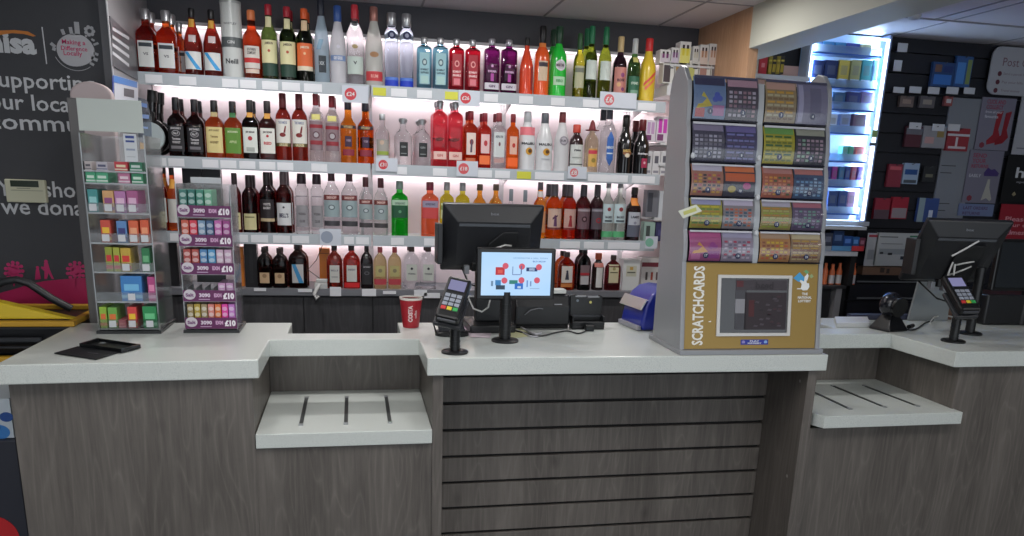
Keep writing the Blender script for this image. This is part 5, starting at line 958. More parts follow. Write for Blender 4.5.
# ------------------------------------------------------------------ POS monitors seen from behind
def pos(label, loc, rz, W=.36, H=.27, lean=16, zc=.335, stand=True, light=(200, 205, 215)):
    t = thing('till_monitor', label, 'monitor', loc, rz)
    A = math.radians(lean); U = Vector((0, -math.sin(A), math.cos(A))); Nn = Vector((0, math.cos(A), math.sin(A))) * -1; R_ = Vector((1, 0, 0)); C = Vector((0, 0, zc))
    q = lambda x, u, n: C + R_ * x + U * u + Nn * n
    b = MB(); b.loft([[q(-W / 2, -H / 2, -.02), q(W / 2, -H / 2, -.02), q(W / 2, H / 2, -.02), q(-W / 2, H / 2, -.02)], [q(-W / 2, -H / 2, 0), q(W / 2, -H / 2, 0), q(W / 2, H / 2, 0), q(-W / 2, H / 2, 0)],
                      [q(-W / 2 + .05, -H / 2 + .03, .030), q(W / 2 - .05, -H / 2 + .03, .030), q(W / 2 - .05, H / 2 - .055, .030), q(-W / 2 + .05, H / 2 - .055, .030)]])
    cs = b.build('casing', mat((30, 31, 35), .38), t, bev=.004)
    b = MB(); b.prism([q(-W / 2 + .012, -H / 2 + .012, -.0225), q(W / 2 - .012, -H / 2 + .012, -.0225), q(W / 2 - .012, H / 2 - .012, -.0225), q(-W / 2 + .012, H / 2 - .012, -.0225)], Nn * .002); b.build('screen', mat((10, 12, 18), .1), t)
    b = MB(); b.prism([q(-W / 2 + .055, H / 2 - .070, .0305), q(W / 2 - .055, H / 2 - .070, .0305), q(W / 2 - .055, H / 2 - .060, .0305), q(-W / 2 + .055, H / 2 - .060, .0305)], Nn * .004); b.build('ledge_highlight', mat((84, 88, 94), .4), cs)  # paler grey paints the highlight along the casing's ledge
    b = MB(); b.prism([q(-.02, -H / 2 + .02, .031), q(.085, -H / 2 + .02, .031), q(.085, H / 2 - .085, .031), (q(.03, H / 2 - .085, .031)), q(-.02, H / 2 - .13, .031)], Nn * .012); b.build('cable_cover', mat((20, 21, 24), .45), t, bev=.003)
    txt(cs, 'box', mat((120, 124, 132), .4), q(0, H / 2 - .028, .0185), width=.030, height=.010, right=R_, up=(U + Nn * -.6).normalized(), bold=.02)
    b = MB(); b.box(-W / 2 - .022, -W / 2 - .003, -.05, .03, zc - .09, zc + .05); b.build('card_swipe', mat((26, 27, 30), .4), t, bev=.003)
    for k, (x, dz) in enumerate(((-.10, 0), (-.075, .01), (-.05, -.005))):
        b = MB(); b.box(x - .008, x + .008, -.06, -.03, zc - H / 2 + .0 + dz, zc - H / 2 + .03 + dz); b.build('plug', mat((130, 134, 140), .4) if k != 1 else BLACK, t, bev=.002)
    if stand:
        b = MB(); b.box(-.05, .05, .02, .06, .03, zc - .02); b.build('stand_column', mat((24, 25, 28), .4), t, bev=.004)
        b = MB(); b.box(-.085, .085, -.06, .14, .0005, .03); b.build('stand_base', mat((24, 25, 28), .4), t, bev=.006)
    WC = mat((206, 206, 204), .4); BC = mat((18, 18, 20), .45)
    MB().tube([q(-.01, -.045, .032), q(.0, -.02, .055), q(.035, -.005, .06), q(.062, -.012, .045)], .0032).build('white_cable', WC, t, smooth=True)
    MB().tube([q(-.01, -.09, .032), q(.0, -.065, .055), q(.03, -.04, .06), q(.062, -.035, .045)], .0032).build('white_cable', WC, t, smooth=True)
    MB().tube([q(-.11, -H / 2 + .02, .03), (-.10, -.10, zc - H / 2 - .03), (-.04, -.11, zc - H / 2 - .045), (.05, -.08, zc - H / 2 - .02)], .003).build('black_cable', BC, t, smooth=True)
    return t
pos('large black till monitor seen from behind, above the small customer screen', (.486, 2.80, TZ), math.radians(2), .365, .245, 14, .338)
o = pos('large black till monitor leaning on the right hand counter, seen from behind', (2.36, 2.74, TZ), math.radians(-10), .34, .29, 30, .325, False)
MB().lathe([(.0005, .046), (.006, .046), (.009, .042)], 28).build('stand_disc', BLACK, o, smooth=True).location = (.10, -.03, 0)
MB().lathe([(.0085, .018), (.27, .018)], 20).build('stand_pole', BLACK, o, smooth=True).location = (.10, -.03, 0)
# white cable loop and black cables below the display
cb = thing('cable', 'white cable looping behind the pole of the customer screen', 'cable', (.40, 2.80, TZ))
MB().tube([(.0, .03, .20), (.0, .0, .13), (.02, -.02, .085), (.05, -.03, .075), (.075, -.02, .09), (.085, .0, .12)], .0033).build('loop', mat((206, 206, 204), .4), cb, smooth=True)
MB().tube([(-.05, .03, .125), (.03, .03, .122)], .003).build('cross_lead', mat((190, 190, 190), .4), cb, smooth=True)
def cable(label, pts, r, col, z=None):
    b = MB(); P_ = [Vector(q) for q in pts]; out = []
    for k in range(len(P_) - 1):
        p0, p1, p2, p3 = P_[max(k - 1, 0)], P_[k], P_[k + 1], P_[min(k + 2, len(P_) - 1)]
        for s in range(6):
            u = s / 6; out.append(.5 * ((2 * p1) + (p2 - p0) * u + (2 * p0 - 5 * p1 + 4 * p2 - p3) * u * u + (3 * p1 - p0 - 3 * p2 + p3) * u ** 3))
    out.append(P_[-1]); b.tube(out, r); return solo(b, 'cable', mat(col, .45), label, 'cable', smooth=True)
def wz(l, z=TZ + .004): return [atz(x, y, z) for x, y in l]
cable('black cable trailing on the worktop right of the customer screen', wz([(512, 330), (525, 333), (540, 336), (556, 332.5), (568, 331), (578, 333.5), (586, 331)]), .0028, (22, 22, 24))
cable('black cable with inline plug left of the screen pole', wz([(462, 331), (470, 332), (478, 329), (486, 323), (497, 322)], TZ + .008), .0032, (22, 22, 24))
cable('pale cable lying behind the screen pole toward the printer', wz([(512, 326), (518, 326), (526, 330), (535, 334), (541, 333)], TZ + .005), .004, (196, 196, 200))
cable('second pale cable bundled below the printer front', wz([(513, 329), (520, 331), (530, 336), (538, 336.5)], TZ + .004), .003, (170, 170, 176))
pl = MB(); p = atz(474, 331, TZ); pl.tube([(p.x - .022, p.y, TZ + .012), (p.x + .022, p.y + .015, TZ + .012)], .010); solo(pl, 'inline_plug', BLACK, 'black inline cable connector on the worktop left of the screen pole', 'connector', smooth=True)
pl = MB(); p = atz(589, 331, TZ); pl.box(p.x - .017, p.x + .017, p.y - .012, p.y + .014, TZ + .0005, TZ + .024); solo(pl, 'cable_clip', BLACK, 'small black cable block in front of the black ticket holder', 'cable block', bev=.004)
# papers under the cables
for i, (pts, col, nm) in enumerate((([(452, 326), (497, 322), (502, 329), (462, 334)], (190, 170, 186), 'pale mauve leaflet on the worktop under the cables'), ([(500, 330), (524, 328), (530, 336), (508, 339)], (206, 206, 160), 'pale yellow slip beside the base of the screen pole'), ([(466, 332), (492, 330), (490, 338), (470, 337)], (206, 192, 200), 'pinkish till slip left of the screen pole'))):
    b = MB(); b.prism([atz(x, y, TZ + .0008 + .0006 * i) for x, y in pts], (0, 0, .0004)); solo(b, 'paper_slip', mat(col, .6), nm, 'paper')
# receipt printer
rp_ = thing('receipt_printer', 'black receipt printer standing right behind the customer screen', 'printer', (.70, 2.90, TZ), math.radians(1))
b = MB(); b.prism([(-.115, -.07, .012), (-.115, -.072, .085), (-.115, -.05, .128), (-.115, .05, .135), (-.115, .052, .012)], (.215, 0, 0)); pc = b.build('casing', mat((26, 27, 30), .4), rp_, bev=.008, seg=3)
b = MB(); b.box(.035, .065, -.0735, -.0725, .092, .096); b.build('badge', mat((150, 152, 158), .4), pc)
b = MB(); b.box(-.11, .095, -.065, .045, .0005, .012); b.build('base', BLACKM, rp_)
MB().tube([(-.08, -.075, .055), (-.06, -.09, .075), (-.03, -.09, .082), (-.01, -.076, .078)], .002).build('grey_lead', mat((120, 122, 128), .4), rp_, smooth=True)
b = MB(); p = aty(555, 289, 2.90) - rp_.location
b.box(.02, .085, -.055, -.01, .132, .148); b.build('receipt_roll_cover', mat((206, 208, 204), .5), rp_, bev=.003)
# black upright holder
hd = thing('ticket_holder', 'black upright open holder with notched top edge on the worktop', 'holder', (.872, 2.86, TZ), math.radians(-1))
b = MB(); b.prism([(-.062, .0, .004), (.062, .0, .004), (.064, .0, .120), (.050, .0, .127), (.042, .0, .116), (.0, .0, .114), (-.008, .0, .122), (-.022, .0, .116), (-.045, .0, .128), (-.064, .0, .124)], (0, .012, 0)); b.build('back_plate', mat((20, 21, 23), .35), hd, bev=.0015)
b = MB(); b.box(-.062, .062, -.045, .0, .0005, .012); b.box(-.062, .062, -.048, -.040, .012, .03); b.box(-.064, -.058, -.045, 0, .0, .05); b.box(.058, .064, -.045, 0, 0, .05); b.build('tray', mat((24, 25, 28), .35), hd, bev=.002)
b = MB(); b.box(-.058, .058, -.006, -.0005, .042, .050); b.build('ridge', mat((48, 50, 56), .3), hd)
b = MB(); b.box(-.045, -.002, -.001, .006, .118, .1235); b.build('top_clip', mat((150, 152, 156), .35), hd); b = MB(); b.box(.006, .05, -.001, .006, .1165, .1215); b.build('top_clip', mat((150, 152, 156), .35), hd)
disc(hd, 'label_dot', mat((206, 196, 110), .4), (.016, -.001, .098), .005); disc(hd, 'label_dot', mat((120, 130, 140), .4), (-.036, -.001, .104), .005)
# open phone case on the left worktop
ph = thing('phone_case', 'open black phone wallet case lying on the left worktop', 'phone case', (-.76, 2.50, TZ))
BK = mat((26, 27, 30), .42)
F1 = [atz(x, y, TZ + .002) for x, y in ((54.2, 353.7), (77.8, 347), (120.9, 352.2), (96.3, 359.9))]
b = MB(); b.prism(F1, (0, 0, .003)); b.build('flap', BK, ph, w=True, bev=.001)
F2 = [atz(x, y, TZ + .003) for x, y in ((79.5, 347), (97.8, 341.5), (141, 348), (121.5, 353))]
b = MB(); b.prism(F2, (0, 0, .003)); trm = b.build('shell', BK, ph, w=True)
cen = sum(F2, Vector()) / 4; b = MB()
for k in range(4):
    a, q = F2[k], F2[(k + 1) % 4]; ia, iq = a + (cen - a) * .1, q + (cen - q) * .1
    b.prism([a, q, iq, ia], (0, 0, .012))
b.build('shell_rim', mat((20, 21, 23), .3), ph, w=True, bev=.001)
b = MB(); pp = F2[1] + (cen - F2[1]) * .42; b.cyl((pp.x, pp.y, TZ + .0062), (0, 0, 1), .009, .0006, 20); b.build('camera_hole', mat((150, 154, 156), .4), ph, w=True)
b = MB(); pp = sum(F1, Vector()) / 4; R_ = (F1[2] - F1[1]).normalized(); b.prism([pp + R_ * .0 + Vector((0, 0, .0032)), pp + R_ * .04 + Vector((0, 0, .0032)), pp + R_ * .04 + Vector((.006, -.012, .0032)), pp + Vector((.006, -.012, .0032))], (0, 0, .0004)); b.build('embossed_mark', mat((66, 68, 72), .3), ph, w=True)
# ------------------------------------------------------------------ acrylic stand 1 (sweets and gum)
AC = acrylic((248, 250, 251), .03, .06, .16); ACE = acrylic((230, 234, 236), .25, .1, .40)
AX0, AX1, AY0, AY1 = -.842, -.652, 2.765, 2.985
st1 = thing('acrylic_stand', 'tall clear acrylic stand of gum and tobacco papers, left end of worktop', 'display stand', ((AX0 + AX1) / 2, (AY0 + AY1) / 2, TZ))
def abox(par, name, m, *q, **k): return part(par, name, m, *q, **k)
ZTOP = 1.60
def ash(par, x0, x1, y0, y1, zs, ztop):
    abox(par, 'base_plate', mat((40, 42, 44), .3), (x0 - .006, x1 + .006, y0 - .008, y1 + .006, TZ + .0005, TZ + .010))
    for X in (x0, x1 - .003): abox(par, 'side_panel', AC, (X, X + .003, y0, y1, TZ + .0105, ztop))
    abox(par, 'back_panel', AC, (x0 + .003, x1 - .003, y1 - .003, y1, TZ + .0105, ztop))
    for z in zs:
        abox(par, 'tier_shelf', AC, (x0 + .0032, x1 - .0032, y0 + .002, y1 - .004, z, z + .003))
        abox(par, 'tier_front_edge', ACE, (x0 + .0032, x1 - .0032, y0 - .0015, y0 + .0015, z - .001, z + .004))
        if zs.index(z) < 5: abox(par, 'tier_lip', AC, (x0 + .0032, x1 - .0032, y0 - .0012, y0 + .0008, z + .0045, z + .034))
    for X in (x0 - .0008, x1 - .0022): abox(par, 'edge_trim', ACE, (X, X + .003, y0 - .002, y0 + .001, TZ + .0105, ztop))
zs1 = [aty(120, y, AY0).z for y in (327, 302, 271, 240, 212)]
zs1 = [TZ + .014, aty(120, 302.5, AY0).z, aty(120, 273, AY0).z, aty(120, 244, AY0).z, aty(120, 214, AY0).z, aty(120, 184.5, AY0).z, aty(120, 172.3, AY0).z]
ash(st1, AX0, AX1, AY0, AY1, zs1, ZTOP)
abox(st1, 'header_panel', mat((196, 204, 198), .5), (AX0 - .004, AX1 - .006, AY0 + .02, AY0 + .026, aty(100, 131, AY0).z, aty(75, 97, AY0).z))
p = aty(131, 147, AY0 - .004); tk = abox(st1, 'promotion_card', mat((206, 210, 214), .5), (p.x - .020, p.x + .018, AY0 - .006, AY0 - .004, p.z - .045, p.z + .040))
for dz, h, c in ((.030, .008, (50, 70, 140)), (.017, .006, (50, 70, 140)), (-.008, .006, (150, 160, 180)), (-.030, .002, (170, 174, 180))):
    b = MB(); b.box(p.x - .014, p.x + .012, AY0 - .0068, AY0 - .0062, p.z + dz - h / 2, p.z + dz + h / 2); b.build('printed_line', mat(c, .5), tk, w=True)
PK = [  # tier index, x px from, to, top px, colour, stripe, text
 (6, 82, 92, 161, (196, 186, 186), (90, 88, 96), 'pale grey picture pack'), (6, 97, 108, 161.5, (190, 186, 196), (80, 82, 110), 'grey violet picture pack'), (6, 115, 128, 161.5, (200, 44, 54), (226, 214, 180), 'red pack with cream square'), (6, 130, 142.5, 162, (34, 120, 84), (190, 206, 200), 'dark green picture pack'),
 (5, 83, 96, 171.5, (60, 170, 120), (206, 226, 214), 'mint green pack'), (5, 96.5, 108.5, 172, (60, 172, 122), (210, 228, 216), 'second mint green pack'), (5, 119, 130.5, 173, (196, 110, 150), (226, 206, 216), 'pink filter pack'), (5, 132, 143.5, 173, (24, 132, 84), (196, 220, 206), 'emerald filter pack'),
 (4, 84, 98, 189, (60, 150, 150), (150, 206, 206), 'teal tall pack'), (4, 103, 114, 190.5, (226, 170, 110), (150, 80, 130), 'orange round sweet pack'), (4, 115, 126, 191, (190, 120, 180), (226, 190, 214), 'lilac starburst pack'), (4, 127, 138, 190.5, (176, 84, 140), (220, 180, 206), 'magenta starburst pack'),
 (3, 101, 111, 220, (214, 70, 50), (236, 190, 60), 'red and yellow gum box'), (3, 117, 127, 221, (90, 140, 200), (60, 60, 120), 'blue gum box'), (3, 129, 138.5, 220.5, (232, 96, 50), (240, 170, 130), 'orange gum box'), (3, 140.5, 149, 220, (228, 86, 44), (240, 160, 120), 'darker orange gum box'),
 (2, 105.5, 112.5, 247, (150, 160, 40), (206, 50, 60), 'lime and red gum box'), (2, 113.5, 120, 247.5, (170, 176, 50), (206, 50, 60), 'olive and red gum box'), (2, 121, 131, 248, (206, 170, 50), (214, 60, 50), 'gold and red gum box'), (2, 142, 150, 248, (30, 120, 66), (110, 180, 130), 'green gum box with white band'),
 (1, 121, 142, 276, (50, 130, 206), (120, 190, 230), 'wide bright blue gum box'), (1, 148, 156.5, 277, (190, 60, 130), (226, 140, 180), 'magenta gum box'),
 (0, 98.5, 107, 307, (150, 196, 50), (220, 110, 60), 'lime green sweet tube'), (0, 108.5, 117.5, 307.5, (110, 180, 70), (226, 120, 60), 'green and orange sweet tube'), (0, 128, 137, 307, (226, 60, 60), (240, 200, 50), 'red and yellow sweet box'), (0, 143, 157, 306.5, (24, 140, 70), (110, 200, 140), 'bright green mint box'), (0, 119.5, 127, 320, (220, 110, 120), (230, 150, 150), 'low pink sweet pack')]
for ti, x0, x1, yt, c, s, d in PK:
    c = tuple(int(v * .86 + 16) for v in c); D_ = .10; Y_ = AY0 + .006; z0 = zs1[ti] + .0035; a = aty(x0, yt + 12, Y_); q = aty(x1, yt + 12, Y_); zt_ = aty(x0, yt, Y_).z
    xl, xr = max(a.x, AX0 + .005), min(q.x, AX1 - .005); h = max(.02, zt_ - z0)
    if ti < 6 and z0 + h > zs1[ti + 1] - .003: h = zs1[ti + 1] - .002 - z0
    o = thing('sweet_box', f'{d} on the {["bottom","second lowest","third lowest","middle","third highest","second highest","top"][ti]} tier of the gum stand', 'packet', ((xl + xr) / 2, Y_ + D_ / 2, z0), 0, 'packets in the left acrylic stand'); w = (xr - xl) / 2
    b = MB(); b.box(-w, w, -D_ / 2, D_ / 2, 0, h); bo = b.build('box_body', mat(c, .4), o, bev=.001)
    b = MB(); b.box(-w * .7, w * .7, -D_ / 2 - .0006, -D_ / 2 - .0001, h * .42, h * .68); b.build('printed_panel', mat(s, .5), bo)
    b = MB(); b.box(-w * .98, w * .98, -D_ / 2 - .0006, -D_ / 2 - .0001, h * .12, h * .26); b.build('printed_panel', mat(tuple(min(255, int(v * .7 + 60)) for v in s), .5), bo)
    if ti < 5 and w > .012:
        b = MB(); b.box((xl + xr) / 2 - .011, (xl + xr) / 2 + .011, AY0 - .0022, AY0 - .0014, zs1[ti] + .008, zs1[ti] + .030); b.build('price_ticket', mat((206, 208, 212), .5), st1, w=True)
# ------------------------------------------------------------------ acrylic stand 2 (vapes, purple strips)
BX0, BX1, BY0, BY1 = -.572, -.402, 2.775, 2.935
st2 = thing('acrylic_stand', 'clear acrylic stand with five purple price strips reading ten pounds', 'display stand', ((BX0 + BX1) / 2, (BY0 + BY1) / 2, TZ))
zz2 = [TZ + .014] + [aty(205, y, BY0).z for y in (301.5, 274.5, 246.5, 217.5)]
ash(st2, BX0, BX1, BY0, BY1, zz2, 1.455)
abox(st2, 'header_panel', ACE, (BX0 + .02, BX1 - .05, BY1 - .008, BY1 - .005, 1.456, 1.476))
PU = mat((98, 32, 86), .45)
for k, z in enumerate(zz2):
    h = .038; z0 = z + .001
    s = abox(st2, 'price_strip', PU, (BX0 + .001, BX1 - .001, BY0 - .0055, BY0 - .0022, z0, z0 + h)); off = st2.location; zc = z0 + h / 2 - off.z; yy = BY0 - .0062 - off.y; cx = -(BX1 - BX0) / 2
    disc(s, 'round_logo', mat((206, 200, 206), .5), (cx + .022, yy + .0006, zc + .004), .019, rz=.017)
    txt(s, 'Salt', mat((130, 90, 130), .5), (cx + .022, yy - .0008, zc + .003), width=.026, height=.012, bold=.05)
    txt(s, '3090', mat((220, 206, 220), .5), (cx + .070, yy, zc + .002), width=.036, height=.014, bold=.05); txt(s, 'EXM', mat((214, 170, 206), .5), (cx + .112, yy, zc + .002), width=.024, height=.013, bold=.05); txt(s, '£10', mat((238, 232, 238), .5), (cx + .147, yy, zc), width=.036, height=.022, bold=.06)
    b = MB(); b.box(BX0 + .05, BX0 + .086, BY0 - .0063, BY0 - .0056, z0 + .006, z0 + .0085); b.build('small_print', mat((200, 170, 200), .5), s, w=True)
VP = [  # tier, n cans: colours
 (4, [(60, 120, 110), (40, 110, 100), (56, 130, 110), (110, 170, 140)], 0), (3, [(200, 90, 70), (214, 60, 80), (120, 150, 180), (60, 90, 130), (190, 100, 170), (150, 60, 130)], 0), (2, [(170, 70, 66), (176, 76, 70), (80, 130, 180), (84, 150, 196), (200, 170, 190), (196, 160, 186)], 0),
 (1, [None, None, None, None, (196, 150, 190), (190, 146, 186)], 0), (0, [(150, 130, 80), (176, 150, 50), (160, 140, 100), (214, 130, 120), (220, 110, 50), (226, 60, 160), (196, 120, 200)], 0)]
names = ['bottom', 'second lowest', 'middle', 'second highest', 'top']
NMC = lambda c: 'teal' if c[1] > c[0] + 40 else 'blue' if c[2] > c[0] + 30 else 'red' if c[0] > c[2] + 70 and c[1] < 100 else 'orange' if c[0] > c[2] + 60 else 'lilac' if c[2] > c[1] + 20 else 'tan'
for ti, cols, _ in VP:
    n = len(cols); w = (BX1 - BX0 - .014) / max(n, 6 if ti else 7)
    for i, c in enumerate(cols):
        if c is None: continue
        x = BX0 + .007 + w * (i + .5); zb = zz2[ti] + .0035; zt_ = (zz2[ti + 1] if ti < 4 else 1.452) - .010 - (.02 if ti in (1,) else 0); h = min(zt_ - zb, .092 if ti != 4 else .085)
        o = thing('vape_pack', f'{NMC(c)} vape pack, {ORD[i]} from left on the {names[ti]} tier of the purple striped stand', 'packet', (x, BY0 + .05, zb), 0, 'vape packs in the right acrylic stand')
        b = MB(); b.box(-w * .44, w * .44, -.042, .06, 0, h); bo = b.build('box_body', mat(c, .4), o, bev=.0015)
        for zc in (.55, .80):
            disc(bo, 'printed_oval', mat(tuple(min(255, int(v * .4 + 140)) for v in c), .5), (0, -.0424, h * zc), w * .36, rz=h * .085)
        if ti in (1,): pass
b = MB()
for i in range(4):
    x = BX0 + .012 + i * .028; b.box(x, x + .0015, BY0 + .008, BY0 + .12, zz2[1] + .004, zz2[1] + .045)
b.build('lane_divider', ACE, st2, w=True)
b = MB(); b.box(BX0 + .02, BX0 + .118, BY1 - .010, BY1 - .006, zz2[1] + .046, zz2[2] - .004); b.build('dark_backing', mat((22, 24, 26), .4), st2, w=True)
# ------------------------------------------------------------------ security pedestal behind the left end of the counter
pd = thing('security_pedestal', 'grey upright security pedestal with rounded pale top behind the gum stand', 'pedestal', (-.868, 3.03, 0))
b = MB(); o_ = [(-.066, 0), (.066, 0)]
for k in range(13): t = PI * k / 12; o_.append((.066 * math.cos(t) , 1.73 + .045 * math.sin(t)))
b.prism([(x, -.02, z + .001) for x, z in o_], (0, .04, 0)); b.build('frame', mat((196, 180, 180), .5), pd, bev=.006)
b = MB(); b.box(-.074, -.030, -.028, -.0205, .001, 1.72); b.build('cover_strip', mat((112, 110, 110), .5), pd, bev=.003)
# ------------------------------------------------------------------ stack of shopping baskets at far left
YEL = mat((214, 186, 40), .45); YELD = mat((196, 150, 40), .45)
for k, (zr, lab) in enumerate(((.975, 'black wheeled shopping basket with folded yellow handles, topmost of the stack'), (.852, 'black shopping basket with yellow rim, nested below the topmost basket'), (.728, 'lowest black shopping basket visible under the two yellow rimmed ones'))):
    bk = thing('shopping_basket', lab, 'basket', (-1.30, 3.08, zr - .12), 0, 'stacked shopping baskets')
    x0, x1, y0, y1 = -.34, .335, -.19, .17
    b = MB(); h = .118
    b.loft([[(x0 + .03, y0 + .03, .0), (x1 - .03, y0 + .03, .0), (x1 - .03, y1 - .03, .0), (x0 + .03, y1 - .03, .0)], [(x0, y0, h - .012), (x1, y0, h - .012), (x1, y1, h - .012), (x0, y1, h - .012)]], cap=True)
    b.build('tub', mat((24, 25, 28), .4), bk, bev=.01)
    b = MB(); b.box(x0 - .01, x1 + .012, y0 - .014, y0 + .012, h - .011, h + .008); b.box(x0 - .01, x1 + .012, y1 - .012, y1 + .014, h - .011, h + .008); b.box(x1 - .014, x1 + .012, y0 + .0125, y1 - .0125, h - .011, h + .008); b.box(x0 - .01, x0 + .012, y0 + .0125, y1 - .0125, h - .011, h + .008)
    b.build('rim', YELD if k < 2 else mat((30, 31, 34), .4), bk, bev=.004)
    b = MB(); b.box(x0 + .10, x1 - .10, y0 - .004, y0 + .006, .052, .068); b.box(x0 + .05, x1 - .05, y0 + .002, y0 + .012, .028, .036); b.build('grip_ridge', mat((44, 46, 50), .3), bk, bev=.003)
    if k == 0:
        for (cx, hw) in ((.08, .26), (-.16, .22)):
            b = MB(); b.prism([(cx - hw, y0 + .02, h + .009), (cx + hw * .98, y0 + .02, h + .009), (cx + .02, y0 + .03, h + .068), (cx - .02, y0 + .03, h + .068)], (0, .05, 0)); b.build('folded_handle', YEL, bk, bev=.006)
            b = MB(); b.ball((cx, y0 + .05, h + .070), .022, .02, .010); b.build('handle_knob', YEL, bk, smooth=True)
        MB().tube([(-.34, .04, h + .02), (.0, .04, h + .085), (.05, .04, h + .112), (.09, .04, h + .118), (.13, .04, h + .105), (.20, .04, h + .05), (.26, .05, h + .01)], .014, 10).build('pull_handle', mat((46, 48, 50), .4), bk, smooth=True)
# promotional bin below, left of the counter
bn = thing('dump_bin', 'dark grey floor display bin with blue picture panel beside the counter end', 'display bin', (-1.25, 2.62, 0))
b = MB(); b.box(-.24, .180, -.02, .24, .002, .648); b.build('bin_body', mat((50, 52, 62), .5), bn, bev=.004)
b = MB(); b.box(-.24, .170, .0, .22, .650, .780); pnl = b.build('picture_panel', mat((196, 206, 214), .5), bn)
for (x, z, r, c) in ((.10, .69, .035, (40, 90, 170)), (.13, .67, .03, (60, 130, 200)), (.155, .72, .02, (40, 80, 150)), (.05, .70, .03, (80, 130, 190))): disc(pnl, 'blue_splash', mat(c, .5), (x, -.0005, z), r, rz=r * .8)
b = MB(); b.cyl((.07, -.0205, .31), (0, -1, 0), .085, .002, 32); b.build('red_roundel', mat((206, 40, 46), .5), bn)
# ------------------------------------------------------------------ glowing vape cabinet
LX0, LX1, LY = 2.235, 2.688, 3.80
LED = emit((205, 226, 255), 3.2)
vc = thing('vape_cabinet', 'tall wall cabinet glowing pale blue with small packs on seven shelves', 'cabinet', ((LX0 + LX1) / 2, 3.84, 1.33))
BLW = mat((176, 202, 232), .4)
zc0 = aty(845, 221, LY).z
part(vc, 'back_panel', BLW, (LX0, LX1, 3.872, 3.879, zc0, CZ - .01))
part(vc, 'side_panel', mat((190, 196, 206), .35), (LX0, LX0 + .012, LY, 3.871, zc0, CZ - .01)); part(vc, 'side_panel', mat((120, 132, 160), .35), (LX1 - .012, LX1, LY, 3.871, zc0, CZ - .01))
part(vc, 'bottom_frame', mat((180, 186, 196), .35), (LX0 - .02, LX1 + .01, LY - .02, 3.879, zc0 - .022, zc0 - .001))
part(vc, 'light_strip', LED, (LX1 - .030, LX1 - .014, LY - .006, LY + .002, zc0 + .005, CZ - .03)); part(vc, 'light_strip', LED, (2.60, LX1 - .032, LY - .004, LY + .002, CZ - .040, CZ - .030))
part(vc, 'light_strip', LED, (LX0 + .02, LX1 - .04, LY + .0, LY + .006, zc0 + .002, zc0 + .006)); part(vc, 'light_strip', LED, (LX0 + .013, LX0 + .018, LY + .002, LY + .008, zc0 + .005, CZ - .03))
part(vc, 'latch', mat((90, 100, 110), .4), (LX1 - .05, LX1 - .004, LY - .012, LY - .0065, 1.742, 1.758)); part(vc, 'green_tag', mat((150, 180, 110), .4), (LX1 - .045, LX1 - .014, LY - .012, LY - .0065, 1.785, 1.82))
yl = [(53, 62, 46), (86, 80, 0), (110, 0, 0), (133, 0, 0), (161.5, 0, 0), (187, 0, 0), (214, 0, 0)]
zsh = [aty(860, y, LY).z for y in (54.5, 88, 110, 133.5, 161.5, 187, 214)]
for z in zsh:
    part(vc, 'shelf', mat((70, 100, 160), .3), (LX0 + .0125, LX1 - .045, LY + .004, 3.871, z - .008, z))
    part(vc, 'shelf_lip', acrylic((210, 226, 245), .05, .1, .42), (LX0 + .0125, LX1 - .05, LY, LY + .003, z + .0005, z + .035))
RW = [ # tops px, list of (x0, x1, colour)
 (31, [(812, 823, (70, 110, 160)), (824, 835, (60, 130, 180)), (836, 847, (56, 130, 176)), (848, 861, (60, 70, 150)), (862, 873, (196, 196, 150))]),
 (60, [(812, 824, (30, 44, 90)), (825, 838, (32, 46, 92)), (839, 849.5, (196, 176, 80)), (851, 861, (160, 160, 110)), (862, 872, (70, 160, 170)), (873, 878, (110, 170, 220))]),
 (92, [(832, 845, (60, 100, 140)), (846, 860, (50, 60, 120)), (861, 874, (120, 110, 160))]),
 (114, [(829, 837, (206, 220, 240)), (840, 850, (150, 170, 210)), (853, 866, (120, 100, 120))]),
 (146, [(842, 847.5, (110, 190, 180)), (848, 853, (60, 150, 120)), (855, 864, (216, 120, 120))]),
 (166.5, [(825, 831, (60, 60, 130)), (832, 837, (150, 60, 140)), (839, 844, (60, 110, 150)), (845, 850, (50, 70, 140)), (851, 856, (150, 70, 90)), (857, 863, (90, 60, 140))]),
 (191, [(828, 837, (50, 70, 120)), (838.5, 847, (52, 72, 124)), (848, 855, (190, 150, 190))])]
CN = lambda c: ('yellow' if c[0] > 150 and c[1] > 150 and c[2] < 160 else 'white' if min(c) > 190 else 'teal' if c[1] > c[0] + 40 and c[1] > 120 and c[2] - c[1] < 30 else 'blue' if c[2] > c[0] + 40 and c[2] > 120 else 'navy' if c[2] > c[0] + 30 else 'pink' if c[0] > c[1] + 30 else 'grey')
for ri, (yt, items) in enumerate(RW):
    for i, (x0, x1, c) in enumerate(items):
        Y_ = LY + .008; z0 = zsh[ri] + .0008; a = aty(x0, yt + 10, Y_); q = aty(x1, yt + 10, Y_); zt_ = min(aty((x0 + x1) / 2, yt, Y_).z, (zsh[ri - 1] - .012) if ri else CZ - .06)
        xl, xr = max(a.x, LX0 + .016), min(q.x, LX1 - .05)
        o = thing('vape_pack', f'small {CN(c)} vape pack, {ORD[i]} from left, {ORD[ri]} row of the glowing cabinet', 'packet', ((xl + xr) / 2, Y_ + .022, z0), 0, 'packs in the glowing cabinet')
        w = (xr - xl) / 2; h = zt_ - z0; b = MB(); b.box(-w, w, -.02, .02, 0, h); bo = b.build('box_body', mat(c, .4), o, bev=.001)
        b = MB(); b.box(-w * .6, w * .6, -.0206, -.0201, h * .45, h * .8); b.build('printed_panel', mat(tuple(int(v * .6 + 50) for v in c), .5), bo)
        b = MB(); b.box(-w * .85, w * .85, -.0206, -.0201, h * .12, h * .3); b.build('printed_panel', mat((190, 206, 226), .5), bo)
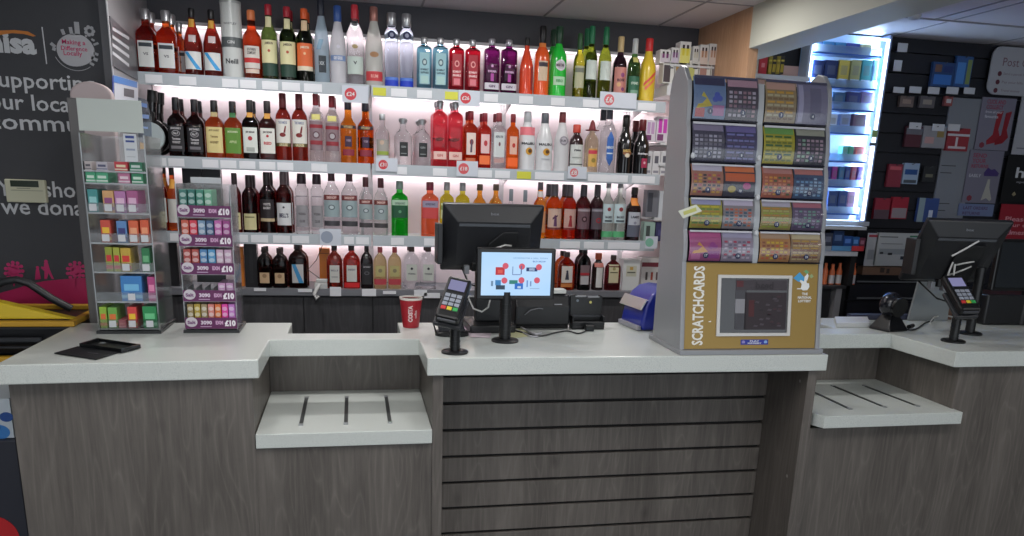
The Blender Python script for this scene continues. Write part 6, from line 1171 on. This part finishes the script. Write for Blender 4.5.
# shelves below the cabinet, right of the scratchcard stand
lu = thing('low_shelving', 'white low shelving with leaflets and orange drinks under the glowing cabinet', 'shelving', (2.5, 3.7, .0))
za, zb_, zc_ = aty(845, 226, 3.72).z, aty(845, 251.5, 3.72).z, aty(840, 285.5, 3.72).z
part(lu, 'shelf', mat((190, 192, 196), .4), (2.24, 2.63, 3.70, 3.87, za - .018, za)); part(lu, 'shelf', mat((200, 202, 208), .4), (2.24, 2.60, 3.70, 3.87, zb_ - .022, zb_)); part(lu, 'shelf', mat((60, 60, 64), .4), (2.24, 2.56, 3.70, 3.87, zc_ - .015, zc_))
part(lu, 'side_panel', mat((26, 27, 30), .5), (2.57, 2.60, 3.71, 3.87, zc_ - .0, zb_ - .023)); part(lu, 'lower_panel', mat((42, 43, 48), .5), (2.24, 2.50, 3.74, 3.80, .3, zc_ - .016)); part(lu, 'lower_side', mat((150, 150, 154), .5), (2.51, 2.545, 3.71, 3.87, .3, zc_ - .016))
def px_box(label, name, cat, x0, x1, yt, yb, Y, col, D=.02, grp=None, deco=(), m=None):
    a = aty(x0, yb, Y); q = aty(x1, yb, Y); zt_ = aty((x0 + x1) / 2, yt, Y).z; z0 = aty((x0 + x1) / 2, yb, Y).z; w = (q.x - a.x) / 2; h = zt_ - z0
    o = thing(name, label, cat, ((a.x + q.x) / 2, Y, z0), 0, grp); b = MB(); b.box(-w, w, 0, D, 0, h); bo = b.build('box_body' if D > .012 else 'board', m or mat(col, .5), o, bev=.0006)
    for i, (x0f, x1f, z0f, z1f, c) in enumerate(deco):
        b = MB(); b.box(w * (2 * x0f - 1), w * (2 * x1f - 1), -.0006 - .0003 * i, -.0001, h * z0f, h * z1f); b.build('printed_panel', mat(c, .5), bo)
    return o, bo, w, h
for i, (x0, x1, yt, c, nm) in enumerate(((823, 831, 233, (70, 76, 96), 'grey leaflet pack'), (831.5, 842, 231, (40, 70, 120), 'navy leaflet pack'), (842.5, 851, 236, (40, 90, 170), 'blue leaflet pack'), (851.5, 858, 237, (50, 110, 180), 'second blue leaflet pack'), (858.5, 864, 238, (120, 60, 80), 'dark red leaflet pack'))):
    px_box(f'{nm} on the white shelf below the glowing cabinet', 'leaflet_pack', 'leaflet', x0, x1, yt, 250.5, 3.76, c, .03, 'leaflets below the cabinet', ((.15, .8, .5, .8, tuple(min(255, v + 60) for v in c)),))
for i, (x0, x1, c, nm) in enumerate(((824, 831, (150, 160, 170), 'grey'), (831.5, 851, (90, 150, 200), 'pale blue'), (851.5, 863.5, (206, 60, 66), 'bright red'))):
    px_box(f'{nm} card strip standing in front of the leaflets', 'card_strip', 'card', x0, x1, 246, 251, 3.715, c, .003)
for i in range(5):
    x0 = 822.5 + i * 7; a = aty(x0 + 3, 270, 3.76); z0 = zc_ + .0008
    o = thing('drink_bottle', f'small orange drink bottle with white label, {ORD[i]} from left under the leaflets', 'bottle', (a.x, 3.76, z0), 0, 'orange drinks under the leaflets')
    h = aty(x0, 263 + (i % 2), 3.76).z - z0
    MB().lathe([(0, .013), (.003, .0155), (h * .62, .0155), (h * .82, .008), (h, .008)], 16).build('bottle_body', mat((232, 120, 70), .35), o, smooth=True)
    MB().lathe([(h * .92, .0072), (h * 1.0, .0072), (h * 1.02, .006)], 12).build('cap', mat((90, 40, 30), .4), o, smooth=True)
    if i: MB().lathe([(h * .06, .0158), (h * .46, .0158)], 16).build('label', mat((206, 204, 206), .5), o, smooth=True)
# items in the niche under the beam
nz = aty(760, 76, 3.84).z
b = MB(); b.box(1.802, 2.235, 3.76, 3.87, nz - .02, nz - .001); solo(b, 'wall_shelf', SHELF, 'short shelf under the beam above the scratchcard stand', 'shelf')
b = MB(); b.box(1.802, 2.235, 3.80, 3.87, nz - .24, nz - .022); struct(b.build('trim_5', mat((206, 170, 158), .5)))
px_box('white framed card with black clock like print, niche under the beam', 'picture_card', 'card', 736, 754, 55, 75, 3.80, (196, 200, 202), .02, None, ((.05, .95, .84, .96, (60, 60, 62)), (.3, .5, .5, .8, (40, 40, 44)), (.6, .95, .2, .45, (50, 50, 54)), (.05, .3, .2, .7, (150, 170, 190))))
px_box('cream book spine left of the red folder in the niche', 'book', 'book', 754.5, 757.5, 54, 75, 3.79, (206, 196, 180), .04, None, ((.2, .8, .3, .7, (190, 180, 160)),))
px_box('red folder with pale round mark in the niche under the beam', 'folder', 'folder', 758, 766, 54, 76, 3.79, (190, 40, 50), .05, None, ((.3, .7, .4, .6, (214, 130, 130)),))
for i in range(4):
    px_box(f'yellow topped dark box, {ORD[i]} from left in the niche', 'tobacco_box', 'box', 767.5 + i * 4, 771.2 + i * 4, 56, 74, 3.81, (60, 50, 36) if i % 2 else (150, 130, 40), .04, 'yellow boxes in the niche', ((.1, .9, .1, .55, (190, 160, 50)), (.1, .9, .7, .8, (206, 180, 60))))
# ------------------------------------------------------------------ dark slatwall with hanging goods
sw = thing('slatwall', 'dark slatted wall display of hanging goods right of the glowing cabinet', 'display wall', (3.1, 3.88, 0))
b = MB(); z = .02
while z < CZ - .02: b.box(2.70, 4.88, 3.872, 3.898, z, min(z + .093, CZ - .004)); z += .10
b.build('boards', mat((34, 35, 42), .4), sw, w=True)
for y, x0, x1 in ((281.5, 857, 930), (298, 857, 915)):
    a = aty(x0, y, 3.868); q = aty(x1, y, 3.868); part(sw, 'metal_trim', mat((120, 124, 130), .4), (a.x, q.x, 3.866, 3.8715, a.z - .004, a.z + .004))
for (x0, x1, yt, yb, c, nm, deco) in ((930, 952, 62, 87, (44, 74, 124), 'large blue hanging magazine bag', ((.1, .9, .1, .5, (60, 120, 200)), (.1, .4, .6, .9, (120, 90, 80)), (.5, .9, .6, .85, (40, 60, 120)))), (952.5, 969, 56, 87, (54, 92, 150), 'blue and green hanging magazine bag', ((.1, .6, .1, .8, (80, 140, 210)), (.7, .95, .1, .9, (130, 150, 90)))),
     (899, 913, 96, 107, (110, 96, 92), 'brown toy blister pack', ((.2, .8, .3, .7, (150, 130, 120)),)), (919, 934, 96, 108, (96, 92, 96), 'grey toy blister pack', ((.2, .8, .3, .7, (150, 140, 130)),)), (944, 952, 96, 106, (150, 80, 80), 'small red and white toy pack', ((.2, .8, .3, .7, (190, 190, 190)),)),
     (904, 920, 126, 147, (84, 40, 52), 'maroon hanging pack', ((.0, 1, .6, .9, (110, 110, 120)),)), (921, 944, 126, 148, (150, 150, 156), 'white hanging pack with gold figure', ((.1, .5, .2, .5, (190, 150, 150)), (.6, .9, .5, .8, (150, 130, 80)))), (945, 967, 128, 151, (150, 50, 60), 'red striped hanging pack', ((.1, .9, .1, .2, (196, 190, 196)), (.4, .5, .2, .6, (206, 200, 206)), (0, 1, .65, .75, (200, 200, 206)))),
     (886, 900, 164, 187, (130, 44, 62), 'dark red hanging box', ((.1, .9, .75, .9, (190, 90, 100)),)), (901.5, 917, 163, 184, (150, 170, 196), 'pale blue hanging card with navy band', ((.1, .9, .45, .7, (40, 80, 140)), (.1, .9, .05, .2, (70, 80, 90)))), (922, 934, 166, 182, (40, 42, 46), 'black hanging blister pack', ((.2, .8, .3, .5, (110, 108, 90)),)),
     (873, 888, 198, 219, (150, 40, 60), 'crimson box on the lowest rail', ((.0, 1, .0, .45, (90, 70, 80)),)), (890, 906, 197, 219, (160, 36, 56), 'crimson box beside a white label', ((.05, .95, .05, .5, (150, 140, 146)),)), (916, 936, 198, 222, (56, 80, 140), 'navy folder with white emblem', ((.0, .3, .0, 1, (140, 160, 170)), (.55, .75, .2, .5, (200, 210, 226))))):
    o, bo, w, h = px_box(f'{nm} on the dark slatted wall', 'hanging_pack', 'packet', x0, x1, yt, yb, 3.845, c, .018, None, deco)
    b = MB(); b.tube([(0, .02, h - .01), (0, -.02, h - .002)], .002); b.build('hook', mat((110, 112, 118), .4, .5), o)
for i, (x0, x1, y0, y1) in enumerate(((893, 904, 87, 93), (909, 921, 86.5, 93), (927.5, 939, 87, 94), (946, 958, 87, 94), (963.5, 974.5, 87.5, 94), (909, 921, 122.5, 129), (932, 944, 124, 131), (947.5, 959.5, 124, 131), (897, 907, 43, 52), (893, 901, 60, 71))):
    px_box(f'small white price card, {ORD[i % 5]} of the {"upper" if i < 5 else "lower"} ones on the slatted wall', 'price_card', 'card', x0, x1, y0, y1, 3.835, (206, 208, 214), .003, None)
# pale upright panel
px_box('tall pale grey blank board between the slatted wall and the boot poster', 'blank_board', 'board', 931, 962.5, 97, 218, 3.86, (128, 132, 140), .01, None, ((.05, .5, .44, .447, (60, 60, 64)), (.05, .4, .38, .387, (60, 60, 64)), (.05, .5, .12, .127, (60, 60, 64)), (.05, .4, .06, .067, (60, 60, 64))))
# posters and board
b = MB(); po = thing('wall_board', 'rounded white board lettered Post Office with three bullet lines, top right', 'sign', (3.75, 3.86, 2.02))
x0, x1, z0, z1, r = aty(985, 93, 3.85).x, 4.3, aty(985, 94, 3.85).z, CZ - .012, .05; pts = []
for (cx, cz, a0) in ((x1 - r, z1 - r, 0), (x0 + r, z1 - r, 90), (x0 + r, z0 + r, 180), (x1 - r, z0 + r, 270)):
    for k in range(7): a = math.radians(a0 + k * 15); pts.append((cx + r * math.cos(a), 3.85, cz + r * math.sin(a)))
b.prism(pts, (0, -.008, 0)); bd = b.build('board', mat((176, 178, 186), .5), po, w=True)
PR = mat((150, 70, 90), .5); off = po.location
pt = aty(1000, 58, 3.84); txt(bd, 'Post Office', mat((128, 92, 104), .5), Vector((x0 + .07, 3.8412, z1 - .075)) - off, width=.26, height=.042, align='L')
for k in range(3):
    z = z1 - .135 - .042 * k; disc(bd, 'bullet', mat((96, 40, 56), .5), Vector((x0 + .062 - .004 * k, 3.8412, z)) - off, .0125, seg=18)
    txt(bd, ('Send a parcel here', 'Pay your bills', 'Travel money')[k], mat((130, 110, 120), .5), Vector((x0 + .085, 3.8412, z)) - off, width=(.16, .13, .12)[k], height=.016, align='L')
def poster(label, pts, col, Y=3.85, items=(), texts=()):
    P_ = [aty(x, y, Y) for x, y in pts]; x0 = min(P_[0].x, P_[3].x); x1 = max(P_[1].x, P_[2].x); z0, z1 = (P_[2].z + P_[3].z) / 2, (P_[0].z + P_[1].z) / 2
    x0 = (P_[0].x + P_[3].x) / 2; x1 = (P_[1].x + P_[2].x) / 2
    o = thing('poster', label, 'poster', ((x0 + x1) / 2, Y, z0)); w, h = (x1 - x0) / 2, z1 - z0
    b = MB(); b.box(-w, w, 0, .006, 0, h); s = b.build('sheet', mat(col, .5), o)
    for pl_, c in items:
        b = MB(); b.prism([(w * (2 * u - 1), -.0002, h * v) for u, v in pl_], (0, -.0006, 0)); b.build('printed_shape', mat(c, .5), s)
    for (t_, u, v, wf, hf, c) in texts: txt(s, t_, mat(c, .5), (w * (2 * u - 1), -.001, h * v), width=wf * 2 * w, height=hf * h, align='L', bold=.02)
    return o
boot = lambda dx: [(.55 + dx, .72), (.72 + dx, .76), (.66 + dx, .40), (.74 + dx, .26), (.60 + dx, .14), (.38 + dx, .10), (.36 + dx, .18), (.52 + dx, .30)]
poster('grey poster showing a pair of red boots on the right wall', [(985, 98), (1019, 98), (1006, 150), (972, 150)], (126, 124, 140), items=[(boot(-.05), (150, 36, 48)), (boot(.2), (140, 30, 42)), ([(.13, .06), (.2, .03), (.27, .06), (.27, .12), (.2, .15), (.13, .12)], (130, 50, 66))], texts=[('CLICK AND', .14, .92, .55, .08, (150, 60, 86)), ('COLLECT', .14, .82, .5, .08, (150, 60, 86)), ('from all your', .14, .72, .5, .06, (196, 196, 206)), ('favourite', .14, .64, .4, .06, (196, 196, 206))])
poster('grey poster with purple shoe and white figure below the boot poster', [(971, 150.5), (1005, 150.5), (995, 203), (961, 203)], (120, 118, 134), items=[([(.5, .58), (.6, .68), (.7, .64), (.8, .66), (.95, .58), (.92, .52), (.52, .52)], (66, 50, 110)), ([(.55, .05), (.62, .30), (.66, .46), (.72, .46), (.74, .30), (.86, .08), (.82, .04), (.7, .1)], (170, 168, 160)), ([(.13, .06), (.2, .03), (.27, .06), (.27, .12), (.2, .15), (.13, .12)], (130, 50, 66))], texts=[('SEND', .1, .90, .4, .08, (150, 60, 86)), ('YOUR', .1, .80, .4, .08, (150, 60, 86)), ('RETURNS', .1, .70, .5, .07, (150, 60, 86)), ('EASILY', .08, .52, .35, .06, (190, 190, 200))])
poster('pale blue notice below the purple shoe poster', [(960, 204), (995, 204), (992, 216), (957, 216)], (110, 124, 160), items=[], texts=[('LAST ORDERS', .12, .66, .7, .26, (90, 60, 100)), ('RETURNS', .12, .22, .5, .24, (90, 60, 100))])
poster('large deep red poster with white lettering behind the dark screen', [(1004, 204), (1060, 206), (1050, 262), (990, 258)], (150, 32, 48), Y=3.84, texts=[('Please check', .10, .74, .8, .085, (214, 150, 160)), ('our opening', .16, .62, .7, .085, (214, 150, 160)), ('times here', .16, .50, .6, .085, (214, 150, 160)), ('MON TO SUN', .2, .26, .5, .07, (190, 90, 100))])
poster('white poster strip above the black one at the right edge', [(1023, 97), (1060, 97), (1046, 155), (1011, 155)], (170, 172, 180), items=[([(.1, .1), (.8, .1), (.8, .12), (.1, .12)], (120, 120, 130))])
poster('black poster with white lettering at the right edge', [(1010, 156), (1052, 156), (1040, 203), (998, 203)], (20, 21, 24), items=[([(.25, .18), (.3, .14), (.35, .18), (.3, .24)], (150, 140, 110))], texts=[('hub', .25, .64, .7, .22, (196, 198, 204)), ('open late', .3, .44, .5, .06, (140, 140, 146))])
# notices and ledge behind the right till
px_box('white printed notice leaning on the wood strip left of the right monitor', 'notice', 'notice', 872.5, 925, 233, 266, 3.80, (186, 190, 192), .004, None, ((.06, .4, .86, .89, (90, 94, 96)), (.62, .97, .88, .93, (50, 120, 90)), (.08, .95, .35, .52, (150, 156, 162)), (.1, .16, .36, .42, (40, 42, 48)), (.25, .33, .33, .4, (40, 42, 48)), (.5, .62, .2, .3, (30, 34, 44)), (.6, .8, .42, .48, (60, 64, 70)), (.1, .5, .66, .68, (130, 134, 138))))
px_box('narrow white notice with red heading beside the leaflets', 'notice', 'notice', 863.5, 874, 233, 266, 3.80, (186, 188, 192), .004, None, ((.1, .9, .88, .95, (170, 60, 76)), (.2, .8, .2, .5, (150, 154, 160))))
px_box('brown wooden strip below the white notices', 'wall_ledge', 'ledge', 862, 905, 267, 275, 3.80, (120, 92, 76), .05, None, ((.4, .5, .3, .9, (60, 50, 46)), (.55, .62, .2, .8, (60, 50, 46))))
# right till extras
fl_ = thing('flat_panel', 'pale grey plastic panel standing behind the right card reader', 'panel', (2.62, 3.02, TZ))
b = MB(); P4 = [aty(909, 317, 3.0), aty(948, 318, 3.0), aty(952, 283, 3.0), aty(919, 282, 3.0)]; zz_ = [TZ + .001, TZ + .001, P4[2].z, P4[3].z]; b.prism([(p.x, 3.0, z) for p, z in zip(P4, zz_)], (0, .012, 0)); b.build('panel', mat((138, 144, 146), .45), fl_, w=True)
b = MB(); b.box(P4[1].x - .002, P4[1].x + .035, 3.02, 3.06, TZ + .001, TZ + .14); b.build('brown_edge', mat((104, 74, 56), .5), fl_, w=True)
b = MB(); b.box(2.14, 2.52, 3.02, 3.06, TZ + .0005, TZ + .022); solo(b, 'desk_edge_strip', mat((58, 62, 84), .5), 'dark blue strip along the back edge of the right worktop', 'strip')
pdp = MB(); pdp.prism([(1.945, 2.84, TZ + .0005), (2.10, 2.84, TZ + .0005), (2.20, 3.0, TZ + .0005), (2.04, 3.0, TZ + .0005)], (0, 0, .018)); solo(pdp, 'paper_pad', mat((206, 208, 208), .5), 'thick white paper pad at the left back corner of the right worktop', 'pad', bev=.001)
# barcode scanner
bs = thing('barcode_scanner', 'round headed black barcode scanner standing on the right hand worktop', 'scanner', (2.155, 2.785, TZ), math.radians(14))
b = MB(); b.loft([[(-.060, -.045, .0005), (.055, -.045, .0005), (.055, .06, .0005), (-.060, .06, .0005)], [(-.055, -.042, .012), (.050, -.042, .012), (.050, .055, .012), (-.055, .055, .012)], [(-.018, -.012, .060), (.035, -.012, .060), (.035, .04, .060), (-.018, .04, .060)], [(-.015, -.01, .085), (.030, -.01, .085), (.030, .035, .085), (-.015, .035, .085)]]); b.build('stand', mat((22, 23, 26), .3), bs, bev=.006, seg=3)
MB().ball((-.005, .01, .105), .050, .042, .050, 28, 16).build('head', mat((24, 25, 32), .25, coat=.4), bs, smooth=True)
MB().cyl((-.008, -.028, .100), (-.05, -1, -.12), .040, .012, 32).build('scan_window', mat((12, 12, 14), .25), bs, smooth=True)
MB().tube([(.04, .02, .03), (.08, .03, .012), (.13, .035, .006)], .003).build('lead', BLACK, bs, smooth=True)
cable('black cable from the scanner along the right worktop', wz([(898, 328), (905, 329), (912, 330), (918, 328), (925, 323), (932, 321)]), .003, (22, 22, 24))
pl = MB(); p = atz(912.5, 329.5, TZ); pl.tube([(p.x - .02, p.y, TZ + .011), (p.x + .022, p.y + .03, TZ + .011)], .009); solo(pl, 'inline_plug', BLACK, 'black inline connector on the scanner cable, right worktop', 'connector', smooth=True)
cable('white cable looping down behind the right monitor', [aty(x, y, 2.70) for x, y in ((953, 262), (949, 272), (946, 285), (950, 292), (953, 280), (955, 264))], .0035, (206, 206, 204))
cable('white cable arching over the right worktop behind the card reader', wz([(930, 323), (934, 317.5), (943, 315.5), (953, 317)], TZ + .02), .0035, (206, 206, 204))
cable('white stylus like lead crossing the back of the right monitor', [aty(952, 256, 2.60), aty(965, 249, 2.595), aty(979, 241, 2.59)], .0035, (206, 206, 206))
# second display behind the right card reader
d2 = thing('customer_display', 'black customer screen facing the shop at the right edge of the frame', 'screen', (2.86, 2.86, TZ), math.radians(-3))
wd = .33; b = MB(); b.box(-.19, wd, -.012, .014, .155, .375); b.build('screen_casing', mat((14, 15, 17), .3), d2, bev=.006)
b = MB(); b.box(-.175, wd - .015, -.0135, -.0122, .170, .362); b.build('screen_glass', mat((40, 44, 48), .08, coat=.6), d2)
b = MB(); b.box(-.17, .26, .02, .20, .001, .135); b.build('lower_casing', mat((24, 25, 28), .4), d2, bev=.008); b = MB(); b.box(.08, .11, .0185, .0198, .115, .119); b.build('badge', mat((150, 152, 158), .4), d2)
b = MB(); b.cyl((.02, .03, .005), (0, 0, 1), .018, .16); b.build('pole', BLACK, d2)
cs_ = thing('ceiling_camera', 'small white dome camera on the ceiling right of the glowing cabinet', 'camera', tuple(atz(914, 20, CZ - .02)))
MB().lathe([(.0, .012), (.004, .022), (.012, .028), (.0195, .030)], 20).build('dome', mat((196, 196, 200), .3), cs_, smooth=True)
# ceiling lamps (recessed panels) that light the shop
def lamp(x, y, label, power, w=.56):
    t = thing('ceiling_light', label, 'ceiling light', (x, y, CZ - .02), 0, 'recessed ceiling light panels')
    b = MB(); b.box(-.298, .298, -.298, .298, .004, .0195); b.build('frame', mat((214, 214, 216), .5), t)
    b = MB(); b.box(-.28, .28, -.28, .28, .0, .0035); b.build('diffuser', emit((255, 252, 250), 2.0), t)
    L = bpy.data.lights.new('lamp', 'AREA'); L.shape = 'SQUARE'; L.size = w; L.energy = power; L.color = (1, .985, .97)
    lo = bpy.data.objects.new('lamp', L); COL.objects.link(lo); lo.location = (x, y, CZ - .03)
lamp(.03, 1.6, 'square light panel in the ceiling above the till queue', 8); lamp(-1.17, 1.0, 'square light panel in the ceiling over the left shop floor', 7); lamp(1.23, 1.0, 'square light panel in the ceiling over the right shop floor', 7)
lamp(.03, -.8, 'square light panel in the ceiling behind the camera', 12); lamp(3.0, 1.0, 'square light panel in the ceiling past the beam', 5)
# downlight by the wooden panel; two unseen ones added to brighten the top shelf
for sx_, sl_ in ((1.36, 'small round bright downlight in the ceiling near the wooden panel'), (.45, 'added unseen downlight in the ceiling above the middle of the aisle'), (-.45, 'added unseen downlight in the ceiling above the left end of the aisle')):
  sp = thing('ceiling_spotlight', sl_, 'ceiling light', (sx_, 3.22, CZ - .01), 0, 'ceiling spotlights over the aisle')
  MB().lathe([(.0, .045), (.008, .045), (.0095, .04)], 24).build('bezel', mat((206, 206, 206), .4), sp, smooth=True); MB().lathe([(-.002, .032), (-.0005, .032)], 24).build('lens', emit((255, 250, 245), 12), sp)
  L = bpy.data.lights.new('spot', 'AREA'); L.shape = 'DISK'; L.size = .12; L.energy = 4.5; L.color = (1, .97, .95)
  lo = bpy.data.objects.new('spot', L); COL.objects.link(lo); lo.location = (sx_, 3.22, CZ - .016)
# LED light under every back shelf and in the cabinet
def area(name, loc, sx, sy, e, col=(1, 1, 1), rot=(0, 0, 0)):
    L = bpy.data.lights.new(name, 'AREA'); L.shape = 'RECTANGLE'; L.size = sx; L.size_y = sy; L.energy = e; L.color = col
    o = bpy.data.objects.new(name, L); COL.objects.link(o); o.location = loc; o.rotation_euler = rot; return o
area('shelf_led', (.43, 4.02, 2.12), 2.5, .02, .55, (1, .96, .975), (math.radians(18), 0, 0))
for z in (S1, S2, S3):
    for x0, x1 in ((-.88, .06), (.10, 1.48)):
        area('shelf_led', ((x0 + x1) / 2, 4.005, z - .034), x1 - x0, .02, 0.42 * (x1 - x0), (1, .96, .975), (math.radians(20), 0, 0))
area('shelf_led', (.4, 4.02, 2.135), 2.3, .02, .7, (1, .96, .975), (math.radians(35), 0, 0)) if False else None
area('shelf_led', (1.62, 3.95, 1.86), .2, .05, .4, (1, .95, .96))
area('cabinet_led', ((LX0 + LX1) / 2, LY - .012, 1.82), .40, .9, 1.5, (.55, .75, 1), (math.radians(90), 0, 0)) if False else None
area('cabinet_led', (LX1 - .035, LY + .01, 1.82), .012, .85, 11, (.5, .72, 1), (math.radians(90), 0, math.radians(60)))
area('cabinet_led', (LX0 + .025, LY + .01, 1.82), .012, .85, 9, (.5, .72, 1), (math.radians(90), 0, math.radians(-60)))
wd_ = bpy.data.worlds.new('world'); SC.world = wd_; wd_.use_nodes = True
bg = wd_.node_tree.nodes['Background']; bg.inputs[0].default_value = (.86, .93, 1, 1); bg.inputs[1].default_value = 1.35
try:
    SC.cycles.use_denoising = True; SC.cycles.max_bounces = 8; SC.cycles.transmission_bounces = 8; SC.cycles.transparent_max_bounces = 12; SC.cycles.sample_clamp_indirect = 6
except Exception: pass
